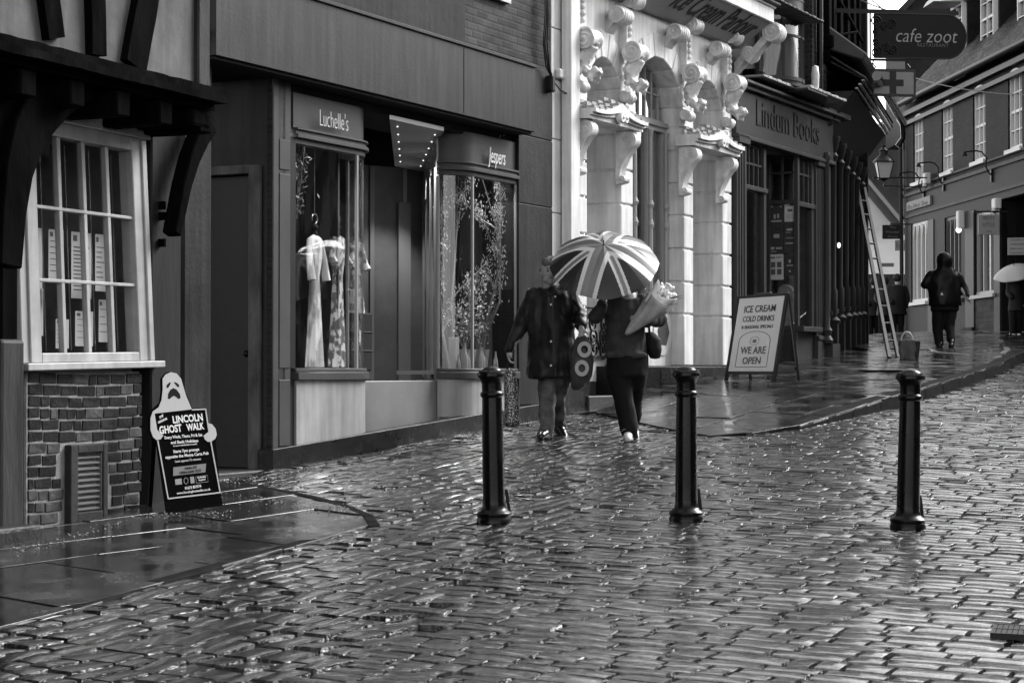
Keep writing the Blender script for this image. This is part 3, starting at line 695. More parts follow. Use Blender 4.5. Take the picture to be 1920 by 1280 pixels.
for nm, RP, WP, lab in (('a', RiserA, WA, None), ('b', RiserB, WB, None)):
    m3 = MB(); wallpath(m3, FAC, RP, -.06, .0, gf(.16), zw0 - .10); build(m3, 'stall_riser', white_riser, BTQ, smooth=40)
    m3 = MB(); wallpath(m3, FAC, WP, -.10, .06, zw0 - .105, zw0 - .035); wallpath(m3, FAC, WP, -.10, .035, zw0 - .035, zw0); build(m3, 'window_sill', grey_wood, BTQ, smooth=40, bevel=.006)
    m3 = MB(); wallpath(m3, FAC, WP, -.07, .015, zw1, zw1 + .05); wallpath(m3, FAC, WP, -.07, .05, zw1 + .05, zw1 + .085); wallpath(m3, FAC, WP, -.07, .025, zw1 + .085, zw1 + .12); wallpath(m3, FAC, WP, -.07, .045, zw1 + .12, zw1 + .14)
    build(m3, 'window_cornice', grey_wood, BTQ, smooth=40, bevel=.004)
    m3 = MB(); wallpath(m3, FAC, WP, -.07, .0, zw1 + .14, zf1 - .10); build(m3, 'name_board', mat('mid_grey_board', .08, .42, bump=.001, bscale=30, var=.1), BTQ, smooth=40)
    m3 = MB(); wallpath(m3, FAC, WP, -.004, .004, zw0, zw1); build(m3, 'display_glass', glass, BTQ, smooth=40)
    m3 = MB(); bars = {'a': [WA[0], (FAC.u(672, 0, 500), -.02), WA[-1]], 'b': [WB[0], (c2 + .02, -.02), WB[-1]]}[nm]
    for i, (u_, v_) in enumerate(bars): 
        m3 = MB(); c = FAC.P(u_, v_, (zw0 + zw1) / 2); m3.box(c, .028, .028, zw1 - zw0, math.atan2(FAC.d.y, FAC.d.x)); build(m3, 'window_mullion', mat('pale_mullion', .35, .35), BTQ, bevel=.004)
m3 = MB(); m3.pbox(FAC, .02, uE, -.7, -.06, zf1 - .12, zf1 - .03); build(m3, 'shop_ceiling', dark_int, BTQ)
m3 = MB(); m3.pbox(FAC, 0.0, FAC.u(520, 0, 600) + .0, -.06, .012, G(17) + .16, zf1 - .03); m3.pbox(FAC, 0, FAC.u(545, 0, 600), -.06, .0, G(17) + .1, zf1 - .03)
for y0, y1 in ((262, 318), (326, 690), (712, 836)):
    m3.pbox(FAC, FAC.u(523, 0, 500), FAC.u(543, 0, 500), -.01, .008, FAC.z(530, y1), FAC.z(530, y0))
build(m3, 'side_pilaster', grey_wood, BTQ, bevel=.004)
m3 = MB(); m3.pbox(FAC, FAC.u(545, 0, 600), FAC.u(554, 0, 600), -.07, -.0, zw0, zw1 + .05); m3.pbox(FAC, FAC.u(545, 0, 760), FAC.u(555, 0, 760), -.07, -.02, G(17) + .1, zw0 - .1); build(m3, 'window_jamb', mat('dark_jamb', .03, .4), BTQ)
m3 = MB(); m3.pbox(FAC, FAC.u(970, 0, 600), FAC.u(994, 0, 600), -.06, .0, G(21) + .16, zw1 + .02); m3.pbox(FAC, FAC.u(973, 0, 600), FAC.u(991, 0, 600), -.01, .01, zw0, FAC.z(980, 410)); m3.pbox(FAC, FAC.u(994, 0, 600), FAC.u(1003, 0, 600), -.12, -.04, G(21) + .16, zf1); build(m3, 'side_pilaster', grey_wood, BTQ, bevel=.004)
m3 = MB(); m3.pbox(FAC, FAC.u(994, 0, 600), FAC.u(1004, 0, 600) , -.05, -.02, G(21) + .16, zf1); build(m3, 'side_jamb', mat('dark_jamb', .03), BTQ)
# sloping plinth following the street
m3 = MB(); PP = [(0.0, .03), (FAC.u(700), .03), (FAC.u(860), .03), (uP, .03)]
wallpath(m3, FAC, PP, -.12, .0, gf(-.1), gf(.17)); m3.pbox(RT, -.03, RT.u(486, 0, 600), -.05, .03, G(16) - .2, G(16.9) + .17); build(m3, 'plinth', plinth_m, BTQ, bevel=.006)
# recessed entrance lobby running back between the windows
zc = FAC.z(730, 222); zc = EYE + 2.36
FLp, FRp = Vector((-1.149, 18.65, 0)), Vector((-.672, 19.6, 0)); BRp, BLp = Vector((-1.045, 23.65, 0)), Vector((-1.353, 22.96, 0))
LBp = FAC.P(WA[-1][0], WA[-1][1], 0); RBp = FAC.P(WB[0][0], WB[0][1], 0)
def upright(mb, a, b, z0, z1, th=.03):
    a = Vector((a.x, a.y, 0)); b = Vector((b.x, b.y, 0)); d = (b - a).normalized(); nn = Vector((-d.y, d.x, 0)) * th / 2
    zz = Vector((0, 0, 1)); f0 = (lambda p: z0) if not callable(z0) else z0
    return mb.hexa([a - nn + zz * f0(a), b - nn + zz * f0(b), b + nn + zz * f0(b), a + nn + zz * f0(a), a - nn + zz * z1, b - nn + zz * z1, b + nn + zz * z1, a + nn + zz * z1])
lob = mat('lobby_panel', .22, .35, bump=.001, bscale=20, var=.2)
# lobby lined by the two display cases
BL2 = BLp + Vector((-.55, 0, 0))
m3 = MB(); upright(m3, BRp, BL2, gf(-.1), zc + .03); build(m3, 'lobby_back_wall', lob, BTQ)
m3 = MB(); m3.add([p + Vector((0, 0, zc)) for p in (FLp, FRp, BRp, BLp)] + [p + Vector((0, 0, zc + .04)) for p in (FLp, FRp, BRp, BLp)], [(0, 1, 2, 3), (4, 5, 6, 7), (0, 1, 5, 4), (1, 2, 6, 5), (2, 3, 7, 6), (3, 0, 4, 7)])
sof = build(m3, 'lobby_soffit', mat('pale_soffit', .6, .35), BTQ)
for i in range(6):
    for a, b, s in ((FLp, BLp, .14), (FRp, BRp, -.14)):
        t = .1 + .15 * i; p = a.lerp(b, t) + (FRp - FLp).normalized() * s + Vector((0, 0, zc - .006)); m3 = MB(); m3.lathe(p, [(.006, -.003), (.008, .0), (.008, .006)], 12); build(m3, 'spotlight', mat('lit_spotlight', .9, .5, emit=.35), sof)
m3 = MB(); upright(m3, LBp, BL2, gf(.0), zf1 - .06); build(m3, 'lobby_side_wall', mat('dark_lobby_side', .3, .35), BTQ)
m3 = MB(); upright(m3, RBp, BRp, gf(.0), zw0 - .1); upright(m3, RBp, BRp, zw1, zf1 - .06); build(m3, 'lobby_side_wall', mat('dark_lobby_side', .3, .35), BTQ)
m3 = MB(); upright(m3, RBp, BRp, zw0 - .1, zw1, .006); build(m3, 'display_side_panel', printed_back, BTQ)
m3 = MB()
for t in (.06, .30, .36, .62, .95):
    m3 = MB(); p = RBp.lerp(BRp, t); m3.box((p.x, p.y, (zw0 + zw1) / 2), .05, .05, zw1 - zw0 + .2, .4); build(m3, 'lobby_mullion', mat('pale_mullion', .35, .35), BTQ)
m3 = MB()
for px_ in (738, 772): 
    p = BL2.lerp(BRp, (px_ - 712) / 80); m3.box((p.x, p.y - .06, G(23) + 1.5), .045, .03, 2.6, 0)
m3.box((BRp.x - .22, BRp.y - .28, G(23) + 1.25), .16, .03, 2.3, .6)
build(m3, 'lobby_door_frame', mat('pale_mullion', .35, .35), BTQ)
lg0, lg1 = FAC.P(c1 + .30, -.30, 0), FAC.P(c2 - .22, -.30, 0)
m3 = MB(); upright(m3, lg0, lg1, gf(-.05), zw0 - .12, .05); build(m3, 'lobby_gate', mat('grey_gate_panel', .2, .45, bump=.001, bscale=12, var=.15), BTQ, bevel=.006)
# display floors and backs
back_m = printed('draped_backdrop', .03, .13, 4, (2, 2, .3))
for WP, ua, ub in ((WA, FAC.u(545), c1 + .25), (WB, c2 + .1, FAC.u(996))):
    m3 = MB(); m3.pbox(FAC, ua, ub, -.95, -.1, zw0 - .06, zw0 - .02); build(m3, 'display_floor', mat('pale_display_floor', .4, .5), BTQ)
    m3 = MB(); m3.pbox(FAC, ua if WP is WA else ub - .1, ub, -1.0, -.95, zw0 - .06, zw1 + .3); m3.pbox(FAC, ub, ub + .03, -.95, -.38 if WP is WA else -.05, zw0 - .06, zf1 - .1); build(m3, 'display_back', back_m, BTQ)
for t_ in (.25, .55, .85):
    pl_ = bpy.data.lights.new('soffit_light', 'SPOT'); pl_.energy = 22; pl_.spot_size = R(95); pl_.spot_blend = .6; pl_.shadow_soft_size = .03
    po = bpy.data.objects.new('soffit_light', pl_); COL.objects.link(po); po.location = (FLp + FRp).lerp(BLp + BRp, t_) / 2 + Vector((0, 0, zc - .02)); po.parent = BTQ; po.matrix_parent_inverse = Matrix.Translation(-BTQ.location)
m3 = MB(); m3.pbox(FAC, -.1, uP, -3.4, -3.3, G(16) - .3, 8.2); m3.pbox(FAC, -.1, uP - .13, -3.3, -.3, zf1 + .3, zf1 + .4); m3.pbox(FAC, uP - .12, uP - .02, -3.3, -.31, zf1 + .4, 8.2); build(m3, 'inner_wall', dark_int, BTQ)
# shop names, raised letters
wl_ = mat('white_letter', .8, .4)
nbz = FAC.z(596, 240); u0, u1 = FAC.u(598, .02, 230), FAC.u(651, .02, 240)
text('shop_name', "Luchelle's", wl_, BTQ, FAC.P(u0, .025, FAC.z(598, 236, .02)), FAC.d, (0, 0, 1), width=u1 - u0, height=.15, ext=.008, bold=-.02)
u0, u1 = FAC.u(914, .02, 300), FAC.u(946, .02, 300)
text('shop_name', "Jespers", wl_, BTQ, FAC.P(u0, .025, FAC.z(914, 304, .02)), FAC.d, (0, 0, 1), width=u1 - u0, height=.16, ext=.008, shear=.25, bold=.0)

# display lighting added in both boutique windows, assumed from their brightness; no fittings modelled
for WP, um, wd in ((WA, (WA[0][0] + c1) / 2, 1.1), (WB, c2 + .7, 1.2)):
    ld = bpy.data.lights.new('display_light', 'AREA'); ld.shape = 'RECTANGLE'; ld.size = wd; ld.size_y = .25; ld.energy = 8; ld.spread = 1.3; ld.color = (1, 1, 1)
    lo = bpy.data.objects.new('display_light', ld); COL.objects.link(lo); lo.location = FAC.P(um - (.25 if WP is WA else 0), -.2, zw1 + .16); lo.rotation_euler = (R(-14), 0, math.atan2(FAC.d.y, FAC.d.x)); 
    lo.parent = BTQ; lo.matrix_parent_inverse = Matrix.Translation(-BTQ.location)
# unseen terrace added right of the picture, reflected in window glass and wet stone
OPP = Plane((15.6, 36.0), (-.16, -1))
OP = thing('reflection_terrace', 'dark brick terrace with pale windows across the street, added outside the frame for reflections', 'building', tuple(OPP.P(14, 0, G(20))))
m3 = MB(); m3.pbox(OPP, -1, 34, -5, 0, -2, 6.6); build(m3, 'wall', brick_mat('opposite_brick', math.atan2(OPP.d.y, OPP.d.x), .05, .09, .1), OP)
for k in range(11):
    u = .6 + 3.0 * k
    for z in (1.4, 3.9):
        m3 = MB(); m3.pbox(OPP, u, u + 1.2, .0, .05, z + G(36 - u), z + G(36 - u) + 1.7); build(m3, 'window', mat('pale_blind', .22), OP)
m3 = MB(); m3.hexa([OPP.P(-1, .3, 6.5), OPP.P(34, .3, 6.5), OPP.P(34, -3, 8.4), OPP.P(-1, -3, 8.4), OPP.P(-1, .3, 6.7), OPP.P(34, .3, 6.7), OPP.P(34, -3, 8.6), OPP.P(-1, -3, 8.6)]); build(m3, 'roof', mat('slate_roof', .05, .4, var=.3), OP)
# ================================================================ ICE CREAM PARLOUR (white stucco)
stucco = mat('white_stucco', .9, .55, bump=.0016, bscale=16, var=.16, vscale=1.8, streak=.28)
stucco_o = mat('white_ornament', .8, .5, bump=.003, bscale=30, var=.3, vscale=7, streak=.2)
wframe = mat('offwhite_window_paint', .42, .4, var=.08)
ICP = thing('ice_cream_parlour', 'white rusticated stucco shop with carved scroll consoles, arches and canopy over the door', 'shop', tuple(FAC.P(7.3, 0, G(23.5))))
uI0, uI1 = FAC.u(1033, 0, 400), FAC.u(1372, 0, 500)
U = lambda px, v=0, py=450: FAC.u(px, v, py)
zpl = FAC.z(1364, 687); crs = (FAC.z(1364, 362) - zpl) / 5.6
zc_lo = FAC.z(1388, 90, .12)                      # lower edge of the cove
courses = [FAC.z(1364, y) for y in (687, 594, 537, 478, 419, 362)]
while courses[-1] < zc_lo - .2: courses.append(courses[-1] + crs)
piers = [(U(1087), U(1101)), (U(1165), U(1187)), (U(1283), U(1300)), (U(1355), U(1372))]
DEP = .48
for i, (a, b) in enumerate(piers):
    m3 = MB()
    for z0, z1 in zip(courses, courses[1:]): m3.pbox(FAC, a, b, -DEP, .0, z0 + .014, z1 - .014)
    m3.pbox(FAC, a + .02, b - .02, -DEP, -.022, courses[0], courses[-1]); build(m3, 'pier', stucco, ICP, bevel=.012, seg=2)
def arch(u0, u1, zs, name):
    r = (u1 - u0) / 2; uc = (u0 + u1) / 2; N = 9; m_ = MB()
    ztop_ = zc_lo + .1
    for i in range(N):                            # voussoirs
        a0, a1 = math.pi * i / N + .018 / r * .5, math.pi * (i + 1) / N - .018 / r * .5
        q = []
        for v in (-DEP, .006):
            for (rr, aa) in ((r, a0), (r + .3, a0), (r + .3, a1), (r, a1)): q.append(FAC.P(uc + rr * math.cos(aa), v, zs + rr * math.sin(aa)))
        m_.add(q, [(0, 1, 2, 3), (4, 5, 6, 7), (0, 1, 5, 4), (1, 2, 6, 5), (2, 3, 7, 6), (3, 0, 4, 7)])
    build(m_, 'arch_voussoirs', stucco, ICP, bevel=.01)
    m_ = MB(); N = 24
    for i in range(N):
        a0, a1 = math.pi * i / N, math.pi * (i + 1) / N; r2_ = r + .018
        p0, p1 = (uc + r2_ * math.cos(a0), zs + r2_ * math.sin(a0)), (uc + r2_ * math.cos(a1), zs + r2_ * math.sin(a1))
        m_.hexa([FAC.P(p1[0], -DEP, p1[1]), FAC.P(p0[0], -DEP, p0[1]), FAC.P(p0[0], -.008, p0[1]), FAC.P(p1[0], -.008, p1[1]), FAC.P(p1[0], -DEP, ztop_), FAC.P(p0[0], -DEP, ztop_), FAC.P(p0[0], -.008, ztop_), FAC.P(p1[0], -.008, ztop_)])
    build(m_, name, stucco, ICP)
zs1, zs2, zs3 = EYE + 3.15, EYE + 3.05, EYE + 3.27
arch(piers[0][1], piers[1][0], zs1, 'arch_spandrel'); arch(piers[1][1], piers[2][0], zs2, 'arch_spandrel'); arch(piers[2][1], piers[3][0], zs3, 'arch_spandrel')
m3 = MB()
for a, b in piers: m3.pbox(FAC, a - .02, b + .02, -DEP, -.006, EYE + 3.1, zc_lo + .1)
m3.pbox(FAC, uI0, piers[0][0], -DEP, -.02, zpl, 8.5); m3.pbox(FAC, piers[0][0], uI1, -DEP, -.01, zc_lo + .1, 8.6)
build(m3, 'front_wall', stucco, ICP, bevel=.006)
m3 = MB()
for a, b in zip([FAC.z(1045, y) for y in (690, 560, 400, 262, 150, 55)], [FAC.z(1045, y) for y in (560, 400, 262, 150, 55)] + [8.3]): m3.pbox(FAC, U(1034), U(1062), -.05, .0, a + .006, b - .006)
build(m3, 'end_strip', stucco, ICP, bevel=.006)
# plinth and door step
m3 = MB(); m3.pbox(FAC, uI0 + .01, piers[0][1], -DEP, .03, G(22) - .3, zpl); build(m3, 'plinth', plinth_m, ICP, bevel=.008); m3 = MB(); m3.pbox(FAC, U(1150), uI1, -DEP, .03, G(22.5) - .3, zpl - .004)
build(m3, 'plinth', plinth_m, ICP, bevel=.008)
m3 = MB(); m3.pbox(FAC, U(1095), U(1152), -DEP - .5, .06, G(22.5) - .1, G(22.7) + .16); m3.pbox(FAC, U(1095), U(1152), -DEP - .6, -.22, G(22.7) + .16, G(22.7) + .33); build(m3, 'door_step', mat('worn_stone_sill', .06), ICP, bevel=.012)
m3 = MB(); u0, z0 = FAC.px(1252, 742, .03); u1, z1 = FAC.px(1276, 702, .03)
for k in range(6):
    for j in range(3): m3.pbox(FAC, U(1239, .03, 720) + j * .075, U(1239, .03, 720) + j * .075 + .06, .02, .042, z0 + k * .052, z0 + k * .052 + .04)
build(m3, 'air_brick', mat('sooty_terracotta', .035, .5, bump=.003, bscale=30), ICP)
# rainwater pipe
m3 = MB(); pa, pb = FAC.P(U(1071, .12), .12, G(22) + .1), FAC.P(U(1071, .12), .12, 8.4)
m3.pbox(FAC, U(1068, .12), U(1085, .12), .02, .14, zpl - .03, 8.5); build(m3, 'rainwater_pipe', stucco, ICP, bevel=.008)
m3 = MB(); m3.pbox(FAC, U(1040), U(1068, .02), .0, .07, FAC.z(1050, 150), FAC.z(1050, 132)); build(m3, 'end_strip_capital', stucco_o, ICP, bevel=.02, seg=2)
# shop window in the big arch
wz0 = FAC.z(1240, 600); uw0, uw1 = piers[1][1], piers[2][0]; vw = -.30
m3 = MB(); m3.pbox(FAC, uw0, uw1, -DEP, vw + .12, zpl, wz0); build(m3, 'window_riser', stucco, ICP, bevel=.006)
m3 = MB(); m3.pbox(FAC, uw0, uw1, vw, vw + .01, wz0, zs2 + .72); build(m3, 'window_glass', glass, ICP)
m3 = MB(); ztr = FAC.z(1225, 247, vw); rw_ = (uw1 - uw0) / 2; ucw = (uw0 + uw1) / 2
m3.pbox(FAC, uw0, uw1, vw - .04, vw + .06, ztr, ztr + .06); m3.pbox(FAC, uw0, uw1, vw - .04, vw + .09, ztr + .06, ztr + .12); m3.pbox(FAC, uw0, uw1, vw - .04, vw + .05, wz0, wz0 + .08)
for t in (.03, .36, .66, .97):
    u_ = uw0 + (uw1 - uw0) * t; m3.pbox(FAC, u_ - .045, u_ + .045, vw - .04, vw + .05, wz0, ztr)
    m3.lathe(FAC.P(u_, vw + .07, wz0), [(.03, 0), (.03, 1.15), (.045, 1.2), (.028, 1.26), (.028, 1.4), (.05, 1.45), (.03, 1.5), (.026, ztr - wz0 - .1), (.045, ztr - wz0)], 10)
for k in range(1, 8):
    u_ = uw0 + (uw1 - uw0) * k / 8; h = math.sqrt(max(0, rw_ ** 2 - (u_ - ucw) ** 2)); m3.pbox(FAC, u_ - .012, u_ + .012, vw - .02, vw + .03, ztr, zs2 + h)
for z in (zs2 + .1, zs2 + .42): 
    h = math.sqrt(max(0, rw_ ** 2 - max(0, z - zs2) ** 2)); m3.pbox(FAC, ucw - h, ucw + h, vw - .02, vw + .028, z, z + .024)
build(m3, 'window_frame', wframe, ICP, bevel=.004)
m3 = MB(); m3.pbox(FAC, uI0 + .1, uI1 - .05, -3.4, -3.35, zpl - .5, 5.6); m3.pbox(FAC, uI0 + .1, uI1 - .05, -3.4, -.5, 5.6, 5.65); build(m3, 'shop_interior', dark_int, ICP)
m3 = MB(); m3.pbox(FAC, piers[0][1], piers[1][0], -.62, -.56, G(22.6) + .3, zs1 + .6); m3.pbox(FAC, piers[2][1], piers[3][0], -.62, -.56, G(25) + .3, zs3 + .6); build(m3, 'recessed_door', wframe, ICP)
# ironwork panel in the first opening, round badge on the riser
ir = mat('wrought_iron', .02, .35)
def spiral(pl, u, v, z, r, turns=1.75, a0=0.0, rt=.012, sgn=1, axis='uz', n=36, r_in=.12):
    pts = []
    for i in range(n + 1):
        t = i / n; rr = r * (1 - t * (1 - r_in)); a = a0 + sgn * turns * 2 * math.pi * t
        pts.append(pl.P(u + rr * math.cos(a), v, z + rr * math.sin(a)) if axis == 'uz' else pl.P(u, v + rr * math.cos(a), z + rr * math.sin(a)))
    return pts, rt
m3 = MB(); cpx = [(1112, 606), (1133, 606), (1112, 632), (1133, 632), (1114, 655), (1131, 655)]
for k, (x, y) in enumerate(cpx):
    u_, z_ = FAC.px(x, y, -.18); p, rt = spiral(FAC, u_, -.18, z_, .14, a0=math.pi / 2 * k, sgn=(-1) ** k, rt=.014); m3.tube(p, rt, 6)
u_, z_ = FAC.px(1122, 668, -.18); m3.pbox(FAC, U(1102, -.18), U(1142, -.18), -.19, -.17, z_ - .02, z_ + .01); m3.pbox(FAC, U(1102, -.18), U(1142, -.18), -.19, -.17, z_ + .55, z_ + .57)
solo(m3, 'iron_scroll_gate', ir, 'black wrought iron scroll gate low in the white doorway behind the couple', 'gate', smooth=60)
m3 = MB(); m3.pbox(FAC, piers[0][1], piers[1][0], -.30, -.22, G(22.6) + .33, FAC.z(1120, 590, -.22)); build(m3, 'door_riser', stucco, ICP)
m3 = MB(); u_, z_ = FAC.px(1243, 622, vw + .13); q = FAC.n
m3.lathe(FAC.P(u_, vw + .125, z_), [(.30, 0), (.30, .008), (.27, .01)], 32, axis=FAC.n); bd = build(m3, 'round_badge', mat('white_letter', .8), ICP, smooth=40)
m3 = MB(); m3.lathe(FAC.P(u_, vw + .134, z_), [(.19, 0), (.19, .006)], 6, axis=FAC.n); build(m3, 'badge_mark', grey_wood, bd)
# cove canopy with its sign
v0c, zl_ = .10, FAC.z(1388, 90, .10)
uc1, zh_ = FAC.px(1443, 43, .50); u0c = U(1090)
tile_m = mat('dark_clay_tile', .05, .5, bump=.01, bscale=14, var=.5, vscale=6)
m3 = MB(); A_ = lambda u: [FAC.P(u, -.05, zl_), FAC.P(u, v0c, zl_), FAC.P(u, .50, zh_), FAC.P(u, -.05, zh_)]
m3.hexa([A_(u0c)[1], A_(uc1)[1], A_(uc1)[0], A_(u0c)[0], A_(u0c)[2], A_(uc1)[2], A_(uc1)[3], A_(u0c)[3]]); build(m3, 'canopy_cove', mat('grey_cove_board', .26, .5, var=.08), ICP)
m3 = MB(); m3.pbox(FAC, u0c - .05, uc1 + .06, .30, .54, zh_ + .002, zh_ + .19); m3.pbox(FAC, u0c - .05, uc1 + .07, .30, .57, zh_ + .19, zh_ + .22); build(m3, 'canopy_fascia', stucco, ICP, bevel=.006)
m3 = MB(); m3.pbox(FAC, u0c - .05, uc1 + .10, .0, .63, zh_ + .222, zh_ + .27); m3.pbox(FAC, u0c, uc1 + .06, -.05, .5, zh_ + .27, zh_ + .34)
for k in range(40): m3.pbox(FAC, u0c + k * .17, u0c + k * .17 + .15, .3, .66, zh_ + .272, zh_ + .30 + .01 * (k % 2))
build(m3, 'canopy_roof', tile_m, ICP, bevel=.01)
up_ = (FAC.P(0, .50, zh_) - FAC.P(0, v0c, zl_)); fl_ = up_.length; upn = up_.normalized()
t0_ = FAC.px(1268, 38, .16)[0]; 
text('canopy_sign', 'Ice Cream Parlour', mat('black_script', .015, .5), ICP, FAC.P(U(1250, .2, 30), v0c, zl_) + upn * fl_ * .30 - upn.cross(FAC.d).normalized() * -.004 * 0 + FAC.d.cross(upn).normalized() * .006, FAC.d, upn, width=U(1408, .3, 70) - U(1250, .2, 30), height=.36, ext=.004, shear=.5, bold=.004)
# scroll consoles on the piers
def leaf_console(uc, z, w=.26, s=1.0):
    m_ = MB(); P = FAC.P
    def roll(v, z, r, w):
        m_.tube([P(uc - w / 2, v, z), P(uc - w * .36, v, z), P(uc - w * .3, v, z), P(uc + w * .3, v, z), P(uc + w * .36, v, z), P(uc + w / 2, v, z)], [r, r, r * .9, r * .9, r, r], 20)
        for sg in (-1, 1):
            p, rt = spiral(FAC, uc + sg * w / 2, v, z, r * .92, turns=2, axis='vz', rt=r * .11); m_.tube(p, [rt] * len(p), 6)
            m_.ball(P(uc + sg * w / 2, v, z), r * .22)
    roll(.17 * s, z, .125 * s, w)                                         # the big scroll
    roll(.16 * s, z + .62 * s, .10 * s, w * .9)                           # top roll under the cove
    m_.pbox(FAC, uc - w * .28, uc + w * .28, -.02, .09, z, z + .6 * s)    # shaft
    for k in range(4): m_.ball(P(uc, .09, z + .22 + k * .075), .035 + .004 * (k % 2), 8, 6)
    sc_o = build(m_, 'scroll_console', stucco_o, ICP, smooth=50); m_ = MB(); roll(.07 * s, z - .52 * s, .07 * s, w * .95)               # small roll at the foot
    path = [(.20, -.06, .10), (.13, -.18, .10), (.11, -.28, .085), (.16, -.37, .065), (.24, -.41, .05), (.29, -.39, .03)]
    m_.tube([P(uc, a * s, z + b * s) for a, b, c in path], [c * s for a, b, c in path], 12)      # acanthus leaf sweeping down and out
    rl = random.Random(int(uc * 100))
    for k in range(7):
        t = k / 6 * (len(path) - 1.01); i = int(t); a, b, c = [path[i][j] + (path[i + 1][j] - path[i][j]) * (t - i) for j in range(3)]
        for sg in (-1, 1):
            q0 = P(uc + sg * w * .15, a * s, z + b * s); q1 = P(uc + sg * w * (.5 - .18 * abs(k - 2) / 4), (a - .05 + .03 * k / 6) * s, z + (b + .05 - .09 * (k % 2)) * s); q2 = q1 + Vector((0, 0, -.05 * s)) + FAC.n * .03
            m_.tube([q0, q1, q2], [.05 * s, .036 * s, .012 * s], 7)
        m_.ball(P(uc + rl.uniform(-.04, .04), (a + c * .8) * s, z + b * s), .026 * s, 7, 5)
    for k in range(5): m_.ball(P(uc + rl.uniform(-.07, .07), (.24 + rl.uniform(-.03, .05)) * s, z - .40 * s + rl.uniform(-.05, .03)), .03 * s, 7, 5)
    return remesh(m_, 'acanthus_leaf', stucco_o, sc_o, .013, 1, disp=.006, dscale=.05, seed=uc)
for (x, y, vv) in ((1110, 74, .16), (1198, 100, .16), (1309, 140, .16), (1385, 157, .16)):
    u_, z_ = FAC.px(x - 8, y, vv); leaf_console(u_, z_, w=.25 if x != 1110 else .25)
def end_scroll(px_, py_, v, r, w):
    u_, z_ = FAC.px(px_, py_, v); m_ = MB()
    m_.tube([FAC.P(u_ - w / 2, v, z_), FAC.P(u_ + w / 2, v, z_)], r, 20)
    for q in (.2, .4, .6, .8): m_.tube([FAC.P(u_ - w / 2 + w * q - .012, v, z_), FAC.P(u_ - w / 2 + w * q + .012, v, z_)], r * 1.06, 20)
    p, rt = spiral(FAC, u_ - w / 2, v, z_, r * .9, axis='vz', rt=.014); m_.tube(p, rt, 6)
    m_.beam(FAC.P(u_, v - .02, z_), FAC.P(u_, v - .38, z_ - .36), w * .8, .1, up=FAC.n, w2=w * .6)
    return build(m_, 'end_scroll', stucco_o, ICP, smooth=50)
end_scroll(1452, 62, .50, .13, .26); end_scroll(1272, 62, .14, .1, .3); end_scroll(1165, 30, .14, .1, .3); end_scroll(1350, 94, .14, .1, .3); end_scroll(1407, 103, .14, .1, .26)
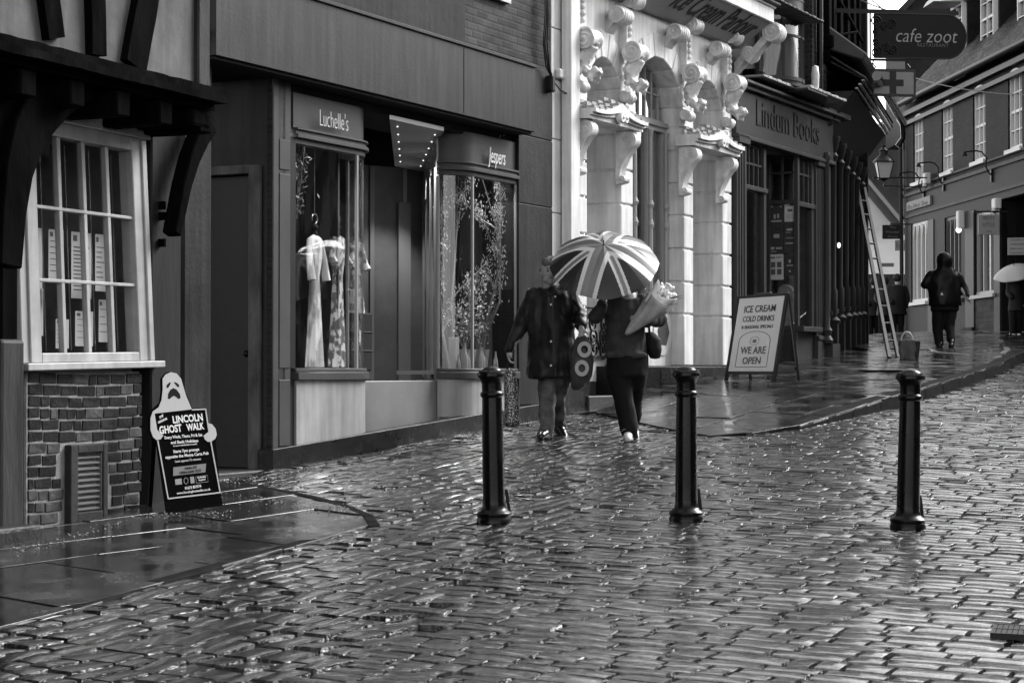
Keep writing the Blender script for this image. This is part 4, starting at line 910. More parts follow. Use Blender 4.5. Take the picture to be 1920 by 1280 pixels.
# door hoods on S-shaped consoles
def hood(pxa, ya_t, ya_b, pxb, yb_t, label=None):
    v = .30; u0, zt_ = FAC.px(pxa, ya_t, v); zb_ = FAC.z(pxa, ya_b, v); u1 = FAC.u(pxb, v, yb_t); m_ = MB()
    H = zt_ - zb_; N = 28
    def ztp(t): return zt_ - .015 + .13 * max(0, 1 - abs(2 * t - 1) * 1.02) ** 1.7 - .02 * math.sin(math.pi * abs(2 * t - 1))
    for lay, (vo, f0, f1) in enumerate(((-.05, -.02, .35), (-.02, .35, .6), (.02, .6, 1.0))):
        for i in range(N):
            ta, tb = i / N, (i + 1) / N; ua, ub_ = u0 + (u1 - u0) * ta, u0 + (u1 - u0) * tb
            za0, za1 = (zb_ + H * f0 if lay == 0 else zb_ + (ztp(ta) - zb_) * f0), zb_ + (ztp(ta) - zb_) * f1
            zb0, zb1 = (zb_ + H * f0 if lay == 0 else zb_ + (ztp(tb) - zb_) * f0), zb_ + (ztp(tb) - zb_) * f1
            m_.hexa([FAC.P(ua, -.02, za0), FAC.P(ub_, -.02, zb0), FAC.P(ub_, v + vo, zb0), FAC.P(ua, v + vo, za0), FAC.P(ua, -.02, za1), FAC.P(ub_, -.02, zb1), FAC.P(ub_, v + vo, zb1), FAC.P(ua, v + vo, za1)])
    um = (u0 + u1) / 2
    for sg in (-1, 1): m_.tube([FAC.P(um + sg * .05, v - .02, zt_ - .05), FAC.P(um + sg * .05, v + .05, zt_ - .05)], .055, 14); m_.ball(FAC.P(um + sg * .05, v + .05, zt_ - .05), .02)
    h = build(m_, 'door_hood', stucco, ICP, smooth=30)
    m_ = MB()
    for k in range(9):
        ua = u0 + (u1 - u0) * k / 9
        for j in range(3): m_.hexa([FAC.P(ua + .01 + .04 * (j % 2), .02 + j * .09, ztp(k / 9) + .015 + .04 * (2 - j)), FAC.P(ua + .13, .02 + j * .09, ztp(k / 9) + .015 + .04 * (2 - j)), FAC.P(ua + .13, .12 + j * .09, ztp(k / 9) + .04 * (2 - j) - .01), FAC.P(ua + .01, .12 + j * .09, ztp(k / 9) + .04 * (2 - j) - .01)] + [FAC.P(a, b, ztp(k / 9) + .03 + .04 * (2 - j)) for a, b in ((ua + .01, .02 + j * .09), (ua + .13, .02 + j * .09), (ua + .13, .12 + j * .09), (ua + .01, .12 + j * .09))])
    build(m_, 'hood_tiles', mat('wet_hood_slate', .32, .4, bump=.01, bscale=20, var=.4), h)
    for uc in (u0 + .13, u1 - .16):                    # consoles
        m_ = MB(); pr = [(0, 0), (.13, .0)] ; cz = zb_ - .01
        for i in range(10): a = math.pi / 2 - math.pi * .85 * i / 9; pr.append((.155 + .105 * math.cos(a), cz - .105 + .105 * math.sin(a) - cz))
        pr += [(.13, -.30), (.07, -.42), (.055, -.50)]
        for i in range(7): a = 2.2 - math.pi * 1.25 * i / 6; pr.append((.075 + .045 * math.cos(a), -.56 + .045 * math.sin(a)))
        pr += [(.0, -.62)]
        m_.prism([FAC.P(uc - .08, a, cz + b) for a, b in pr], FAC.d * .16)
        for sd in (-1, 1):
            p, rt = spiral(FAC, uc + sd * .08, .155, cz - .105, .075, axis='vz', rt=.009); m_.tube(p, rt, 5)
            m_.ball(FAC.P(uc + sd * .08, .075, cz - .56), .022)
        build(m_, 'hood_console', stucco_o, h, smooth=35, bevel=.006)
hood(1114, 199, 220, 1213, 222); hood(1311, 249, 271, 1394, 268)
# wires down the joint between the buildings
for k in range(3):
    m3 = MB(); pts = []
    for i, (x, y) in enumerate(((1022, -30), (1021 + k * 4, 30), (1020 + k * 3, 80), (1024 + k * 2, 125), (1036 + k, 152), (1052, 170), (1066, 178))):
        u_, z_ = FAC.px(x, y, .08); pts.append(FAC.P(u_, .08 + .01 * math.sin(i * 2 + k), z_))
    m3.tube(pts, .008, 6); solo(m3, 'cable', ir, ('thick black cable', 'thin black cable', 'black cable with a slack loop')[k] + ' running down the joint beside the white rainwater pipe', 'cable', group='cables between the brick shop and the white shop', smooth=60)
m3 = MB(); u_, z_ = FAC.px(1036, 156, .08); m3.pbox(FAC, u_ - .05, u_ + .05, .0, .1, z_ - .1, z_ + .08); solo(m3, 'junction_box', ir, 'small black cable junction box at the corner of the white shop', 'junction box', bevel=.02)
# ================================================================ BOOKSHOP
bk = mat('sage_grey_shop_paint', .06, .4, bump=.001, bscale=25, var=.15, vscale=3, streak=.15)
bk2 = mat('bookshop_fascia', .05, .4, bump=.001, bscale=25, var=.15)
BKS = thing('bookshop', 'grey painted bookshop front with recessed doorway, small paned upper lights and bow window above', 'shop', tuple(FAC.P(13.5, 0, G(28.5))))
uB0, uB1 = U(1373), U(1556)
zB0 = G(27.2); zfb = FAC.z(1396, 257); zft = FAC.z(1396, 172)
def col(a, b, v, z0, z1, nm='pilaster', m=bk, **k):
    m_ = MB(); m_.pbox(FAC, a, b, -.12, v, z0, z1); w_ = b - a
    for t in (.25, .5, .75): m_.pbox(FAC, a + w_ * (t - .07), a + w_ * (t + .07), -.02, v + .015, z0 + .7, z1 - .15)
    m_.pbox(FAC, a - .015, b + .015, -.1, v + .03, z0, z0 + .6); m_.pbox(FAC, a - .02, b + .02, -.1, v + .05, z0 + .6, z0 + .66)
    m_.pbox(FAC, a - .02, b + .02, -.1, v + .05, z1 - .12, z1); return build(m_, nm, m, BKS, bevel=.006)
col(U(1375), U(1394), .05, zB0, zfb); col(U(1527), U(1541), .03, zB0, zfb)
m3 = MB(); m3.pbox(FAC, U(1541), U(1556), -.1, .02, zB0, zfb + .5)
h_ = FAC.z(1550, 290) - (zB0 + .55); m3.lathe(FAC.P(U(1550, .08), .08, zB0 + .55), [(.08, 0), (.1, .05), (.06, .12), (.085, .2), (.05, .26), (.045, .5), (.042, h_ * .95), (.07, h_ * .97), (.05, h_)], 14)
m3.pbox(FAC, U(1542), U(1556), 0, .16, zB0, zB0 + .55); build(m3, 'corner_column', bk, BKS, smooth=40)
# fascia and projecting cornice
m3 = MB(); m3.pbox(FAC, uB0, uB1, -.15, .06, zfb, zft); m3.pbox(FAC, uB0, uB1, -.1, .1, zfb - .05, zfb); build(m3, 'fascia', bk2, BKS, bevel=.006)
text('fascia_lettering', 'Lindum Books', mat('faded_dark_letter', .024, .5), BKS, FAC.P(U(1418, .06, 240), .064, FAC.z(1418, 234, .06)), FAC.d, (0, 0, 1), width=U(1535, .06, 270) - U(1418, .06, 240), height=.36, ext=.01, bold=-.004)
m3 = MB(); m3.pbox(FAC, uB0, uB1 + .1, -.1, .14, zft, zft + .06); m3.pbox(FAC, uB0, uB1 + .1, -.1, .22, zft + .06, zft + .10); build(m3, 'cornice', mat('pale_cornice_edge', .1, .35), BKS, bevel=.006)  # cornice painted paler than the shopfront
zr_ = FAC.z(1421, 143, .25)
m3 = MB(); m3.pbox(FAC, U(1418, .2, 140), U(1478, .2, 170), -.1, .24, zft + .16, zr_); bay = [(U(1478, .2, 170), .24), (U(1500, .4, 180), .52), (U(1537, .4, 190), .52), (U(1543, .2, 190), .24), (U(1543, .2, 190), -.1), (U(1478, .2, 170), -.1)]
m3.prism([FAC.P(a, b, zft + .14) for a, b in bay], (0, 0, zr_ - zft - .14)); m3.pbox(FAC, U(1543, .1, 190), U(1584, .1, 210), -.1, .2, zft + .14, zr_ - .12); build(m3, 'bay_base', mat('grey_leadwork', .06, .4, bump=.002, bscale=20, var=.2), BKS, bevel=.01)
m3 = MB()
for k in range(16): 
    a = U(1418, .2, 140) + k * .19; vv = .28 if a < bay[0][0] else .5
    m3.pbox(FAC, a, a + .17, -.1, vv + .03, zr_ + .002, zr_ + .035 + .008 * (k % 2))
build(m3, 'bay_flashing_tiles', mat('wet_hood_slate', .12), BKS, bevel=.006)
m3 = MB(); m3.pbox(FAC, U(1400, 0, 120), U(1422, 0, 120), -.1, .12, zft, zr_ + .15); build(m3, 'end_bracket', oak, BKS, bevel=.02)
# upper wall and bow window
m3 = MB(); m3.pbox(FAC, uI1 + .02, U(1545, 0, 60), -.4, -.06, zft + .1, 9.5); build(m3, 'upper_wall', mat('dark_upper_render', .06, .6, bump=.004, bscale=10, var=.3), BKS)
ubc, rb = (U(1452, .2, 100) + U(1512, .2, 100)) / 2 - .05, .62
bow = arc((ubc, -.25), rb, 165, 15, 16); zb1_ = FAC.z(1480, 150, .3)
mW = MB(); wallpath(mW, FAC, bow[::1], -.04, .0, zr_ + .03, zb1_); wallpath(mW, FAC, bow, -.04, .02, zb1_, zb1_ + .05)
ztb = FAC.z(1480, 28, .3)
for z in (zb1_ + .62, zb1_ + 1.15): wallpath(mW, FAC, bow, -.03, .01, z, z + .03)
wallpath(mW, FAC, bow, -.05, .06, ztb, ztb + .06); wallpath(mW, FAC, bow, -.04, .0, ztb + .06, 9)
for i in (0, 4, 8, 12, 16): mW.box(FAC.P(bow[i][0], bow[i][1], (zb1_ + ztb) / 2), .035, .035, ztb - zb1_, 0)
bw_o = build(mW, 'bow_window', bk, BKS, smooth=35)
m3 = MB(); wallpath(m3, FAC, bow, -.02, -.012, zb1_, ztb); build(m3, 'bow_glass', glass, bw_o, smooth=40)
m3 = MB(); wallpath(m3, FAC, arc((ubc, -.25), rb - .1, 160, 20, 12), -.02, .0, zb1_, ztb); build(m3, 'net_curtain', mat('grey_net_curtain', .13, .8, bump=.01, bscale=9, var=.5, stretch=(3, 3, .2)), bw_o)
m3 = MB()
for a, b in ((1424, 1440),): m3.pbox(FAC, U(a, 0, 110), U(b, 0, 110), -.1, .0, FAC.z(1430, 165), 8); 
for z in (0, .5, 1.0): m3.pbox(FAC, U(1424, 0, 110), U(1440, 0, 110), -.1, .02, FAC.z(1430, 150) + z, FAC.z(1430, 150) + z + .03)
build(m3, 'side_window', bk, BKS)
m3 = MB(); m3.pbox(FAC, U(1516, 0, 90), U(1543, 0, 90), -.3, .06, zr_ + .1, 9); build(m3, 'upper_brick_pier', brick_mat('dark_brick', math.atan2(FAC.d.y, FAC.d.x), .03, .055, .07), BKS)
m3 = MB(); m3.tube([FAC.P(U(1535, .1, 90), .12, zr_), FAC.P(U(1535, .1, 90), .12, 9)], .05, 10); build(m3, 'rainwater_pipe', steel, BKS, smooth=60)
m3 = MB(); m3.lathe(FAC.P(U(1531, .3, 160), .28, zr_ + .03), [(.05, 0), (.06, .3), (.045, .42), (.0, .44)], 12); build(m3, 'white_finial', stucco_o, BKS, smooth=60)
# ground floor windows: left light, canted return with posters, right light
zsl = FAC.z(1500, 611); zt1 = FAC.z(1410, 262); ztm = FAC.z(1410, 357)
m3 = MB(); a, b = U(1395), U(1437)
m3.pbox(FAC, a, a + .1, -.1, -.0, zB0 + .5, zfb); m3.pbox(FAC, b - .1, b, -.1, .0, zB0, zfb); m3.pbox(FAC, a, b, -.1, .03, ztm, ztm + .06); m3.pbox(FAC, a, b, -.1, .03, zsl - .08, zsl); m3.pbox(FAC, a, b, -.1, -.02, zfb - .1, zfb)
for k in (1, 2, 3): m3.pbox(FAC, a + .08 + (b - a - .16) * k / 4 - .014, a + .08 + (b - a - .16) * k / 4 + .014, -.07, -.02, ztm, zfb)
m3.pbox(FAC, a, b, -.065, -.025, (ztm + zfb) / 2, (ztm + zfb) / 2 + .03); build(m3, 'window_frame', bk, BKS, bevel=.004)
m3 = MB(); m3.pbox(FAC, a + .08, b - .08, -.052, -.046, zsl, zfb - .08); build(m3, 'window_glass', glass, BKS)
m3 = MB(); m3.pbox(FAC, a, b, -.1, -.01, zB0, zsl - .08); build(m3, 'stall_riser', bk, BKS, bevel=.006); m3 = MB(); m3.pbox(FAC, U(1493), U(1527), -.1, -.01, G(29) - .1, zsl - .08); build(m3, 'stall_riser', bk, BKS, bevel=.006)
CN = Plane(FAC.P(U(1493), 0, 0)[:2], (-FAC.n)[:2]); CN.n = -FAC.d.copy()
cl_, cr_ = CN.u(1439, 0, 500), 0.0
zt2 = CN.z(1465, 380); 
m3 = MB(); m3.pbox(CN, -.03, cl_, -.06, .01, zt2 - .025, zt2 + .035); m3.pbox(CN, -.03, .03, -.06, .02, zsl, zfb); m3.pbox(CN, cl_ - .04, cl_ + .02, -.06, .02, zB0, zfb); m3.pbox(CN, 0, cl_, -.06, .02, zsl - .06, zsl)
for k in (.5,): m3.pbox(CN, cl_ * k - .015, cl_ * k + .015, -.05, .0, zt2, zfb)
m3.pbox(CN, 0, cl_, -.05, .0, zt2 + .42, zt2 + .45); build(m3, 'canted_window_frame', bk, BKS, bevel=.004)
m3 = MB(); m3.pbox(CN, 0, cl_, -.03, -.024, zsl, zfb); build(m3, 'canted_glass', glass, BKS)
m3 = MB(); m3.pbox(CN, 0, cl_, -.05, -.0, zB0 - .2, zsl - .06); build(m3, 'canted_riser', bk, BKS)
m3 = MB(); a, b = U(1493), U(1527)
m3.pbox(FAC, b - .12, b, -.1, .0, zsl, zfb); m3.pbox(FAC, a, b, -.1, .02, zt2 - .05, zt2 + .02); m3.pbox(FAC, a - .02, b + .02, -.1, .12, zsl - .08, zsl - .01)
for k in (1, 2, 3): m3.pbox(FAC, a + (b - a) * k / 4 - .014, a + (b - a) * k / 4 + .014, -.07, -.02, zt2, zfb)
m3.pbox(FAC, a, b, -.065, -.025, zt2 + .42, zt2 + .45); m3.pbox(FAC, a, b, -.1, -.0, zfb - .06, zfb); build(m3, 'window_frame', bk, BKS, bevel=.004)
m3 = MB(); m3.pbox(FAC, a, b - .1, -.052, -.046, zsl, zfb); build(m3, 'window_glass', glass, BKS)
m3 = MB(); m3.pbox(FAC, uB0 + .1, uB1, -2.2, -2.15, zB0 - .3, zfb + .2); m3.pbox(FAC, uB0 + .1, uB1, -2.2, -.1, zfb - .02, zfb + .03); m3.pbox(FAC, uB0 + .1, U(1437), -2.15, -.1, zsl - .05, zsl - .02); m3.pbox(FAC, U(1493) + .05, U(1527), -2.15, -.1, zsl - .05, zsl - .02); m3.pbox(FAC, uB1 - .05, uB1, -2.2, -.1, zB0, zfb + .2); m3.pbox(FAC, U(1527), uB1 - .02, -.4, -.1, zB0, zfb); build(m3, 'shop_interior', mat('dim_bookshop_interior', .2, .7, var=.4), BKS)
m3 = MB(); m3.pbox(FAC, U(1437), U(1493), -1.1, -1.05, zB0, zfb); build(m3, 'shop_door', mat('dark_green_door', .04, .35), BKS)
m3 = MB(); m3.pbox(FAC, U(1397), U(1437) + .4, -.62, -.6, zsl - .02, zfb); build(m3, 'window_backdrop', mat('grey_book_display', .17, .7, var=.6, vscale=4), BKS)
m3 = MB(); m3.pbox(FAC, U(1493) + .1, U(1527) + .1, -.7, -.68, zsl - .02, zfb); build(m3, 'window_backdrop', mat('grey_book_display', .17), BKS)
# ================================================================ DARK TIMBER SHOP AT THE CORNER
DS = Plane(((1555 - 960) / F * 30.5, 30.5), (.268, 1))
blk = mat('black_shopfront_paint', .006, .3, bump=.001, bscale=20, var=.4, rvar=.12)
DRK = thing('corner_shop', 'black painted corner shop with fluted columns and dark timber framed storey above', 'shop', tuple(DS.P(2.5, 0, G(33))))
L_ = 5.1; zd0 = G(30.5) - .1
zbb = (DS.z(1566, 256) + DS.z(1613, 308)) / 2
m3 = MB(); m3.pbox(DS, .0, L_, -.5, -.10, zd0, zbb + 1.0); build(m3, 'shop_wall', blk, DRK)
for k, u_ in enumerate((.15, 1.2, 2.2, 3.2, 4.1, 5.0)):
    m3 = MB(); hh = zbb - .1 - (G(DS.P(u_, 0, 0).y) + .12); zb_ = G(DS.P(u_, 0, 0).y) + .12
    m3.pbox(DS, u_ - .12, u_ + .12, -.1, .12, zb_, zb_ + .5)
    m3.lathe(DS.P(u_, .04, zb_ + .5), [(.11, 0), (.12, .05), (.07, .1), (.075, .5), (.05, .55), (.06, hh - .9), (.09, hh - .8), (.06, hh - .75), (.12, hh - .55), (.12, hh - .5)], 12); build(m3, 'column', mat('charcoal_column', .016, .6), DRK, smooth=40)
m3 = MB(); PPd = [(0, -.02), (2, -.02), (4, -.02), (L_, -.02)]; wallpath(m3, DS, PPd, -.1, .03, gf(.0), gf(.75)); wallpath(m3, DS, PPd, -.1, .06, gf(.75), gf(.82)); build(m3, 'stall_riser', mat('dark_riser_paint', .05, .35, bump=.002, bscale=15), DRK)
m3 = MB(); m3.pbox(DS, .3, L_ - .3, -.099, -.095, G(33) + .9, zbb - .1); build(m3, 'shop_glass', mat('dark_reflecting_glass', .012, .05, spec=.8), DRK)
for (x, y) in ((1572, 430), (1572, 560)):
    m3 = MB(); u_, z_ = DS.px(x, y)
    for j in range(5):
        p, rt = spiral(DS, u_ + (.09 if j % 2 else -.09), .0, z_ + (j - 2) * .17, .10, a0=j, sgn=(-1) ** j, rt=.012); m3.tube(p, rt, 5)
    build(m3, 'scroll_ornament', mat('silver_scrollwork', .35, .4), DRK)
m3 = MB(); u_, z_ = DS.px(1568, 460, .06); m3.ball(DS.P(u_, .1, z_), .034, 10, 7, (.8, .8, 1.3)); lp = build(m3, 'lamp_bulb', mat('lit_lamp', .9, .5, emit=.35), DRK, smooth=60)
# leaning fascia board, gutter, tiles
tv, tz = .42, 0
ub_a, ub_b = DS.u(1566, 0, 256), DS.u(1613, 0, 308); utop = DS.px(1617, 190, tv); 
zt_ = (DS.z(1617, 190, tv) + DS.z(1660, 252, tv)) / 2
ua_, ub_ = -.2, DS.u(1660, tv, 252)
m3 = MB(); m3.hexa([DS.P(ua_, 0, zbb), DS.P(ub_, 0, zbb), DS.P(ub_, -.06, zbb), DS.P(ua_, -.06, zbb), DS.P(ua_, tv, zt_), DS.P(ub_, tv, zt_), DS.P(ub_, -.06, zt_), DS.P(ua_, -.06, zt_)])
fb = build(m3, 'leaning_fascia', mat('dark_fascia_board', .018, .4, var=.3), DRK, bevel=.01)
m3 = MB(); dl_ = (DS.P(0, tv, zt_) - DS.P(0, 0, zbb)); dn = dl_.normalized(); fnn = DS.d.cross(dn).normalized()
m3 = MB()
for k, v in enumerate((0, .06, .12)): m3.beam(DS.P(ua_, tv + .02 + v * .8, zt_ + .03 + v), DS.P(ub_ + .1, tv + .02 + v * .8, zt_ + .03 + v), .05, .035)
build(m3, 'fascia_moulding', mat('wet_lead_edge', .25, .2, metal=.3), DRK, bevel=.01)
m3 = MB(); m3.hexa([DS.P(ua_, tv + .12, zt_ + .16), DS.P(ub_ + .1, tv + .12, zt_ + .16), DS.P(ub_ + .1, -.3, zt_ + .62), DS.P(ua_, -.3, zt_ + .62), DS.P(ua_, tv + .12, zt_ + .20), DS.P(ub_ + .1, tv + .12, zt_ + .20), DS.P(ub_ + .1, -.3, zt_ + .66), DS.P(ua_, -.3, zt_ + .66)])
for k in range(26):
    for j in range(4):
        u_ = ua_ + k * .22; v_ = tv + .16 - j * .17; z_ = zt_ + .17 + j * .115
        m3.beam(DS.P(u_, v_, z_), DS.P(u_, v_ - .2, z_ + .135), .19, .03, w2=.19)
build(m3, 'fascia_tiles', tile_m, DRK, bevel=.006)
m3 = MB(); m3.tube([DS.P(ua_ + .3, tv + .30, zt_ + .25), DS.P(ub_ + .15, tv + .30, zt_ + .22)], .075, 12); m3.tube([DS.P(ub_ + .1, tv + .30, zt_ + .22), DS.P(ub_ + .2, tv + .30, zt_ - .05), DS.P(ub_ + .2, tv + .2, zt_ - .2)], .05, 10); build(m3, 'gutter', mat('shiny_black_gutter', .012, .12, coat=.8), DRK, smooth=60)
# timber framed storey over it
m3 = MB(); m3.pbox(DS, -.4, L_ + .2, -.4, -.02, zt_ + .3, 11); build(m3, 'upper_panel', mat('panel_plaster', .11, .7, var=.2), DRK)  # grey plaster between the studs, mild random tone
for k, u_ in enumerate((-.3, .45, 1.5, 2.7, 3.8, 4.8)):
    m3 = MB(); m3.pbox(DS, u_ - (.16 if k == 0 else .2), u_ + .2, -.1, .06, zt_ + .4, 11); build(m3, 'stud', oak, DRK, bevel=.01)
m3 = MB(); m3.pbox(DS, -.5, L_ + .3, -.1, .12, DS.z(1600, 150, .1), DS.z(1600, 128, .1)); m3.pbox(DS, -.5, L_ + .3, -.1, .09, DS.z(1600, 45, .1), DS.z(1600, 37, .1)); build(m3, 'rail', oak, DRK, bevel=.02)
m3 = MB(); uu_, zz_ = DS.px(1585, 160, .3)
m3.hexa([DS.P(-.4, .0, zt_ + .62), DS.P(3.5, .0, zt_ + .62), DS.P(3.5, .55, zt_ + .42), DS.P(-.4, .55, zt_ + .42), DS.P(-.4, .0, zt_ + 1.0), DS.P(3.5, .0, zt_ + 1.0), DS.P(3.5, .62, zt_ + .52), DS.P(-.4, .62, zt_ + .52)]); build(m3, 'lead_canopy', mat('grey_leadwork', .06), DRK, bevel=.02)
m3 = MB(); e = DS.P(L_ + .15, 0, 0); m3.pbox(DS, L_, L_ + .2, -.5, .15, G(36), zbb + 3); build(m3, 'corner_post', blk, DRK, bevel=.02)
# ================================================================ HANGING SIGNS
SG = Plane(((1555 - 960) / F * 31, 31), (1, .12))        # hangs out across the street, facing the camera
signm = mat('sign_face', .005, .35, var=.1)
def sg(px, py, v=0): return SG.px(px, py, v)
CZ = thing('restaurant_sign', 'dark rounded cafe zoot hanging sign on a black scrolled iron bracket', 'hanging sign', tuple(SG.P(*(lambda q: (q[0], 0, q[1]))(sg(1640, 70)))))
(u0, z1), (u1, _) = sg(1638, 26), sg(1810, 26); z0 = SG.z(1700, 110); r_ = (z1 - z0) / 2
pl_ = [(u0, z0), (u1 - r_ * .9, z0)] + [(u1 - r_ * .9 + r_ * .9 * math.cos(R(a)), (z0 + z1) / 2 + r_ * math.sin(R(a))) for a in range(-80, 90, 10)] + [(u1 - r_ * .9, z1), (u0, z1)]
m3 = MB(); m3.prism([SG.P(a, -.03, b) for a, b in pl_], SG.n * .06); build(m3, 'sign_board', signm, CZ, bevel=.012, seg=2)
m3 = MB(); pc = [SG.P(a, .032, b) for a, b in pl_]; m3.tube(pc, .012, 6); build(m3, 'board_rim', mat('grey_rim', .05, .35), CZ)
m3 = MB(); m3.beam(SG.P(SG.u(1548), 0, z1 + .035), SG.P(u1 - .12, 0, z1 + .035), .05, .06); m3.beam(SG.P(SG.u(1548), 0, z0 - .03), SG.P(SG.u(1728), 0, z0 - .03), .035, .035)
m3.tube([SG.P(SG.u(1556), 0, z0 - .25), SG.P(SG.u(1558), 0, z0 + .1), SG.P(SG.u(1575), 0, z0 + .35), SG.P(SG.u(1610), 0, z0 + .4)], .02, 6)
for x, y, r, s, a in ((1642, 40, .09, 1, 0), (1641, 60, .06, -1, 2), (1641, 78, .06, 1, 4), (1643, 98, .10, -1, 1), (1672, 46, .085, -1, 3), (1674, 92, .085, 1, 3), (1660, 50, .07, 1, 1), (1660, 88, .07, -1, 1)):
    u_, z_ = sg(x, y, .05); p, rt = spiral(SG, u_, .05, z_, r, a0=a, sgn=s, rt=.011); m3.tube(p, rt, 6)
m3.beam(SG.P(SG.u(1633), 0, z0 - .03), SG.P(SG.u(1633), 0, z1 + .03), .025, .025, up=(0, 1, 0)); build(m3, 'bracket', ir, CZ, smooth=40)
lt = mat('sign_letter', .3, .5); xq, zq = sg(1680, 79, .03)
text('sign_lettering', 'cafe zoot', lt, CZ, SG.P(xq, .034, zq), SG.d, (0, 0, 1), width=SG.u(1797, .03) - xq, height=.215, ext=.004, shear=.22, bold=-.008)
xq, zq = sg(1720, 88, .03); text('sign_lettering', 'RESTAURANT', mat('faint_letter', .16, .5), CZ, SG.P(xq, .034, zq), SG.d, (0, 0, 1), width=SG.u(1780, .03) - xq, height=.055, ext=.004, spacing=1.2)
CR = thing('cross_sign', 'pale rectangular sign with a dark cross hanging on hooks below the restaurant sign', 'hanging sign', tuple(SG.P(*(lambda q: (q[0], 0, q[1]))(sg(1675, 155)))))
(u0, z1_), (u1, z0_) = sg(1637, 134), sg(1713, 178)
m3 = MB(); m3.pbox(SG, u0, u1, -.03, .03, z0_, z1_); build(m3, 'sign_panel', mat('pale_sign_panel', .2, .4, var=.15), CR, bevel=.006)
m3 = MB(); m3.pbox(SG, u0 - .02, u1 + .02, -.04, .04, z1_, z1_ + .035); m3.pbox(SG, u0 - .02, u1 + .02, -.04, .04, z0_ - .03, z0_); m3.pbox(SG, u1, u1 + .025, -.04, .038, z0_, z1_); build(m3, 'panel_frame', mat('grey_rim', .05), CR)
m3 = MB(); uc, zc_ = sg(1673, 156); m3.pbox(SG, uc - .17, uc + .17, .03, .04, zc_ - .05, zc_ + .05); m3.pbox(SG, uc - .05, uc + .05, .03, .042, zc_ - .17, zc_ + .17); build(m3, 'cross', mat('dark_cross', .03, .4), CR)
m3 = MB()
for x in (1640, 1704):
    u_ = SG.u(x); m3.tube([SG.P(u_, 0, z1_ + .03), SG.P(u_ + .03, 0, z1_ + .07), SG.P(u_ - .02, 0, z1_ + .13), SG.P(u_ - .005, 0, z0 - .04)], .012, 6)
build(m3, 'hook', ir, CR)
# ================================================================ BRICK BUILDING ACROSS THE END OF THE STREET
RB = Plane((10.29, 51), (.0696, -1))
rb_ang = math.atan2(RB.d.y, RB.d.x)
rbrick = brick_mat('dark_red_brick', rb_ang, .008, .02, .024, mortar=.008)
RBT = thing('brick_terrace', 'long brick terrace with white sash windows, tiled roof with dormers and shops below', 'building', tuple(RB.P(4, 0, G(46))))
ru = lambda px, py=450, v=0: RB.u(px, v, py)
zeave = RB.z(1697, 199); uEnd = 16.0; u00 = ru(1697)
zfl, zfh = RB.z(1700, 408), RB.z(1700, 368)          # shop fascia line, string course
zst = RB.z(1713, 352)
def rwall(m_, holes, z0, z1, ua, ub, v0=-.3, v1=0):
    us = sorted({ua, ub, *[h[0] for h in holes], *[h[1] for h in holes]})
    for a, b in zip(us, us[1:]):
        hs = sorted([(h[2], h[3]) for h in holes if h[0] <= a + 1e-6 and h[1] >= b - 1e-6]); z = z0
        for lo, hi in hs:
            if lo > z: m_.pbox(RB, a, b, v0, v1, z, lo)
            z = hi
        if z < z1: m_.pbox(RB, a, b, v0, v1, z, z1)
wins = []
for x0, x1, yt, yb in ((1713, 1733, 222, 341), (1769, 1790, 195, 321), (1829, 1852, 165, 301), (1891, 1918, 135, 277)):
    um = (ru(x0) + ru(x1)) / 2; hw = max(.42, (ru(x1) - ru(x0)) / 2); wins.append((um - hw, um + hw, RB.z((x0 + x1) / 2, yb), RB.z((x0 + x1) / 2, yt)))
zb_m = sum(w_[2] for w_ in wins) / 4; zt_m = sum(w_[3] for w_ in wins) / 4
sp = (wins[3][0] - wins[0][0]) / 3; wins = [(wins[0][0] + sp * i, wins[0][0] + sp * i + (wins[1][1] - wins[1][0]), zb_m, zt_m) for i in range(5)]
shops = [(ru(1709), ru(1741), RB.z(1709, 568), RB.z(1709, 420)), (ru(1772), ru(1803), RB.z(1790, 560), RB.z(1790, 404)), (ru(1829), ru(1868), RB.z(1848, 552), RB.z(1848, 396)), (ru(1879), ru(1879) + 3.2, G(42), RB.z(1885, 372))]
m3 = MB(); rwall(m3, wins, zfh, zeave, u00, uEnd); build(m3, 'brick_wall', rbrick, RBT)
m3 = MB(); rwall(m3, shops, G(52) - .8, zfh, u00, uEnd, v1=.01); build(m3, 'shop_wall', mat('grey_painted_brick', .012, .5, bump=.004, bscale=18, var=.2, vscale=3), RBT)
m3 = MB(); m3.pbox(RB, u00, uEnd, -.05, .06, zfh - .03, zfh + .05); m3.pbox(RB, u00, uEnd, -.05, .05, zfl - .03, zfl + .04); m3.pbox(RB, u00, uEnd, -.05, .045, zst, zst + .05); build(m3, 'string_course', mat('pale_string_course', .05, .5, bump=.004, bscale=14, var=.5), RBT)
m3 = MB(); m3.pbox(RB, u00 - .1, uEnd, -.05, .14, zeave - .32, zeave - .2); m3.pbox(RB, u00 - .1, uEnd, -.05, .09, zeave - .55, zeave - .45); build(m3, 'eaves_moulding', mat('grey_rim', .09), RBT)
m3 = MB(); m3.tube([RB.P(u00 - .1, .27, zeave - .02), RB.P(uEnd, .27, zeave - .02)], .07, 10); m3.tube([RB.P(u00, .22, zeave - .05), RB.P(u00 - .02, .1, zeave - .4), RB.P(u00 - .02, .08, G(51))], .055, 10); build(m3, 'gutter', ir, RBT, smooth=60)
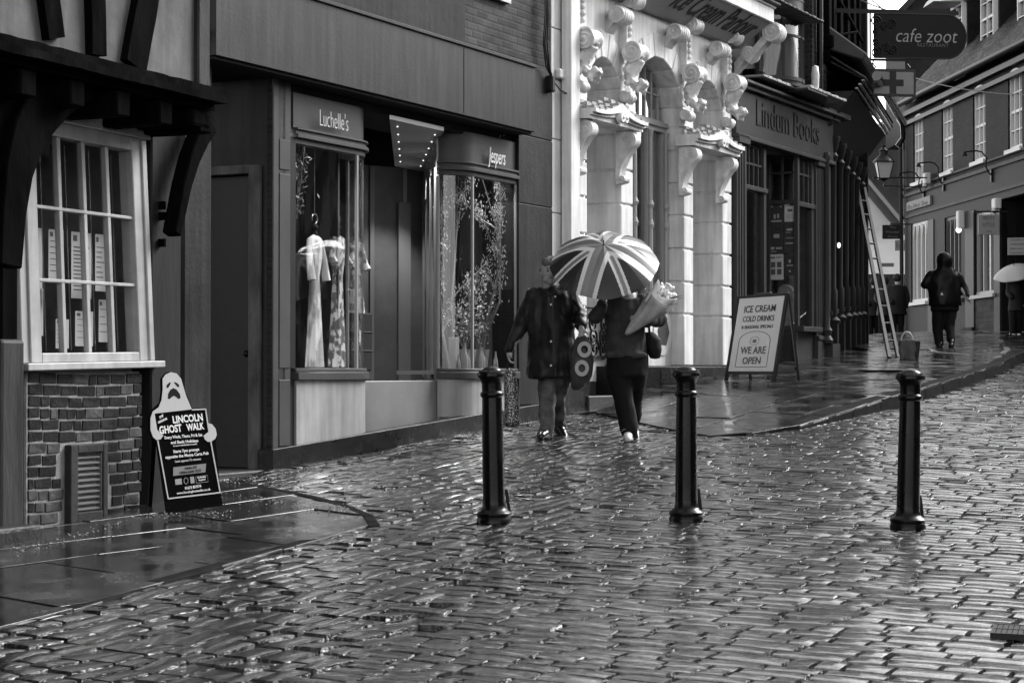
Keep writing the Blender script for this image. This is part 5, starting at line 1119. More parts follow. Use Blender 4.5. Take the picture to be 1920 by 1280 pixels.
# tiled roof
rt_m = mat('wet_pantile', .04, .35, bump=.012, bscale=10, var=.5, vscale=5, rvar=.12)
def roof(pl, u0, u1, v0, z0, v1, z1, nm, par, m=rt_m, pitch_=.24, wave=.025, nrow=None):
    L = math.hypot(v1 - v0, z1 - z0); nr = nrow or max(3, int(L / .3)); nu = int((u1 - u0) / pitch_ * 4); m_ = MB()
    def fn(i, j):
        u = u0 + (u1 - u0) * i; rowf = j * nr; fr = rowf - math.floor(rowf + 1e-6); k = wave * math.cos(u / pitch_ * 2 * math.pi)
        v = v0 + (v1 - v0) * j; z = z0 + (z1 - z0) * j; return pl.P(u, v, z + k + (.03 * (1 - fr)))
    m_.sheet(fn, nu, nr * 2); return build(m_, nm, m, par, solid=.03, smooth=30)
roof(RB, u00 - .15, uEnd, .25, zeave, -3.6, zeave + 3.9, 'roof', RBT)
m3 = MB(); m3.add([RB.P(u00, .0, zeave - .1), RB.P(u00, -3.6, zeave + 3.75), RB.P(u00, -7.2, zeave - .1)] + [RB.P(u00 + .3, .0, zeave - .1), RB.P(u00 + .3, -3.6, zeave + 3.75), RB.P(u00 + .3, -7.2, zeave - .1)], [(0, 1, 2), (3, 4, 5), (0, 1, 4, 3), (1, 2, 5, 4), (0, 2, 5, 3)]); m3.pbox(RB, u00, u00 + .3, -7.2, -.3, G(51) - 1, zeave - .1); build(m3, 'gable_wall', rbrick, RBT)
wp = mat('white_window_paint', .8, .4); curtain = mat('white_blind', .55, .8, bump=.01, bscale=7, var=.35, stretch=(4, 4, .3))
def sash(pl, u0, u1, z0, z1, par, cols=2, rows=(2, 2), v=-.10, sub=2, nm='window'):
    m_ = MB(); fw = .05; m_.pbox(pl, u0, u0 + fw, v - .06, v + .06, z0, z1); m_.pbox(pl, u1 - fw, u1, v - .06, v + .06, z0, z1); m_.pbox(pl, u0 + fw, u1 - fw, v - .06, v + .06, z1 - fw * 1.4, z1); m_.pbox(pl, u0 + fw, u1 - fw, v - .06, v + .05, z0, z0 + fw * 1.4)
    zm = (z0 + z1) / 2; m_.pbox(pl, u0 + fw, u1 - fw, v - .05, v + .045, zm - .03, zm + .03)
    for k in range(1, cols + 1): c = u0 + (u1 - u0) * k / (cols + 1); m_.pbox(pl, c - .016, c + .016, v - .03, v + .055, z0 + .07, z1 - .07)
    for a, b in ((z0, zm), (zm, z1)):
        for k in range(1, rows[0]): zz = a + (b - a) * k / rows[0]; m_.pbox(pl, u0 + fw, u1 - fw, v - .025, v + .05, zz - .012, zz + .012)
    m_.pbox(pl, u0 - .06, u1 + .06, v - .05, v + .18, z0 - .09, z0 - .002)
    for i in range(8):
        ta, tb = i / 8, (i + 1) / 8; h = lambda t: z1 + .10 * math.sin(math.pi * t); a, b = u0 + (u1 - u0) * ta, u0 + (u1 - u0) * tb
        m_.hexa([pl.P(a, v - .05, z1 + .001), pl.P(b, v - .05, z1 + .001), pl.P(b, .012, z1 + .001), pl.P(a, .012, z1 + .001), pl.P(a, v - .05, h(ta)), pl.P(b, v - .05, h(tb)), pl.P(b, .012, h(tb)), pl.P(a, .012, h(ta))])
    w_ = build(m_, nm, wp, par); m_ = MB(); m_.pbox(pl, u0, u1, v - .02, v - .014, z0, z1); build(m_, 'pane', glass, w_)
    m_ = MB(); m_.pbox(pl, u0, u0 + (u1 - u0) * .34, v - .16, v - .13, z0, z1); m_.pbox(pl, u0 + (u1 - u0) * .62, u1, v - .16, v - .13, z0, z1); m_.pbox(pl, u0, u1, v - .18, v - .17, zm + .1, z1); build(m_, 'blind', curtain, w_)
    return w_
for w_ in wins: sash(RB, *w_, RBT)
m3 = MB(); m3.pbox(RB, u00 + .35, uEnd, -2.6, -2.55, G(51), zeave); m3.pbox(RB, u00 + .35, uEnd, -2.5, -.3, zfl + .1, zfl + .2); build(m3, 'interior', dark_int, RBT)
# ground floor shop windows with pointed lights
def gothic(h, n, nm, m_fr, lit=None):
    u0, u1, z0, z1 = h; m_ = MB(); v = -.08; m_.pbox(RB, u0, u1, v - .05, v + .06, z0, z0 + .08); m_.pbox(RB, u0 - .08, u1 + .08, v, .12, z0 - .08, z0 - .001); m_.pbox(RB, u0, u1, v - .05, v + .05, z1 - .08, z1)
    w = (u1 - u0) / n
    for k in range(n + 1): c = u0 + w * k; m_.pbox(RB, c - .028, c + .028, v - .05, v + .05, z0, z1)
    for k in range(n):                              # pointed heads
        N = 8
        for sd in (0, 1):
            for i in range(N):
                ta, tb = i / N, (i + 1) / N; hh = lambda t: z1 - .08 - w * 1.1 * t ** 2
                ua = u0 + w * k + (w / 2 - w / 2 * ta if not sd else w / 2 + w / 2 * ta); ub2 = u0 + w * k + (w / 2 - w / 2 * tb if not sd else w / 2 + w / 2 * tb)
                a, b = (ua, ub2) if ua < ub2 else (ub2, ua); za, zb = (hh(ta), hh(tb)) if ua < ub2 else (hh(tb), hh(ta))
                m_.hexa([RB.P(a, v - .03, za), RB.P(b, v - .03, zb), RB.P(b, v + .03, zb), RB.P(a, v + .03, za), RB.P(a, v - .03, z1 - .06), RB.P(b, v - .03, z1 - .06), RB.P(b, v + .03, z1 - .06), RB.P(a, v + .03, z1 - .06)])
    f = build(m_, nm, m_fr, RBT); m_ = MB(); m_.pbox(RB, u0, u1, v - .02, v - .014, z0, z1); build(m_, 'pane', glass, f)
    m_ = MB(); m_.pbox(RB, u0 - .1, u1 + .1, -1.3, -1.25, z0, z1)
    for k in range(10): 
        a = u0 + (u1 - u0) * rnd.random() * .9; hgt = rnd.uniform(.2, .9); m_.pbox(RB, a, a + rnd.uniform(.08, .2), -.5 - rnd.random() * .6, -.4, z0 + .02, z0 + hgt)
    build(m_, 'window_display', mat('shop_window_goods', .22, .6, var=.7, vscale=4), f); return f
gothic(shops[0], 4, 'gothic_window', wp); gothic(shops[1], 4, 'gothic_window', mat('grey_window_paint', .15, .4)); gothic(shops[2], 3, 'gothic_window', mat('grey_window_white', .4, .4))
m3 = MB(); u0, u1, z0, z1 = shops[3]; m3.pbox(RB, u0, u1, -2.5, -2.4, z0, z1); m3.pbox(RB, u0 - .02, u0 + .05, -2.4, -.3, z0, z1); m3.pbox(RB, u0, u1, -2.4, -.05, z1 - .02, z1 + .05); build(m3, 'carriage_opening', black_void, RBT)
for a, b, v_, y_, zt_ in ((1813, 1829, .05, 45, 396), (1741, 1752, .03, 48, 412), (1868, 1879, .06, 43.5, 385)):
    m3 = MB(); m3.pbox(RB, ru(a), ru(b), -.1, v_, G(y_) - .3, RB.z((a + b) / 2, zt_)); build(m3, 'shop_pilaster', mat('dark_pilaster', .03, .4), RBT)
m3 = MB(); m3.pbox(RB, ru(1808), ru(1829), -.3, .10, G(45.5) - .3, G(45.5) + .25); m3.pbox(RB, ru(1829), ru(1868), -.1, .02, G(45) - .3, shops[2][2] - .1); build(m3, 'stone_plinth', brick_mat('pale_rubble', rb_ang, .03, .06, .05, .3, .13), RBT)
# name board on the corner
m3 = MB(); a, b = ru(1704), ru(1748); m3.pbox(RB, a, b, .01, .06, RB.z(1726, 390), RB.z(1726, 377) + .05); m3.v = [RB.P((p - RB.o).dot(RB.d), (p - RB.o).dot(RB.n), p.z) for p in m3.v]
nbd = solo(m3, 'name_board', mat('weathered_pale_sign', .2, .5, var=.3, vscale=5), 'weathered pale name board high on the near corner of the brick terrace', 'sign')
text('board_lettering', 'The Music Shop', mat('faint_grey_letter', .2, .5), nbd, RB.P(a + .1, .065, RB.z(1726, 388)), RB.d, (0, 0, 1), width=(b - a) * .85, height=.12, ext=.004, shear=.2)
# hanging and wall signs
def hsign(x, yt, xb, yb, v, label, lines, lit, dark, nm='hanging_sign', dep=None, plane=None):
    pl = plane; u0, z1 = pl.px(x, yt, 0); u1, z0 = pl.px(xb, yb, 0)
    t = thing(nm, label, 'sign', tuple(pl.P((u0 + u1) / 2, 0, z0)))
    m_ = MB(); m_.pbox(pl, u0, u1, -.025, .025, z0, z1); build(m_, 'board', lit, t, bevel=.006)
    n = len(lines); h = (z1 - z0) / n
    for i, (s, wf_, hf_) in enumerate(lines):
        text('lettering', s, dark, t, pl.P((u0 + u1) / 2, .028, z1 - h * (i + .5) - h * hf_ * .5), pl.d, (0, 0, 1), width=(u1 - u0) * wf_, height=h * hf_, ext=.003, align='CENTER')
    return t, (u0, u1, z0, z1)
H1 = Plane(((1834 - 960) / F * 43.5, 43.5), (1, -.05))
t_, (u0, u1, z0, z1) = hsign(1834, 403, 1873, 440, 0, 'pale hanging sign with thin lettering on an iron bar beside the brick terrace window', [('PRETTY', .55, .6), ('LITTLE', .55, .6), ('THINGS', .25, .2)], mat('cool_pale_sign', .26, .5), mat('grey_sign_letter', .1), plane=H1)
m3 = MB(); m3.tube([H1.P(u0 - .1, 0, z1 + .07), H1.P(u1 + .2, 0, z1 + .07)], .018, 6)
for q in (.15, .85): m3.tube([H1.P(u0 + (u1 - u0) * q, 0, z1 + .07), H1.P(u0 + (u1 - u0) * q, 0, z1)], .01, 5)
build(m3, 'bracket', ir, t_)
H2 = Plane(((1889 - 960) / F * 43, 43), (1, -.3))
hsign(1889, 446, 1925, 478, 0, 'pale notice board with several lines of small text in the dark archway', [('A BUILDING OF', .8, .3), ('THE CLOISTERS', .7, .3), ('OPEN DAILY', .75, .3), ('CAFE & SHOP', .6, .3)], mat('cool_pale_sign', .26), mat('grey_sign_letter', .1), 'notice_board', plane=H2)
H3 = Plane(((1654 - 960) / F * 47, 47), (1, 0))
t_, (u0, u1, z0, z1) = hsign(1654, 422, 1692, 448, 0, 'small black hanging sign with chalky script in front of the white gable house', [('The', .3, .4), ('Wonder', .7, .5), ('Shop', .5, .4)], mat('black_sign', .015, .4), mat('faint_letter', .16), plane=H3)
m3 = MB(); m3.beam(H3.P(u1 - .3, 0, z1 + .02), H3.P(u1 + .25, 0, z1 + .02), .03, .03); build(m3, 'bracket', ir, t_)
H4 = Plane(((1678 - 960) / F * 58, 58), (1, 0))
hsign(1678, 450, 1702, 470, 0, 'pale sign with italic lettering on the white house wall, partly hidden by the drainpipe', [('Felix', .8, .5)], mat('cool_pale_sign', .26), mat('grey_sign_letter', .1), 'wall_sign', plane=H4)
hsign(1652, 493, 1676, 500, 0, 'narrow street name plate low on the white house wall', [('EASTGATE', .85, .5)], mat('cool_pale_sign', .26), mat('grey_sign_letter', .1), 'street_name_plate', plane=H4)
# swan neck lamps and floodlights
def swan(px0, py0, px1, py1, label):
    u0, z0 = RB.px(px1, py1, .0); z0 -= .3; t = thing('swan_neck_lamp', label, 'lamp', tuple(RB.P(u0, 0, z0)), group='swan neck lamps on the brick terrace')
    m_ = MB(); L = .9; pts = [RB.P(u0, 0, z0)]
    for i in range(9): a = math.pi / 2 * i / 8; pts.append(RB.P(u0, .12 + .25 * math.sin(a) * .6, z0 + .12 + .28 * (1 - math.cos(a))))
    pts = [RB.P(u0, .0, z0 - .1), RB.P(u0, .10, z0), RB.P(u0, .16, z0 + .15), RB.P(u0, .14, z0 + .32), RB.P(u0, .24, z0 + .45), RB.P(u0, .38, z0 + .48), RB.P(u0, .62, z0 + .45)]
    m_.tube(pts, .017, 8); build(m_, 'arm', ir, t, smooth=60); m_ = MB(); m_.lathe(RB.P(u0, .64, z0 + .36), [(.07, 0), (.05, .04), (.02, .1)], 12); build(m_, 'lamp_shade', ir, t, smooth=40)
    m_ = MB(); m_.pbox(RB, u0 - .05, u0 + .05, -.01, .05, z0 - .22, z0 + .1); build(m_, 'wall_plate', ir, t); return t
swan(1707, 310, 1734, 336, 'swan neck lamp under the sash window nearest the drainpipe corner')
swan(1742, 298, 1771, 318, 'swan neck lamp below the second sash window from the drainpipe corner')
swan(1826, 263, 1861, 298, 'swan neck lamp below the third sash window, above the hanging sign')
def flood(x, y, w_, h_, label, emit=False):
    u, z = RB.px(x, y, .1); t = thing('floodlight', label, 'lamp', tuple(RB.P(u, .05, z)), group='floodlights on the brick terrace')
    m_ = MB(); m_.pbox(RB, u - w_ / 2, u + w_ / 2, .04, .2, z - h_ / 2, z + h_ / 2); build(m_, 'housing', mat('white_plastic', .7, .4), t, bevel=.03, seg=2)
    m_ = MB(); m_.ball(RB.P(u, .16, z - h_ / 2 - .03), .07); build(m_, 'lens', mat('lit_lens', .9, .4, emit=.4) if emit else mat('pale_lens', .5, .2), t, smooth=60)
flood(1739, 335, .22, .28, 'small white floodlight beside the lamp nearest the drainpipe corner'); flood(1802, 412, .2, .42, 'lit white floodlight between the two pointed shop windows', True); flood(1870, 382, .26, .24, 'white floodlight over the pale hanging sign')
# dormers
def dormer(uc, w, zb, h, back=2.2):
    m_ = MB(); v = -.75; m_.pbox(RB, uc - w / 2, uc + w / 2, v - back, v - .06, zb - .8, zb + h); build(m_, 'dormer_cheek', mat('dark_hung_tile', .014, .5, bump=.008, bscale=12, var=.4), RBT)
    sash(RB, uc - w / 2 + .1, uc + w / 2 - .1, zb, zb + h - .25, RBT, cols=1, v=v, nm='dormer_window')
    m_ = MB(); m_.pbox(RB, uc - w / 2 - .05, uc + w / 2 + .05, v - .1, v + .02, zb + h - .25, zb + h - .001); build(m_, 'dormer_head', mat('grey_window_paint', .10), RBT)
    m_ = MB(); zt = zb + h; ap = .55
    for sd in (-1, 1):
        m_.hexa([RB.P(uc + sd * (w / 2 + .2), v - back, zt - .05), RB.P(uc, v - back, zt + ap), RB.P(uc, v + .25, zt + ap), RB.P(uc + sd * (w / 2 + .2), v + .25, zt - .05), RB.P(uc + sd * (w / 2 + .2), v - back, zt + .03), RB.P(uc, v - back, zt + ap + .08), RB.P(uc, v + .25, zt + ap + .08), RB.P(uc + sd * (w / 2 + .2), v + .25, zt + .03)])
    build(m_, 'dormer_roof', rt_m, RBT, bevel=.01)
    m_ = MB()
    for sd in (-1, 1): m_.beam(RB.P(uc + sd * (w / 2 + .2), v + .27, zt - .08), RB.P(uc, v + .27, zt + ap - .03), .03, .10)
    build(m_, 'bargeboard', wp, RBT)
    m_ = MB(); m_.add([RB.P(uc - w / 2, v, zt), RB.P(uc + w / 2, v, zt), RB.P(uc, v, zt + ap)] + [RB.P(uc - w / 2, v - .1, zt), RB.P(uc + w / 2, v - .1, zt), RB.P(uc, v - .1, zt + ap)], [(0, 1, 2), (3, 4, 5), (0, 1, 4, 3), (1, 2, 5, 4), (0, 2, 5, 3)]); build(m_, 'dormer_gable', mat('dark_hung_tile', .035), RBT)
for x0, x1, yb in ((1787, 1808, 122), (1843, 1867, 93), (1912, 1938, 60)):
    u0 = RB.u(x0, -.75, yb); u1 = RB.u(x1, -.75, yb); zb = RB.z((x0 + x1) / 2, yb, -.75); dormer((u0 + u1) / 2, max(1.15, u1 - u0 + .2), zb, 1.75)
# ================================================================ HOUSES FAR UP THE LANE
FH = Plane(((1600 - 960) / F * 60, 60), (1, 0))
WG = thing('white_gable_house', 'white rendered house with a steep tiled roof closing the view up the lane', 'house', tuple(FH.P(1, 0, G(60))))
def fp(x, y, v=0): u_, z_ = FH.px(x, y, v); return FH.P(u_, v, z_)
wr = mat('white_render_far', 1.15, .6, var=.06)
m3 = MB(); poly = [fp(1560, 660), fp(1720, 660), fp(1720, 452), fp(1688, 424), fp(1626, 350), fp(1600, 318), fp(1560, 318)]; m3.prism(poly, (0, .3, 0)); build(m3, 'gable_wall', wr, WG)
m3 = MB(); m3.prism([fp(1560, 660, .06), fp(1720, 660, .06), fp(1720, 514, .06), fp(1560, 514, .06)], (0, .05, 0)); build(m3, 'lower_wall', mat('dark_lower_wall', .05, .6, var=.3), WG)
m3 = MB(); m3.beam(fp(1600, 316, .5), fp(1700, 436, .5), .2, .34, up=(0, 0, 1)); build(m3, 'bargeboard', mat('grey_barge', .12, .5), WG)
m3 = MB(); m3.beam(fp(1598, 304, .62), fp(1702, 430, .62), .12, .1); build(m3, 'verge_board', mat('pale_edge', .45, .4), WG)
pu, pz = FH.px(1600, 306, 0)
a0, a1 = fp(1590, 300, .5), fp(1710, 440, .5)
m3 = MB(); nn_ = 10
for k in range(24):
    b0, b1 = fp(1585, 296, .4), fp(1705, 436, .4); off = Vector((.0, .35 * k, .09 * k)); 
    m3.hexa([b0 + off, b1 + off, b1 + off + Vector((0, .38, .10)), b0 + off + Vector((0, .38, .10)), b0 + off + Vector((0, 0, .07)), b1 + off + Vector((0, 0, .07)), b1 + off + Vector((0, .38, .14)), b0 + off + Vector((0, .38, .14))])
build(m3, 'roof', mat('grey_slate_far', .05, .45, bump=.01, bscale=6, var=.35), WG)
DH = thing('tiled_house', 'tall dark gabled house rising behind the brick terrace at the top of the lane', 'house', (14, 66, G(66)))
FB = Plane(((1640 - 960) / F * 68, 68), (1, 0)); fq = lambda x, y: FB.P(*(lambda q: (q[0], 0, q[1]))(FB.px(x, y)))
m3 = MB(); m3.prism([fq(1628, 640), fq(1628, 262), fq(1660, 232), fq(1700, 196), fq(1760, 196), fq(1760, 640)], (0, 8, 0)); build(m3, 'gable_wall', mat('far_brick', .06, .6, var=.3, vscale=2), DH)
m3 = MB(); m3.beam(fq(1622, 272) - Vector((0, .2, 0)), fq(1702, 196) - Vector((0, .2, 0)), .5, .2); build(m3, 'verge', mat('dark_verge', .04, .5), DH)
DH2 = thing('chimney_gable', 'dark brick gable with sloping parapet behind the tiled roof and dormers', 'house', (15.5, 58, G(58)))
FC = Plane(((1640 - 960) / F * 58, 58), (1, 0)); fr2 = lambda x, y: FC.P(*(lambda q: (q[0], 0, q[1]))(FC.px(x, y)))
m3 = MB(); m3.prism([fr2(1697, 260), fr2(1697, 60), fr2(1694, 18), fr2(1712, 0), fr2(1735, -30), fr2(1860, -30), fr2(1860, 260)], (0, 3, 0)); build(m3, 'gable_wall', mat('dark_far_brick', .022, .6, bump=.01, bscale=8, var=.5), DH2)
m3 = MB(); m3.beam(fr2(1690, 20) - Vector((0, .1, 0)), fr2(1750, -42) - Vector((0, .1, 0)), .5, .16); build(m3, 'parapet', mat('dark_verge', .04), DH2)
# street lantern on a wall bracket
LT = Plane(((1657 - 960) / F * 46, 46), (1, 0)); uc, zb = LT.px(1657, 335); _, zt = LT.px(1657, 304)
LN = thing('street_lantern', 'old glazed street lantern on an iron wall bracket before the tiled roof', 'street lamp', tuple(LT.P(uc, 0, zb)))
hh = zt - zb; wt, wb = .19, .12
m3 = MB()
for a in range(4):
    t0, t1 = R(45 + 90 * a), R(135 + 90 * a); c = lambda r, t, z: LT.P(uc, 0, z) + Vector((math.cos(t) * r * 1.41, math.sin(t) * r * 1.41, 0))
    m3.tube([c(wb, t0, zb), c(wt, t0, zt)], .012, 5); m3.tube([c(wb, t0, zb), c(wb, t1, zb)], .014, 5); m3.tube([c(wt, t0, zt), c(wt, t1, zt)], .018, 5)
m3.lathe(LT.P(uc, 0, zt), [(.27, 0), (.22, .05), (.1, .16), (.09, .24), (.12, .26), (.04, .34), (.05, .38), (.0, .46)], 12); m3.lathe(LT.P(uc, 0, zb - .06), [(.03, 0), (.1, .06)], 10)
build(m3, 'lantern_frame', ir, LN, smooth=40)
m3 = MB(); q = [[LT.P(uc, 0, z) + Vector((math.cos(R(45 + 90 * a)) * r * 1.38, math.sin(R(45 + 90 * a)) * r * 1.38, 0)) for a in range(4)] for r, z in ((wb, zb), (wt, zt))]
m3.hexa(q[0] + q[1]); build(m3, 'lantern_glass', mat('milky_glass', .5, .3, trans=.2), LN)
m3 = MB(); m3.tube([LT.P(uc - .25, 0, zb + .02), LT.P(uc + 1.0, 0, zb + .02)], .016, 6); m3.tube([LT.P(uc, 0, zb - .06), LT.P(uc + .0, 0, zb - .16), LT.P(uc + 1.0, .0, zb - .2)], .014, 6); build(m3, 'wall_bracket', ir, LN)
for k, (a, b, lab) in enumerate((((1598, -20), (1725, 60), 'upper overhead wire crossing from the corner shop to the terrace roof'), ((1600, 2), (1760, 34), 'overhead wire just above the restaurant sign'), ((1700, 112), (1925, 178), 'slack overhead wire crossing in front of the sash windows'))):
    A_ = DS.P(1.5 + k, .1, DS.z(a[0], a[1], .1)) if k < 2 else RB.P(RB.u(1712), .4, RB.z(1712, 118, .4)); B_ = RB.P(RB.u(b[0], .3, max(b[1], 5)), .3, RB.z(b[0], b[1], .3)); m3 = MB()
    m3.tube([A_.lerp(B_, t) - Vector((0, 0, .5 * t * (1 - t))) for t in np.linspace(0, 1, 12)], .012, 5); solo(m3, 'overhead_wire', ir, lab, 'wire', group='overhead wires at the end of the street')
# ================================================================ BOLLARDS
def bollard():
    c = gp(1287, 976); D = c.y; s = D / F; x0 = c.x; z0 = G(c.y) - .01
    t = thing('bollard', 'x', 'bollard', (c.x, c.y, z0), group='bollards across the cobbled street')
    H = (976 - 690) * s + .01; h = H / 286.0     # photo rows -> metres
    r = lambda w: w * s / 2
    prof = [(r(65), 0), (r(66), 7 * h), (r(63), 10 * h), (r(62), 12 * h), (r(65), 15 * h), (r(65), 19 * h), (r(60), 22 * h), (r(52), 24 * h), (r(46), 28 * h), (r(43), 34 * h), (r(42), 42 * h), (r(41.5), 70 * h), (r(39), 180 * h), (r(37), 230 * h), (r(37), 232 * h), (r(43), 235 * h), (r(44), 238 * h), (r(43), 241 * h), (r(37), 244 * h), (r(37), 258 * h), (r(39), 262 * h), (r(46), 268 * h), (r(53), 271 * h), (r(54), 275 * h), (r(51), 279 * h), (r(42), 281 * h), (r(40), 280 * h), (r(36), 284 * h), (r(26), 287.5 * h), (r(14), 289.5 * h), (.001, 290.5 * h)]
    m_ = MB(); m_.lathe((c.x, c.y, z0), prof, 40); build(m_, 'post', steel, t, smooth=38)
    m_ = MB()                                             # cast rim of beads on the cap
    for k in range(36): a = 2 * math.pi * k / 36; m_.ball(Vector((c.x + math.cos(a) * r(45), c.y + math.sin(a) * r(45), z0 + 281 * h)), r(3.2), 6, 4)
    build(m_, 'cap_beading', steel, t, smooth=60)
    m_ = MB(); m_.hexa([Vector((c.x + a, c.y + b, z0 + z)) for a, b, z in ((r(60), .02, 0), (r(68), .02, 0), (r(68), .16, 0), (r(60), .16, 0), (r(38), .03, 62 * h), (r(52), .03, 62 * h), (r(52), .1, 62 * h), (r(38), .1, 62 * h))]); build(m_, 'hinge_plate', mat('matt_black_plate', .01, .4), t, bevel=.004)
    zc = z0 + 106 * h; m_ = MB()
    rr = r(39.6) + .0008; N = 5; aw = r(10) / rr
    vs = []
    for zz in (zc - 6.5 * h, zc + 6.5 * h):
        for i in range(N + 1): a = -math.pi / 2 - .28 - aw + 2 * aw * i / N; vs.append(Vector((c.x + rr * math.cos(a), c.y + rr * math.sin(a), zz)))
    m_.add(vs, [(i, i + 1, N + 2 + i, N + 1 + i) for i in range(N)]); st_ = build(m_, 'sticker', mat('white_sticker', .6, .35), t)
    m_ = MB(); rr += .0008; vs = []
    for zz in (zc - 3 * h, zc + 2 * h):
        for i in range(N + 1): a = -math.pi / 2 - .28 - aw * .45 + .9 * aw * i / N; vs.append(Vector((c.x + rr * math.cos(a), c.y + rr * math.sin(a), zz)))
    m_.add(vs, [(i, i + 1, N + 2 + i, N + 1 + i) for i in range(N)]); build(m_, 'sticker_print', mat('grey_sticker_print', .12, .4), st_)
    return t
B0 = bollard(); B0['label'] = 'middle black bollard of the three, before the ice cream board'
for x, y, s_, lab in ((927, 978, 1.0, 'black bollard standing in front of the couple and the boutique window'), (1702, 990, 1.0, 'black bollard standing alone on the cobbles before the raised kerb')):
    p = gp(x, y); c = copytree(B0, (p.x, p.y, G(p.y) - .01), lab)
    if x < 1000: c.rotation_euler = (0, R(-1.1), 0)
    else: c.rotation_euler = (0, R(1.2), 0)
# ================================================================ BOARDS
def board_frame(BL, BR, TL, TR, depth_l, lean):
    pass
# ice cream A-board: front panel leans back, rear frame behind
pl0 = gp(1372, 708, .13); pr0 = gp(1455, 731, .11)
Abase_l, Abase_r = gp(1361, 716, .12), gp(1455, 730, .12)
AB = thing('a_board', 'white ice cream A board with dark frame outside the bookshop', 'sign', tuple((Abase_l + Abase_r) / 2))
wA = (Abase_r - Abase_l); wA.z = 0; wl2 = wA.length; wdir = wA.normalized(); ndir = Vector((wdir.y, -wdir.x, 0))
if ndir.y > 0: ndir = -ndir
hA = 1.10 * (Abase_r.y / 24.0); lean = R(10); upA = (Vector((0, 0, 1)) * math.cos(lean) - ndir * math.sin(lean))
oA = Abase_l + Vector((0, 0, .0))
def ap(a, b, c=0): return oA + wdir * (a * wl2) + upA * b + upA.cross(wdir).normalized() * -c * (1 if (upA.cross(wdir)).dot(ndir) < 0 else -1)
zA = max(Abase_l.z, Abase_r.z) 
m3 = MB(); fr = .035; frm = mat('charcoal_board_frame', .03, .4)
def slab(m_, a0, a1, b0, b1, c0, c1): return m_.hexa([ap(a0, b0, c0), ap(a1, b0, c0), ap(a1, b0, c1), ap(a0, b0, c1), ap(a0, b1, c0), ap(a1, b1, c0), ap(a1, b1, c1), ap(a0, b1, c1)])
slab(m3, 0, .05, .0, hA, 0, .03); slab(m3, .95, 1, 0, hA, 0, .03); slab(m3, .05, .95, .10, .135, 0, .03); slab(m3, .05, .95, hA - .035, hA, 0, .03); build(m3, 'front_frame', frm, AB, bevel=.004)
m3 = MB(); slab(m3, .05, .95, .135, hA - .035, .005, .022); pn = build(m3, 'panel', mat('white_board_panel', .9, .4), AB)
m3 = MB()
bk_ = -ndir * .34
for a in (.03, .97): m3.beam(ap(a, hA - .03, -.01), oA + wdir * (a * wl2) + bk_ + Vector((0, 0, .02)), .03, .03)
m3.beam(oA + wdir * (.03 * wl2) + bk_ * .86 + Vector((0, 0, .17)), oA + wdir * (.97 * wl2) + bk_ * .86 + Vector((0, 0, .17)), .025, .03); build(m3, 'rear_frame', frm, AB, bevel=.003)
m3 = MB(); c_ = ap(.5, hA, .0); m3.beam(ap(.36, hA + .01, .0), ap(.64, hA + .01, .0), .05, .035); build(m3, 'hinge_cap', mat('grey_rim', .09), AB, bevel=.01)
dk = mat('grey_print', .07, .5); udA = wdir
def atx(s, b, w_, h_, bold=0, **k): text('lettering', s, k.pop('m', dk), AB, ap(k.pop('a', .5), b, .0245), udA, upA, width=w_ * wl2, height=h_, ext=.002, align='CENTER', bold=bold, **k)
Hs = hA - .17
atx('ICE CREAM', .135 + Hs * .80, .62, .085, .01); atx('COLD DRINKS', .135 + Hs * .675, .62, .07, .008); atx('& SEASONAL SPECIALS', .135 + Hs * .58, .62, .04, .01)
m3 = MB()
def arcfr(m_, a0, a1, b0, b1, th, c):
    N = 16; pts = [(a0, b0)] + [((a0 + a1) / 2 - (a1 - a0) / 2 * math.cos(math.pi * i / N), b1 - .12 + .12 * math.sin(math.pi * i / N)) for i in range(N + 1)] + [(a1, b0), (a0, b0)]
    m_.tube([ap(a, b, c) for a, b in pts], th, 5)
arcfr(m3, .18, .80, .135 + Hs * .06, .135 + Hs * .54, .003, .025); m3.tube([ap(.49 + .09 * math.cos(t), .135 + Hs * .41 + .055 * math.sin(t), .025) for t in np.linspace(0, 6.29, 20)], .002, 4); build(m3, 'printed_arch', dk, AB)
m3 = MB(); slab(m3, .455, .525, .135 + Hs * .385, .135 + Hs * .43, .0222, .024); build(m3, 'printed_cup', mat('pale_print', .2), AB)
atx('WE ARE', .135 + Hs * .24, .50, .085, .016, m=mat('mid_print', .16), a=.49); atx('OPEN', .135 + Hs * .10, .36, .085, .016, m=mat('mid_print', .16), a=.49)
atx('WE ARE', .135 + Hs * .242, .48, .08, -.012, m=mat('white_board_panel', .62), a=.49) if 0 else None
# ghost walk board
gl_, gr_ = gp(308, 959, .015), gp(422, 950, .015)
GH = thing('ghost_walk_board', 'black ghost walk board topped by a pale wailing ghost, leaning by the pilaster', 'sign', tuple((gl_ + gr_) / 2))
wG = gr_ - gl_; wG.z = 0; wlg = wG.length; gd = wG.normalized(); gn = Vector((gd.y, -gd.x, 0)); gn = gn if gn.y < 0 else -gn
glean = R(9); gu0 = (Vector((0, 0, 1)) * math.cos(glean) - gn * math.sin(glean)); sc_g = gl_.y / F
roll_ = R(-5.5); gX = (gd * math.cos(roll_) + gu0 * math.sin(-roll_)).normalized(); gU = (gu0 * math.cos(roll_) - gd * math.sin(-roll_)).normalized()
gN = gX.cross(gU).normalized()
gN = gN if gN.dot(gn) > 0 else -gN
og = (gl_ + gr_) / 2
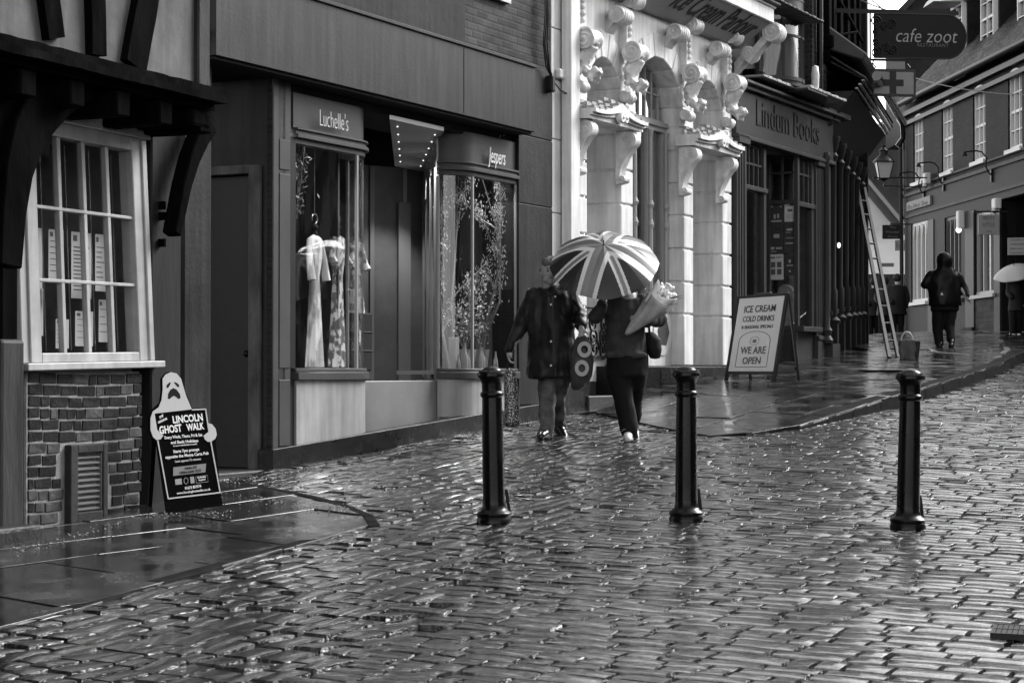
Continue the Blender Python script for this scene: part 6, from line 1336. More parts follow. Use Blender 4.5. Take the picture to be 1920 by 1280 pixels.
# outline measured on zoom (x from board axis, y up), in photo px; axis runs up the middle of the panel
def gq(zx, zy, c=0.0):          # zoom pixel (750x1280 view of 270..440 x 680..970) -> on board
    px_, py_ = 270 + zx / 4.414, 680 + zy / 4.414
    dx, dy = px_ - 365.0, 954.5 - py_
    ca, sa = math.cos(R(-5.2)), math.sin(R(-5.2))
    x = dx * math.cos(R(5.2)) + dy * math.sin(R(5.2)); y = -dx * math.sin(R(5.2)) + dy * math.cos(R(5.2))
    return og + gX * (x * sc_g) + gU * (y * sc_g) + gN * c
gblk = mat('black_board', .004, .5, spec=.03, var=.3); gwh = mat('pale_ghost_print', .75, .4, var=.05)
body = [(165, 1235), (672, 1190), (655, 1085), (645, 650), (660, 610), (665, 570), (640, 510), (585, 480), (575, 365), (450, 362), (400, 220), (380, 130), (345, 70), (280, 48), (225, 65), (190, 110), (185, 210), (165, 310), (90, 370), (60, 430), (55, 560), (80, 620), (115, 640)]
m3 = MB(); m3.prism([gq(x, y, -.012) for x, y in body[::-1]], gN * .02); bo = build(m3, 'board', gblk, GH)
gh = [(445, 372), (402, 260), (380, 170), (365, 110), (330, 68), (280, 55), (230, 75), (200, 110), (196, 200), (180, 290), (150, 350), (95, 385), (72, 440), (65, 540), (85, 600), (115, 625), (150, 618), (176, 588), (120, 535), (108, 403)]
m3 = MB(); m3.prism([gq(x, y, .009) for x, y in gh], gN * .003); build(m3, 'ghost', gwh, GH)
m3 = MB(); m3.prism([gq(x, y, .009) for x, y in ((586, 492), (620, 502), (648, 540), (656, 590), (640, 625), (600, 650), (570, 650), (545, 630), (534, 598), (583, 565))], gN * .003); build(m3, 'ghost_hand', gwh, GH)
for pts in ([(230, 188), (232, 165), (255, 145), (272, 140), (262, 165), (248, 185), (238, 190)], [(345, 182), (343, 162), (322, 145), (298, 140), (312, 162), (330, 182)], [(236, 275), (240, 240), (262, 205), (290, 190), (318, 203), (345, 240), (350, 270), (340, 283), (325, 280), (306, 262), (288, 255), (270, 268), (252, 282), (240, 282)]):
    m3 = MB(); m3.prism([gq(x, y, .0122) for x, y in pts], gN * .001); build(m3, 'ghost_face', mat('black_print', .02), GH)
m3 = MB()
def bar(a, b, w_): 
    p, q = gq(*a, .010), gq(*b, .010); m3.beam(p, q, w_ * sc_g, .003, up=gN)
bar((103, 403), (445, 384), 2.4) if 0 else None
bar((446, 376), (574, 372), 2.4); bar((570, 370), (586, 560), 2.4); bar((598, 650), (652, 1082), 2.4); bar((654, 1080), (182, 1114), 2.6); bar((184, 1116), (124, 628), 2.4); bar((106, 404), (120, 540), 2.0); build(m3, 'border', gwh, GH)
gw = mat('white_print', 1.2, .5)
def gt(s, x0, y0, x1, y1, capz, **k):
    a, b = gq(x0, y0, .0105), gq(x1, y1, .0105); d = (b - a); text('lettering', s, k.pop('m', gw), GH, a, d, gU, width=d.length, height=capz / 4.414 * sc_g, ext=.002, **k)
gt('THE', 150, 450, 186, 428, 20, bold=.03); gt('ORIGINAL', 136, 488, 222, 452, 18, bold=.03); gt('LINCOLN', 270, 486, 540, 468, 58, bold=.03); gt('GHOST', 146, 572, 345, 556, 60, bold=.03); gt('WALK', 388, 552, 548, 540, 55, bold=.03)
gt('Every Weds, Thurs, Fri & Sat', 186, 618, 524, 600, 24, bold=.02); gt('and Bank Holidays', 238, 660, 484, 648, 24, bold=.02); gt('(Except for 24th/25th/26th December)', 258, 682, 470, 670, 10, bold=.02)
gt('Starts 7pm prompt', 256, 736, 488, 722, 24, bold=.02); gt('opposite the Magna Carta Pub', 182, 782, 570, 756, 24, bold=.02); gt('Lasts approx 75 minutes', 265, 816, 498, 800, 18)
m3 = MB(); m3.prism([gq(x, y, .009) for x, y in ((246, 855), (542, 832), (530, 905), (240, 927))], gN * .002); build(m3, 'price_panel', mat('grey_panel_print', .3), GH)
bp_ = mat('black_print', .02); 
def gt2(s, x0, y0, x1, y1, capz, **k):
    a, b = gq(x0, y0, .0115), gq(x1, y1, .0115); d = (b - a); text('lettering', s, bp_, GH, a, d, gU, width=d.length, height=capz / 4.414 * sc_g, ext=.002, **k)
gt2('Adults £10', 346, 876, 454, 868, 20, bold=.02); gt2('Children (under 12) £5', 300, 912, 490, 896, 20, bold=.02)
m3 = MB(); 
for q in (((254, 955), (312, 950), (314, 998), (256, 1002)), ((390, 940), (424, 938), (427, 992), (393, 995))): m3.prism([gq(x, y, .009) for x, y in q], gN * .002)
m3.tube([gq(x, y, .010) for x, y in ((440, 940), (546, 930), (550, 986), (443, 994), (440, 940))], .0015, 4); m3.tube([gq(x, y, .010) for x, y in ((334, 958), (350, 945), (370, 956), (368, 985), (350, 1000), (334, 985), (334, 958))], .002, 4); build(m3, 'badge', mat('grey_badge_print', .45), GH)
gt('No Booking', 456, 955, 532, 948, 14, bold=.02); gt('Required', 466, 976, 526, 970, 14, bold=.02); gt('01673 857574', 338, 1044, 484, 1030, 22, bold=.02); gt('www.lincolnghostwalks.co.uk', 262, 1082, 566, 1058, 20, bold=.01)
m3 = MB(); bkp = og - gn * .36; 
for s_ in (-1, 1): m3.beam(og + gd * s_ * wlg * .42 + gU * .62 - gn * .02, bkp + gd * s_ * wlg * .42 + Vector((0, 0, .01)), .03, .02)
build(m3, 'rear_leg', gblk, GH)
# ================================================================ LADDER AND BUCKET
lb0, lb1 = gp(1668, 668, .13), gp(1684, 676, .13)
LD = thing('ladder', 'tall aluminium ladder leaning on the corner shop', 'ladder', tuple(lb0)); alu = mat('dull_aluminium', .09, .4, metal=.6, bump=.001)
tq = DS.P(*(lambda q: (q[0], .05, q[1]))(DS.px(1614, 352, .05)))
bm_ = (lb0 + lb1) / 2; sd = Vector((.66, .75, 0)) * .13; sdt = sd * .9
m3 = MB(); m3.beam(bm_ - sd, tq - sdt, .05, .06, up=(0, -1, 0)); build(m3, 'stile', alu, LD, bevel=.004)
m3 = MB(); m3.beam(bm_ + sd, tq + sdt, .05, .06, up=(0, -1, 0)); build(m3, 'stile', alu, LD, bevel=.004)
for k in range(1, 11):
    t = k / 11.0; m3 = MB(); m3.tube([(bm_ - sd).lerp(tq - sdt, t), (bm_ + sd).lerp(tq + sdt, t)], .016, 8); build(m3, 'rung', alu, LD)
bc = gp(1705, 675, .13)
BU = thing('bucket', 'square grey bucket with a pale handle and a cloth over its rim by the ladder', 'bucket', tuple(bc)); sb = bc.y / F
plast = mat('grey_plastic', .035, .35); wB, hB, wb_ = 37 * sb / 2, 35 * sb, 30 * sb / 2
m3 = MB(); rr = lambda w_, z: [bc + Vector((a * w_, b * w_ * .7, z)) for a, b in ((-1, -1), (1, -1), (1, 1), (-1, 1))]
for w0, z0, w1, z1 in ((wb_, 0, wB, hB),):
    A, B, C_, D_ = rr(w0, z0), rr(w1, z1), rr(w1 * .93, z1), rr(w0 * .9, .02); m3.add(A + B + C_ + D_, [(0, 1, 2, 3)] + [(i, (i + 1) % 4, 4 + (i + 1) % 4, 4 + i) for i in range(4)] + [(4 + i, 4 + (i + 1) % 4, 8 + (i + 1) % 4, 8 + i) for i in range(4)] + [(8 + i, 8 + (i + 1) % 4, 12 + (i + 1) % 4, 12 + i) for i in range(4)] + [(12, 13, 14, 15)])
build(m3, 'tub', plast, BU, bevel=.008); m3 = MB(); m3.tube([bc + Vector((math.cos(a) * wB * .62 - .04, -.02, hB - .02 + math.sin(a) * .16)) for a in np.linspace(0, math.pi, 14)], .013, 8); build(m3, 'handle', mat('pale_plastic_handle', .55, .35), BU, smooth=60)
m3 = MB(); m3.sheet(lambda i, j: bc + Vector((-wB * 1.05 - .02 + .24 * i + .012 * math.sin(j * 9 + i * 4), -wB * .74 - .01 - .03 * math.sin(i * 11) * j - .02 * j, hB + .02 - .30 * j)), 12, 10); solo(m3, 'wet_cloth', mat('grey_wet_cloth', .10, .6, bump=.004, bscale=30), 'wet grey cloth hanging over the side of the bucket', 'cloth', smooth=60, solid=.008)
# ================================================================ GRATES, PUDDLED COVERS, LITTER
def grate(px_, py_, w_, l_, label, ang, nb=9, h=0.012):
    c = gp(px_, py_, h); t = thing('drain_grate', label, 'drain', tuple(c)); m_ = MB(); ca = Vector((math.cos(ang), math.sin(ang), 0)); cb = Vector((-math.sin(ang), math.cos(ang), 0))
    def gz(p): return Vector((p.x, p.y, G(p.y) + h))
    for k in range(nb + 1): a = gz(c + ca * (-w_ / 2 + w_ * k / nb) - cb * l_ / 2); b = gz(c + ca * (-w_ / 2 + w_ * k / nb) + cb * l_ / 2); m_.beam(a, b, .022, .025)
    for k in (-1, 0, 1): a = gz(c - ca * w_ / 2 + cb * l_ / 2 * k); b = gz(c + ca * w_ / 2 + cb * l_ / 2 * k); m_.beam(a, b, .022, .028)
    build(m_, 'bars', ir, t)
grate(1215, 776, .9, .45, 'iron gully grate in the paving behind the couple', AX - math.pi / 2, 14, .02)
grate(1905, 1184, .2, .26, 'square iron drain grate low among the cobbles at the frame edge', -.3, 8, .018)
m3 = MB(); c = gp(1650, 694, .143); 
for a in ((-.28, 0), (.28, 0), (0, -.3), (0, .3)): m3.box(c + Vector((a[0], a[1], 0)), .03 if a[0] else .56, .6 if a[0] else .03, .006)
m3.box(c + Vector((0, 0, -.002)), .5, .55, .004); solo(m3, 'inspection_cover', mat('dark_iron_cover', .03, .3, bump=.003, bscale=40), 'flat iron inspection cover in the wet pavement before the corner shop', 'cover')
m3 = MB(); rl = random.Random(3)
def litter(pts, n, spread):
    for _ in range(n):
        k = rl.random() * (len(pts) - 1); i = int(k); a, b = pts[i], pts[i + 1]; t = k - i
        p = gp(a[0] + (b[0] - a[0]) * t + rl.gauss(0, spread * 1.5), a[1] + (b[1] - a[1]) * t + abs(rl.gauss(0, spread)) * .6, .018); s = rl.uniform(.003, .009)
        ang = rl.random() * 6.28; q = [p + Vector((math.cos(ang + a2) * s * rl.uniform(.6, 1.3), math.sin(ang + a2) * s * rl.uniform(.5, 1.2), rl.uniform(-.002, .008))) for a2 in (0, 1.57, 3.14, 4.71)]
        q2 = [v_ + Vector((0, 0, .004)) for v_ in q]; m3.hexa(q + q2)
litter([(30, 1030), (150, 1000), (270, 965), (330, 960), (430, 958)], 200, 8); litter([(400, 905), (480, 895), (520, 892), (650, 862), (860, 815), (1000, 790)], 220, 6); litter([(430, 925), (560, 940), (640, 950)], 120, 12)
setp(build(m3, 'leaf_litter', mat('pale_litter', .30, .6, var=.6, vscale=30)), kind='stuff')
# ================================================================ PEOPLE
skin = mat('skin', .38, .5, bump=.0008, bscale=40, var=.08)
def hand(mb, wrist, dirv, side_, s=1.0, curl=.6, palm_n=None):
    """palm, four unequal bent fingers and a thumb set on the side of the palm"""
    d = Vector(dirv).normalized(); sd = Vector(side_).normalized(); sd = (sd - d * sd.dot(d)).normalized(); n = d.cross(sd)
    w = Vector(wrist); capsule(mb, w, w + d * .04 * s, .024 * s, .032 * s)
    for k in (-1.2, -.4, .4, 1.2): capsule(mb, w + d * .03 * s + sd * .014 * k * s, w + d * .085 * s + sd * .017 * k * s, .015 * s, .014 * s, 8, 2)
    for k, L in ((-1.35, .062), (-.45, .078), (.45, .072), (1.35, .055)):
        b = w + d * .09 * s + sd * .019 * k * s; a = curl; p = b; dd_ = d
        for j, f in enumerate((.45, .32, .23)):
            a2 = curl * (j + 1) * .8; dd_ = d * math.cos(a2) + n * math.sin(a2); q = p + dd_ * L * f * s; capsule(mb, p, q, (.0095 - .001 * j) * s, (.009 - .001 * j) * s, 8, 2); p = q
    b = w + d * .03 * s - sd * .024 * s; q = b + (d * .55 - sd * .7 + n * .4).normalized() * .04 * s; capsule(mb, b, q, .013 * s, .0105 * s, 8, 2); capsule(mb, q, q + (d * .8 - sd * .1 + n * .6).normalized() * .03 * s, .0105 * s, .009 * s, 8, 2)
def head(mb, c, s=1.0, fwd=(0, -1, 0), tilt=0):
    """skull, jaw, nose, brow, ears; c = centre of the head"""
    f = Vector(fwd).normalized(); r = Vector((-f.y, f.x, 0)).normalized() * -1; up = Vector((0, 0, 1)); c = Vector(c)
    P = lambda a, b, e: c + r * a * s + f * b * s + up * e * s
    for (a, b, e, ra) in ((0, -.012, .035, .088), (0, .012, .02, .082), (0, .02, -.02, .072), (0, .035, -.06, .052), (0, .05, -.085, .034), (-.03, .03, -.06, .04), (.03, .03, -.06, .04), (-.03, .05, -.01, .034), (.03, .05, -.01, .034)): mb.ball(P(a, b, e), ra * s, 12, 8)
    capsule(mb, P(0, .082, .012), P(0, .104, -.022), .010 * s, .016 * s, 8, 2)
    capsule(mb, P(-.035, .078, .034), P(.035, .078, .034), .012 * s, .012 * s, 8, 2)
    capsule(mb, P(-.018, .078, -.052), P(.018, .078, -.052), .010 * s, .010 * s, 8, 2)
    for k in (-1, 1): mb.ball(P(k * .083, -.01, -.005), .024 * s, 8, 6, (.5, .8, 1.2))
    capsule(mb, P(0, -.02, -.06), P(0, -.03, -.15), .055 * s, .06 * s)
def face_bits(t, c, s, fwd=(0, -1, 0)):
    f = Vector(fwd).normalized(); r = Vector((-f.y, f.x, 0)).normalized() * -1; c = Vector(c); P = lambda a, b, e: c + r * a * s + f * b * s + Vector((0, 0, e * s))
    for k in (-1, 1):
        m_ = MB(); m_.ball(P(k * .03, .081, .012), .011 * s, 8, 6, (1.3, .6, .7)); build(m_, 'eye', mat('dark_eye', .03, .2), t, smooth=90)
        m_ = MB(); capsule(m_, P(k * .045, .084, .038), P(k * .018, .09, .036), .005 * s, .005 * s, 6, 2); build(m_, 'eyebrow', mat('grey_hair', .14, .7), t)
    m_ = MB(); capsule(m_, P(-.022, .087, -.053), P(.022, .087, -.053), .005 * s, .005 * s, 6, 2); build(m_, 'mouth', mat('lip', .16, .5), t)
class Fig:
    def __init__(s, d): s.d = d; s.s = d / F
    def __call__(s, px, py, dy=0.0):
        r = ray(px, py); t = (s.d + dy) / r.y; return CAMP + r * t
def ell(mb, K, rows, n=22):      # rows: px, py, half width px, half depth m, dy
    rings(mb, [(K(px, py, dy), (hw * K.s, 0, 0), (0, hd, 0)) for px, py, hw, hd, dy in rows], n)
coatm = mat('dark_waxed_coat', .016, .38, bump=.0015, bscale=20, var=.5, vscale=6, rvar=.12); jeans = mat('blue_grey_jeans', .12, .7, bump=.003, bscale=40, var=.5, vscale=9)
shoe = mat('black_leather_shoe', .012, .2, coat=.5); wshoe = mat('white_trainer', .65, .5)
# ---- man in the long coat
d0 = gp(1030, 822).y; K = Fig(d0); zf = G(d0) + .005
MA = thing('person', 'person in long dark raincoat and jeans walking beside the flag umbrella', 'person', tuple(gp(1032, 815)))
hc = K(1031, 511, .0); b = MB(); head(b, hc, 1.04, (.15, -1, 0))
capsule(b, K(1033, 570, .02), K(1036, 690, .02), .11, .11); capsule(b, K(1026, 700), K(1028, 750, -.02), .06, .05); capsule(b, K(1028, 750, -.02), K(1023, 800, -.06), .05, .04); capsule(b, K(1050, 700, .02), K(1046, 750, .18), .06, .05); capsule(b, K(1046, 750, .18), K(1050, 788, .42), .05, .04)
capsule(b, K(998, 560), K(978, 620), .05, .045); capsule(b, K(978, 620), K(956, 655, -.05), .042, .03); hand(b, K(956, 657, -.05), (-.12, 0, -1), (0, 1, 0), 1.0, .9)
capsule(b, K(1070, 560), K(1092, 598), .05, .045); capsule(b, K(1092, 598), K(1090, 615, -.25), .042, .03); hand(b, K(1090, 613, -.25), (0, -.5, -1), (-1, 0, 0), 1.0, .9)
remesh(b, 'body', skin, MA, .011, 3); face_bits(MA, hc, 1.04, (.15, -1, 0))
b = MB(); hs = lambda px, py, r, dy=0: b.ball(K(px, py, dy), r * K.s, 12, 8)
for (x, y, r, dy) in ((1033, 499, 19, .03), (1029, 494, 13, -.02), (1036, 493, 13, -.01), (1017, 507, 6, .01), (1047, 507, 6, .02), (1032, 512, 17, .07), (1026, 492, 9, -.045)): hs(x, y, r, dy)
remesh(b, 'hair', mat('grey_hair', .14, .7, bump=.004, bscale=60, var=.5), MA, .012, 2, disp=.008, dscale=.03)
b = MB(); ell(b, K, [(1034, 538, 14, .08, 0), (1034, 545, 26, .11, 0), (1034, 556, 42, .15, 0), (1033, 580, 44, .17, 0), (1034, 620, 44, .18, 0), (1036, 660, 46, .19, 0), (1037, 700, 48, .20, 0), (1037, 709, 48, .20, 0)])
capsule(b, K(998, 560), K(975, 612, .02), .085, .075); capsule(b, K(975, 612, .02), K(958, 645, -.04), .075, .055); capsule(b, K(958, 645, -.04), K(955, 653, -.04), .056, .058)
capsule(b, K(1070, 560), K(1090, 592), .085, .075); capsule(b, K(1090, 592), K(1089, 610, -.2), .072, .055); b.ball(K(1000, 556), .09); b.ball(K(1068, 556), .09)
for sd in (-1, 1): capsule(b, K(1034 + sd * 20, 541, -.04), K(1034 + sd * 7, 556, -.13), .03, .03)
remesh(b, 'coat', coatm, MA, .014, 4, disp=.026, dscale=.14, seed=2)
m_ = MB(); m_.tube([K(1036, 556, -.185), K(1037, 600, -.19), K(1039, 650, -.20), K(1042, 706, -.205)], .006, 5); build(m_, 'coat_placket', mat('coat_edge', .045, .4), MA)
for y in (556, 571, 640, 685):
    m_ = MB(); m_.lathe(K(1033 if y != 556 else 1041, y, -.185 - (y > 600) * .012), [(.010, 0), (.010, .012)], 10, axis=(0, -1, 0)); build(m_, 'coat_button', mat('white_plastic', .7), MA)
b = MB(); capsule(b, K(1024, 700, .0), K(1028, 750, -.02), .10, .085); capsule(b, K(1028, 750, -.02), K(1023, 806, -.06), .082, .068); capsule(b, K(1052, 700, .02), K(1046, 750, .18), .10, .08); capsule(b, K(1046, 750, .18), K(1050, 794, .42), .078, .064); capsule(b, K(1022, 806, -.06), K(1021, 812, -.06), .072, .074)
remesh(b, 'jeans', jeans, MA, .013, 2, disp=.024, dscale=.09, seed=5)
def shoe_(t, K, px, py, dy, m, yaw=0.0, pitch=0.0, L=.28, z=None):
    b = MB(); p = K(px, py, dy); z0 = (G(p.y) + .012) if z is None else z; p = Vector((p.x, p.y, z0)); f = Vector((math.sin(yaw), -math.cos(yaw), 0)); up = Vector((0, 0, 1))
    q = lambda a, e, r: b.ball(p + f * a + up * (e + r * .8 + a * pitch), r, 10, 7)
    for a, e, r in ((-.09, .0, .045), (-.05, .02, .052), (0, .02, .050), (.04, .005, .048), (.09, -.003, .046), (.13, -.008, .040), (.155, -.01, .032)): q(a, e, r)
    b2 = remesh(b, 'shoe', m, t, .010, 2)
    s_ = MB(); 
    for a in (-.08, 0, .08): pass
    pts = [p + f * a + Vector((f.y, -f.x, 0)) * w_ * sg + up * (.012 + a * pitch) for sg, seq in ((1, ((-.12, .02), (-.08, .045), (.0, .046), (.08, .048), (.14, .036), (.18, .012))), (-1, ((.18, .012), (.14, .036), (.08, .048), (.0, .046), (-.08, .045), (-.12, .02)))) for a, w_ in seq]
    s_.prism([x - up * .012 for x in pts], up * .02); build(s_, 'shoe_sole', mat('dark_sole', .02, .6) if m is not wshoe else mat('grey_sole', .35, .6), b2 and t, bevel=.004); return b2
shoe_(MA, K, 1024, 822, -.06, shoe, -.35); shoe_(MA, K, 1050, 806, .42, shoe, .3, -.35)
# spotted shopping bag in his hand
def bag(name, label, K, top, rows, m, handles=True, disp=.012, ds=.12, vox=.014):
    c = K(*top); t = thing(name, label, 'bag', tuple(c)); b = MB()
    rings(b, [(K(px, py, dy), (hw * K.s, 0, 0), (0, hd, 0)) for px, py, hw, hd, dy in rows], 18); o = remesh(b, 'bag_body', m, t, vox, 3, disp=disp, dscale=ds)
    return t, o
def spotty(name, base, spot, scale, thr):
    m = bpy.data.materials.new(name); m.use_nodes = True; n, l = m.node_tree.nodes, m.node_tree.links; b = n['Principled BSDF']; b.inputs['Roughness'].default_value = .4
    g_ = n.new('ShaderNodeNewGeometry'); v = n.new('ShaderNodeTexVoronoi'); v.inputs['Scale'].default_value = scale; l.new(g_.outputs['Position'], v.inputs[0])
    r = n.new('ShaderNodeMapRange'); r.inputs[1].default_value = thr; r.inputs[2].default_value = thr * 1.15; r.inputs[3].default_value = spot; r.inputs[4].default_value = base; l.new(v.outputs['Distance'], r.inputs[0]); l.new(r.outputs[0], b.inputs['Base Color']); return m
t, o = bag('shopping_bag', 'black shopping bag speckled with white dots held low by the man in the raincoat', K, (956, 668, -.05), [(956, 690, 7, .03, -.05), (957, 705, 12, .05, -.05), (959, 735, 14, .07, -.05), (960, 770, 16, .08, -.05), (960, 796, 15, .08, -.05), (960, 800, 11, .06, -.05)], spotty('speckled_fabric', .012, .5, 75, .34))
m_ = MB(); m_.tube([K(951, 694, -.07), K(954, 675, -.06), K(956, 665, -.05)], .009, 6); m_.tube([K(961, 694, -.02), K(959, 675, -.04), K(957, 665, -.05)], .009, 6); build(m_, 'bag_handle', mat('black_strap', .015), t)
t, o = bag('carrier_bag', 'grey patterned carrier bag with large pale letter shapes held between the couple', K, (1090, 612, -.25), [(1090, 628, 8, .02, -.27), (1090, 645, 17, .05, -.27), (1091, 675, 22, .09, -.27), (1090, 705, 22, .10, -.27), (1084, 722, 15, .07, -.27), (1080, 729, 8, .04, -.27)], mat('grey_carrier_plastic', .06, .35, bump=.004, bscale=10, var=.3), disp=.016, ds=.1)
m_ = MB(); 
for cx_, cy_, r1, r2_ in ((1096, 655, 13, 6.5), (1091, 690, 13, 6.5)):
    c = K(cx_, cy_, -.385 if cy_ < 670 else -.392); N = 24
    vs = [c + Vector((math.cos(2 * math.pi * i / N) * r * K.s, 0, math.sin(2 * math.pi * i / N) * r * 1.15 * K.s)) for r in (r1, r2_) for i in range(N)]
    k0 = len(m_.v); m_.add(vs + [v_ + Vector((0, .06, 0)) for v_ in vs], [(i, (i + 1) % N, N + (i + 1) % N, N + i) for i in range(N)] + [(i, (i + 1) % N, 2 * N + (i + 1) % N, 2 * N + i) for i in range(N)] + [(N + i, N + (i + 1) % N, 3 * N + (i + 1) % N, 3 * N + i) for i in range(N)])
build(m_, 'bag_print', mat('pale_bag_print', .38, .4), t)
m_ = MB(); m_.tube([K(1086, 632, -.29), K(1090, 614, -.28), K(1094, 632, -.29)], .008, 6); build(m_, 'bag_handle', mat('pale_bag_print', .38), t)
# ---- woman behind the umbrella
d1 = gp(1178, 826).y; K = Fig(d1)
MBW = thing('person', 'person in grey jumper and black trousers hidden behind the flag umbrella, one white shoe forward', 'person', tuple(gp(1180, 822)))
hc = K(1168, 520, .12); b = MB(); head(b, hc, .95, (0, -1, 0)); capsule(b, K(1172, 560, .05), K(1175, 670, .05), .12, .13)
capsule(b, K(1140, 565, .05), K(1118, 595, -.05), .045, .04); capsule(b, K(1118, 595, -.05), K(1132, 566, -.18), .04, .03); hand(b, K(1134, 562, -.19), (.3, .1, 1), (0, 1, 0), .9, 1.0)
capsule(b, K(1205, 565, .05), K(1238, 600, 0), .045, .04); capsule(b, K(1238, 600, 0), K(1205, 600, -.22), .04, .03); hand(b, K(1203, 600, -.22), (-1, -.1, .2), (0, 0, 1), .9, .9)
capsule(b, K(1162, 690, .02), K(1170, 750, -.02), .07, .05); capsule(b, K(1170, 750, -.02), K(1180, 796, -.05), .05, .04); capsule(b, K(1190, 690, .05), K(1186, 745, .25), .07, .05); capsule(b, K(1186, 745, .25), K(1188, 776, .5), .05, .04)
remesh(b, 'body', skin, MBW, .012, 3)
b = MB(); b.ball(K(1168, 514, .15), .105); b.ball(K(1168, 530, .19), .1); b.ball(K(1168, 548, .18), .08); remesh(b, 'hair', mat('dark_hair', .03, .5), MBW, .014, 2, disp=.008, dscale=.03); face_bits(MBW, hc, .95)
knit = mat('grey_marl_knit', .055, .85, bump=.004, bscale=45, var=.3, vscale=12)
b = MB(); ell(b, K, [(1170, 552, 14, .08, .05), (1171, 560, 34, .12, .05), (1172, 580, 37, .14, .05), (1173, 620, 36, .15, .05), (1174, 650, 38, .16, .05), (1175, 668, 39, .165, .05)])
capsule(b, K(1142, 566, .05), K(1117, 594, -.06), .08, .075); capsule(b, K(1117, 594, -.06), K(1130, 570, -.17), .072, .052); capsule(b, K(1202, 566, .05), K(1236, 598, 0), .08, .078); capsule(b, K(1236, 598, 0), K(1210, 601, -.2), .075, .052)
capsule(b, K(1142, 666, -.08), K(1207, 666, -.08), .035, .035)
remesh(b, 'jumper', knit, MBW, .014, 4, disp=.02, dscale=.12, seed=4)
blkt = mat('black_trousers', .010, .75, var=.3)
b = MB(); ell(b, K, [(1176, 658, 38, .15, .05), (1176, 685, 41, .17, .05), (1174, 705, 40, .17, .05)]); capsule(b, K(1160, 700, .02), K(1170, 750, -.02), .125, .10); capsule(b, K(1170, 750, -.02), K(1180, 806, -.05), .10, .085); capsule(b, K(1192, 700, .05), K(1186, 745, .25), .12, .1); capsule(b, K(1186, 745, .25), K(1188, 782, .5), .095, .08)
remesh(b, 'trousers', blkt, MBW, .015, 3, disp=.012, dscale=.14, seed=8)
shoe_(MBW, K, 1178, 824, -.06, wshoe, -.1); shoe_(MBW, K, 1189, 800, .55, shoe, .1, -.35)
m_ = MB()
for k in range(4): p = K(1176, 816 - 2.5 * k, -.13 + .02 * k); m_.tube([p + Vector((-.03, 0, 0)), p + Vector((0, -.012, .006)), p + Vector((.03, 0, 0))], .004, 5)
m_.tube([K(1176, 806, -.1), K(1170, 804, -.14), K(1166, 808, -.12)], .004, 5); build(m_, 'shoelace', mat('grey_sole', .35), MBW)
t, o = bag('shoulder_bag', 'soft black shoulder bag at the hip of the person in the grey jumper', K, (1222, 612, .05), [(1212, 622, 12, .05, .1), (1222, 635, 17, .08, .1), (1226, 655, 15, .09, .1), (1228, 672, 10, .06, .1)], mat('soft_black_fabric', .014, .7))
m_ = MB(); m_.tube([K(1204, 557, .0), K(1212, 580, -.06), K(1216, 605, .02), K(1218, 626, .08)], .012, 6); build(m_, 'bag_strap', mat('black_strap', .015), t)
# umbrella with union flag
UN = Vector((-.05, -.66, .75)).normalized(); uc_ = K(1133, 497, -.18)
UM = thing('umbrella', 'open umbrella with a union flag pattern tilted toward the viewer', 'umbrella', tuple(uc_))
ex = (Vector((1, 0, 0)) - UN * UN.x).normalized(); ey = UN.cross(ex)
RU, HU = .525, .25; th0 = R(-22)
def upt(r, a):                   # eight gores with scalloped edge
    k = (a / (math.pi / 4)) % 1.0; sc2 = 1 - .075 * (1 - abs(2 * k - 1)) ** 1.0 * r * r * (1) - .0 ; rib = abs(2 * k - 1)
    rr = RU * r * (1 - .045 * (1 - rib) * r * r); z = HU * (1 - r ** 2.1) - .020 * (1 - rib) * math.sin(math.pi * min(1, r)) 
    return rr * math.cos(a), rr * math.sin(a), z
NR, NA = 140, 560; vs, fs, mi = [uc_ + UN * HU], [], []
for i in range(1, NR + 1):
    for j in range(NA):
        x, y, z = upt(i / NR, 2 * math.pi * j / NA); vs.append(uc_ + ex * x + ey * y + UN * z)
def flag_at(x, y):
    p = x * math.cos(th0) + y * math.sin(th0); q = -x * math.sin(th0) + y * math.cos(th0)
    if abs(p) < .062 or abs(q) < .062: return 1
    if abs(p) < .102 or abs(q) < .102: return 2
    da = min(abs(p - q), abs(p + q)) / 1.414
    if da < .020: return 1
    if da < .046: return 2
    return 0
for j in range(NA): fs.append((0, 1 + j, 1 + (j + 1) % NA)); mi.append(1)
for i in range(1, NR):
    for j in range(NA):
        a, b_ = 1 + (i - 1) * NA + j, 1 + (i - 1) * NA + (j + 1) % NA; fs.append((a, b_, b_ + NA, a + NA)); x, y, _ = upt((i + .5) / NR, 2 * math.pi * (j + .5) / NA); mi.append(flag_at(x, y))
m_ = MB(); m_.v = vs; m_.f = fs
uo = build(m_, 'canopy', [mat('wet_dark_nylon', .035, .3, coat=.2), mat('wet_mid_nylon', .2, .3, coat=.2), mat('wet_white_nylon', .72, .3, coat=.2)], UM, smooth=60)
for p_, k in zip(uo.data.polygons, mi): p_.material_index = k
m_ = MB()
for j in range(8):
    a = math.pi / 4 * j; pts = [uc_ + ex * x + ey * y + UN * (z - .012) for x, y, z in (upt(r, a) for r in (0.02, .25, .5, .75, 1.0))]; m_.tube(pts, .003, 4); m_.ball(pts[-1], .007, 6, 4)
build(m_, 'ribs', mat('thin_steel_wire', .5), UM); hp = K(1135, 560, -.19)
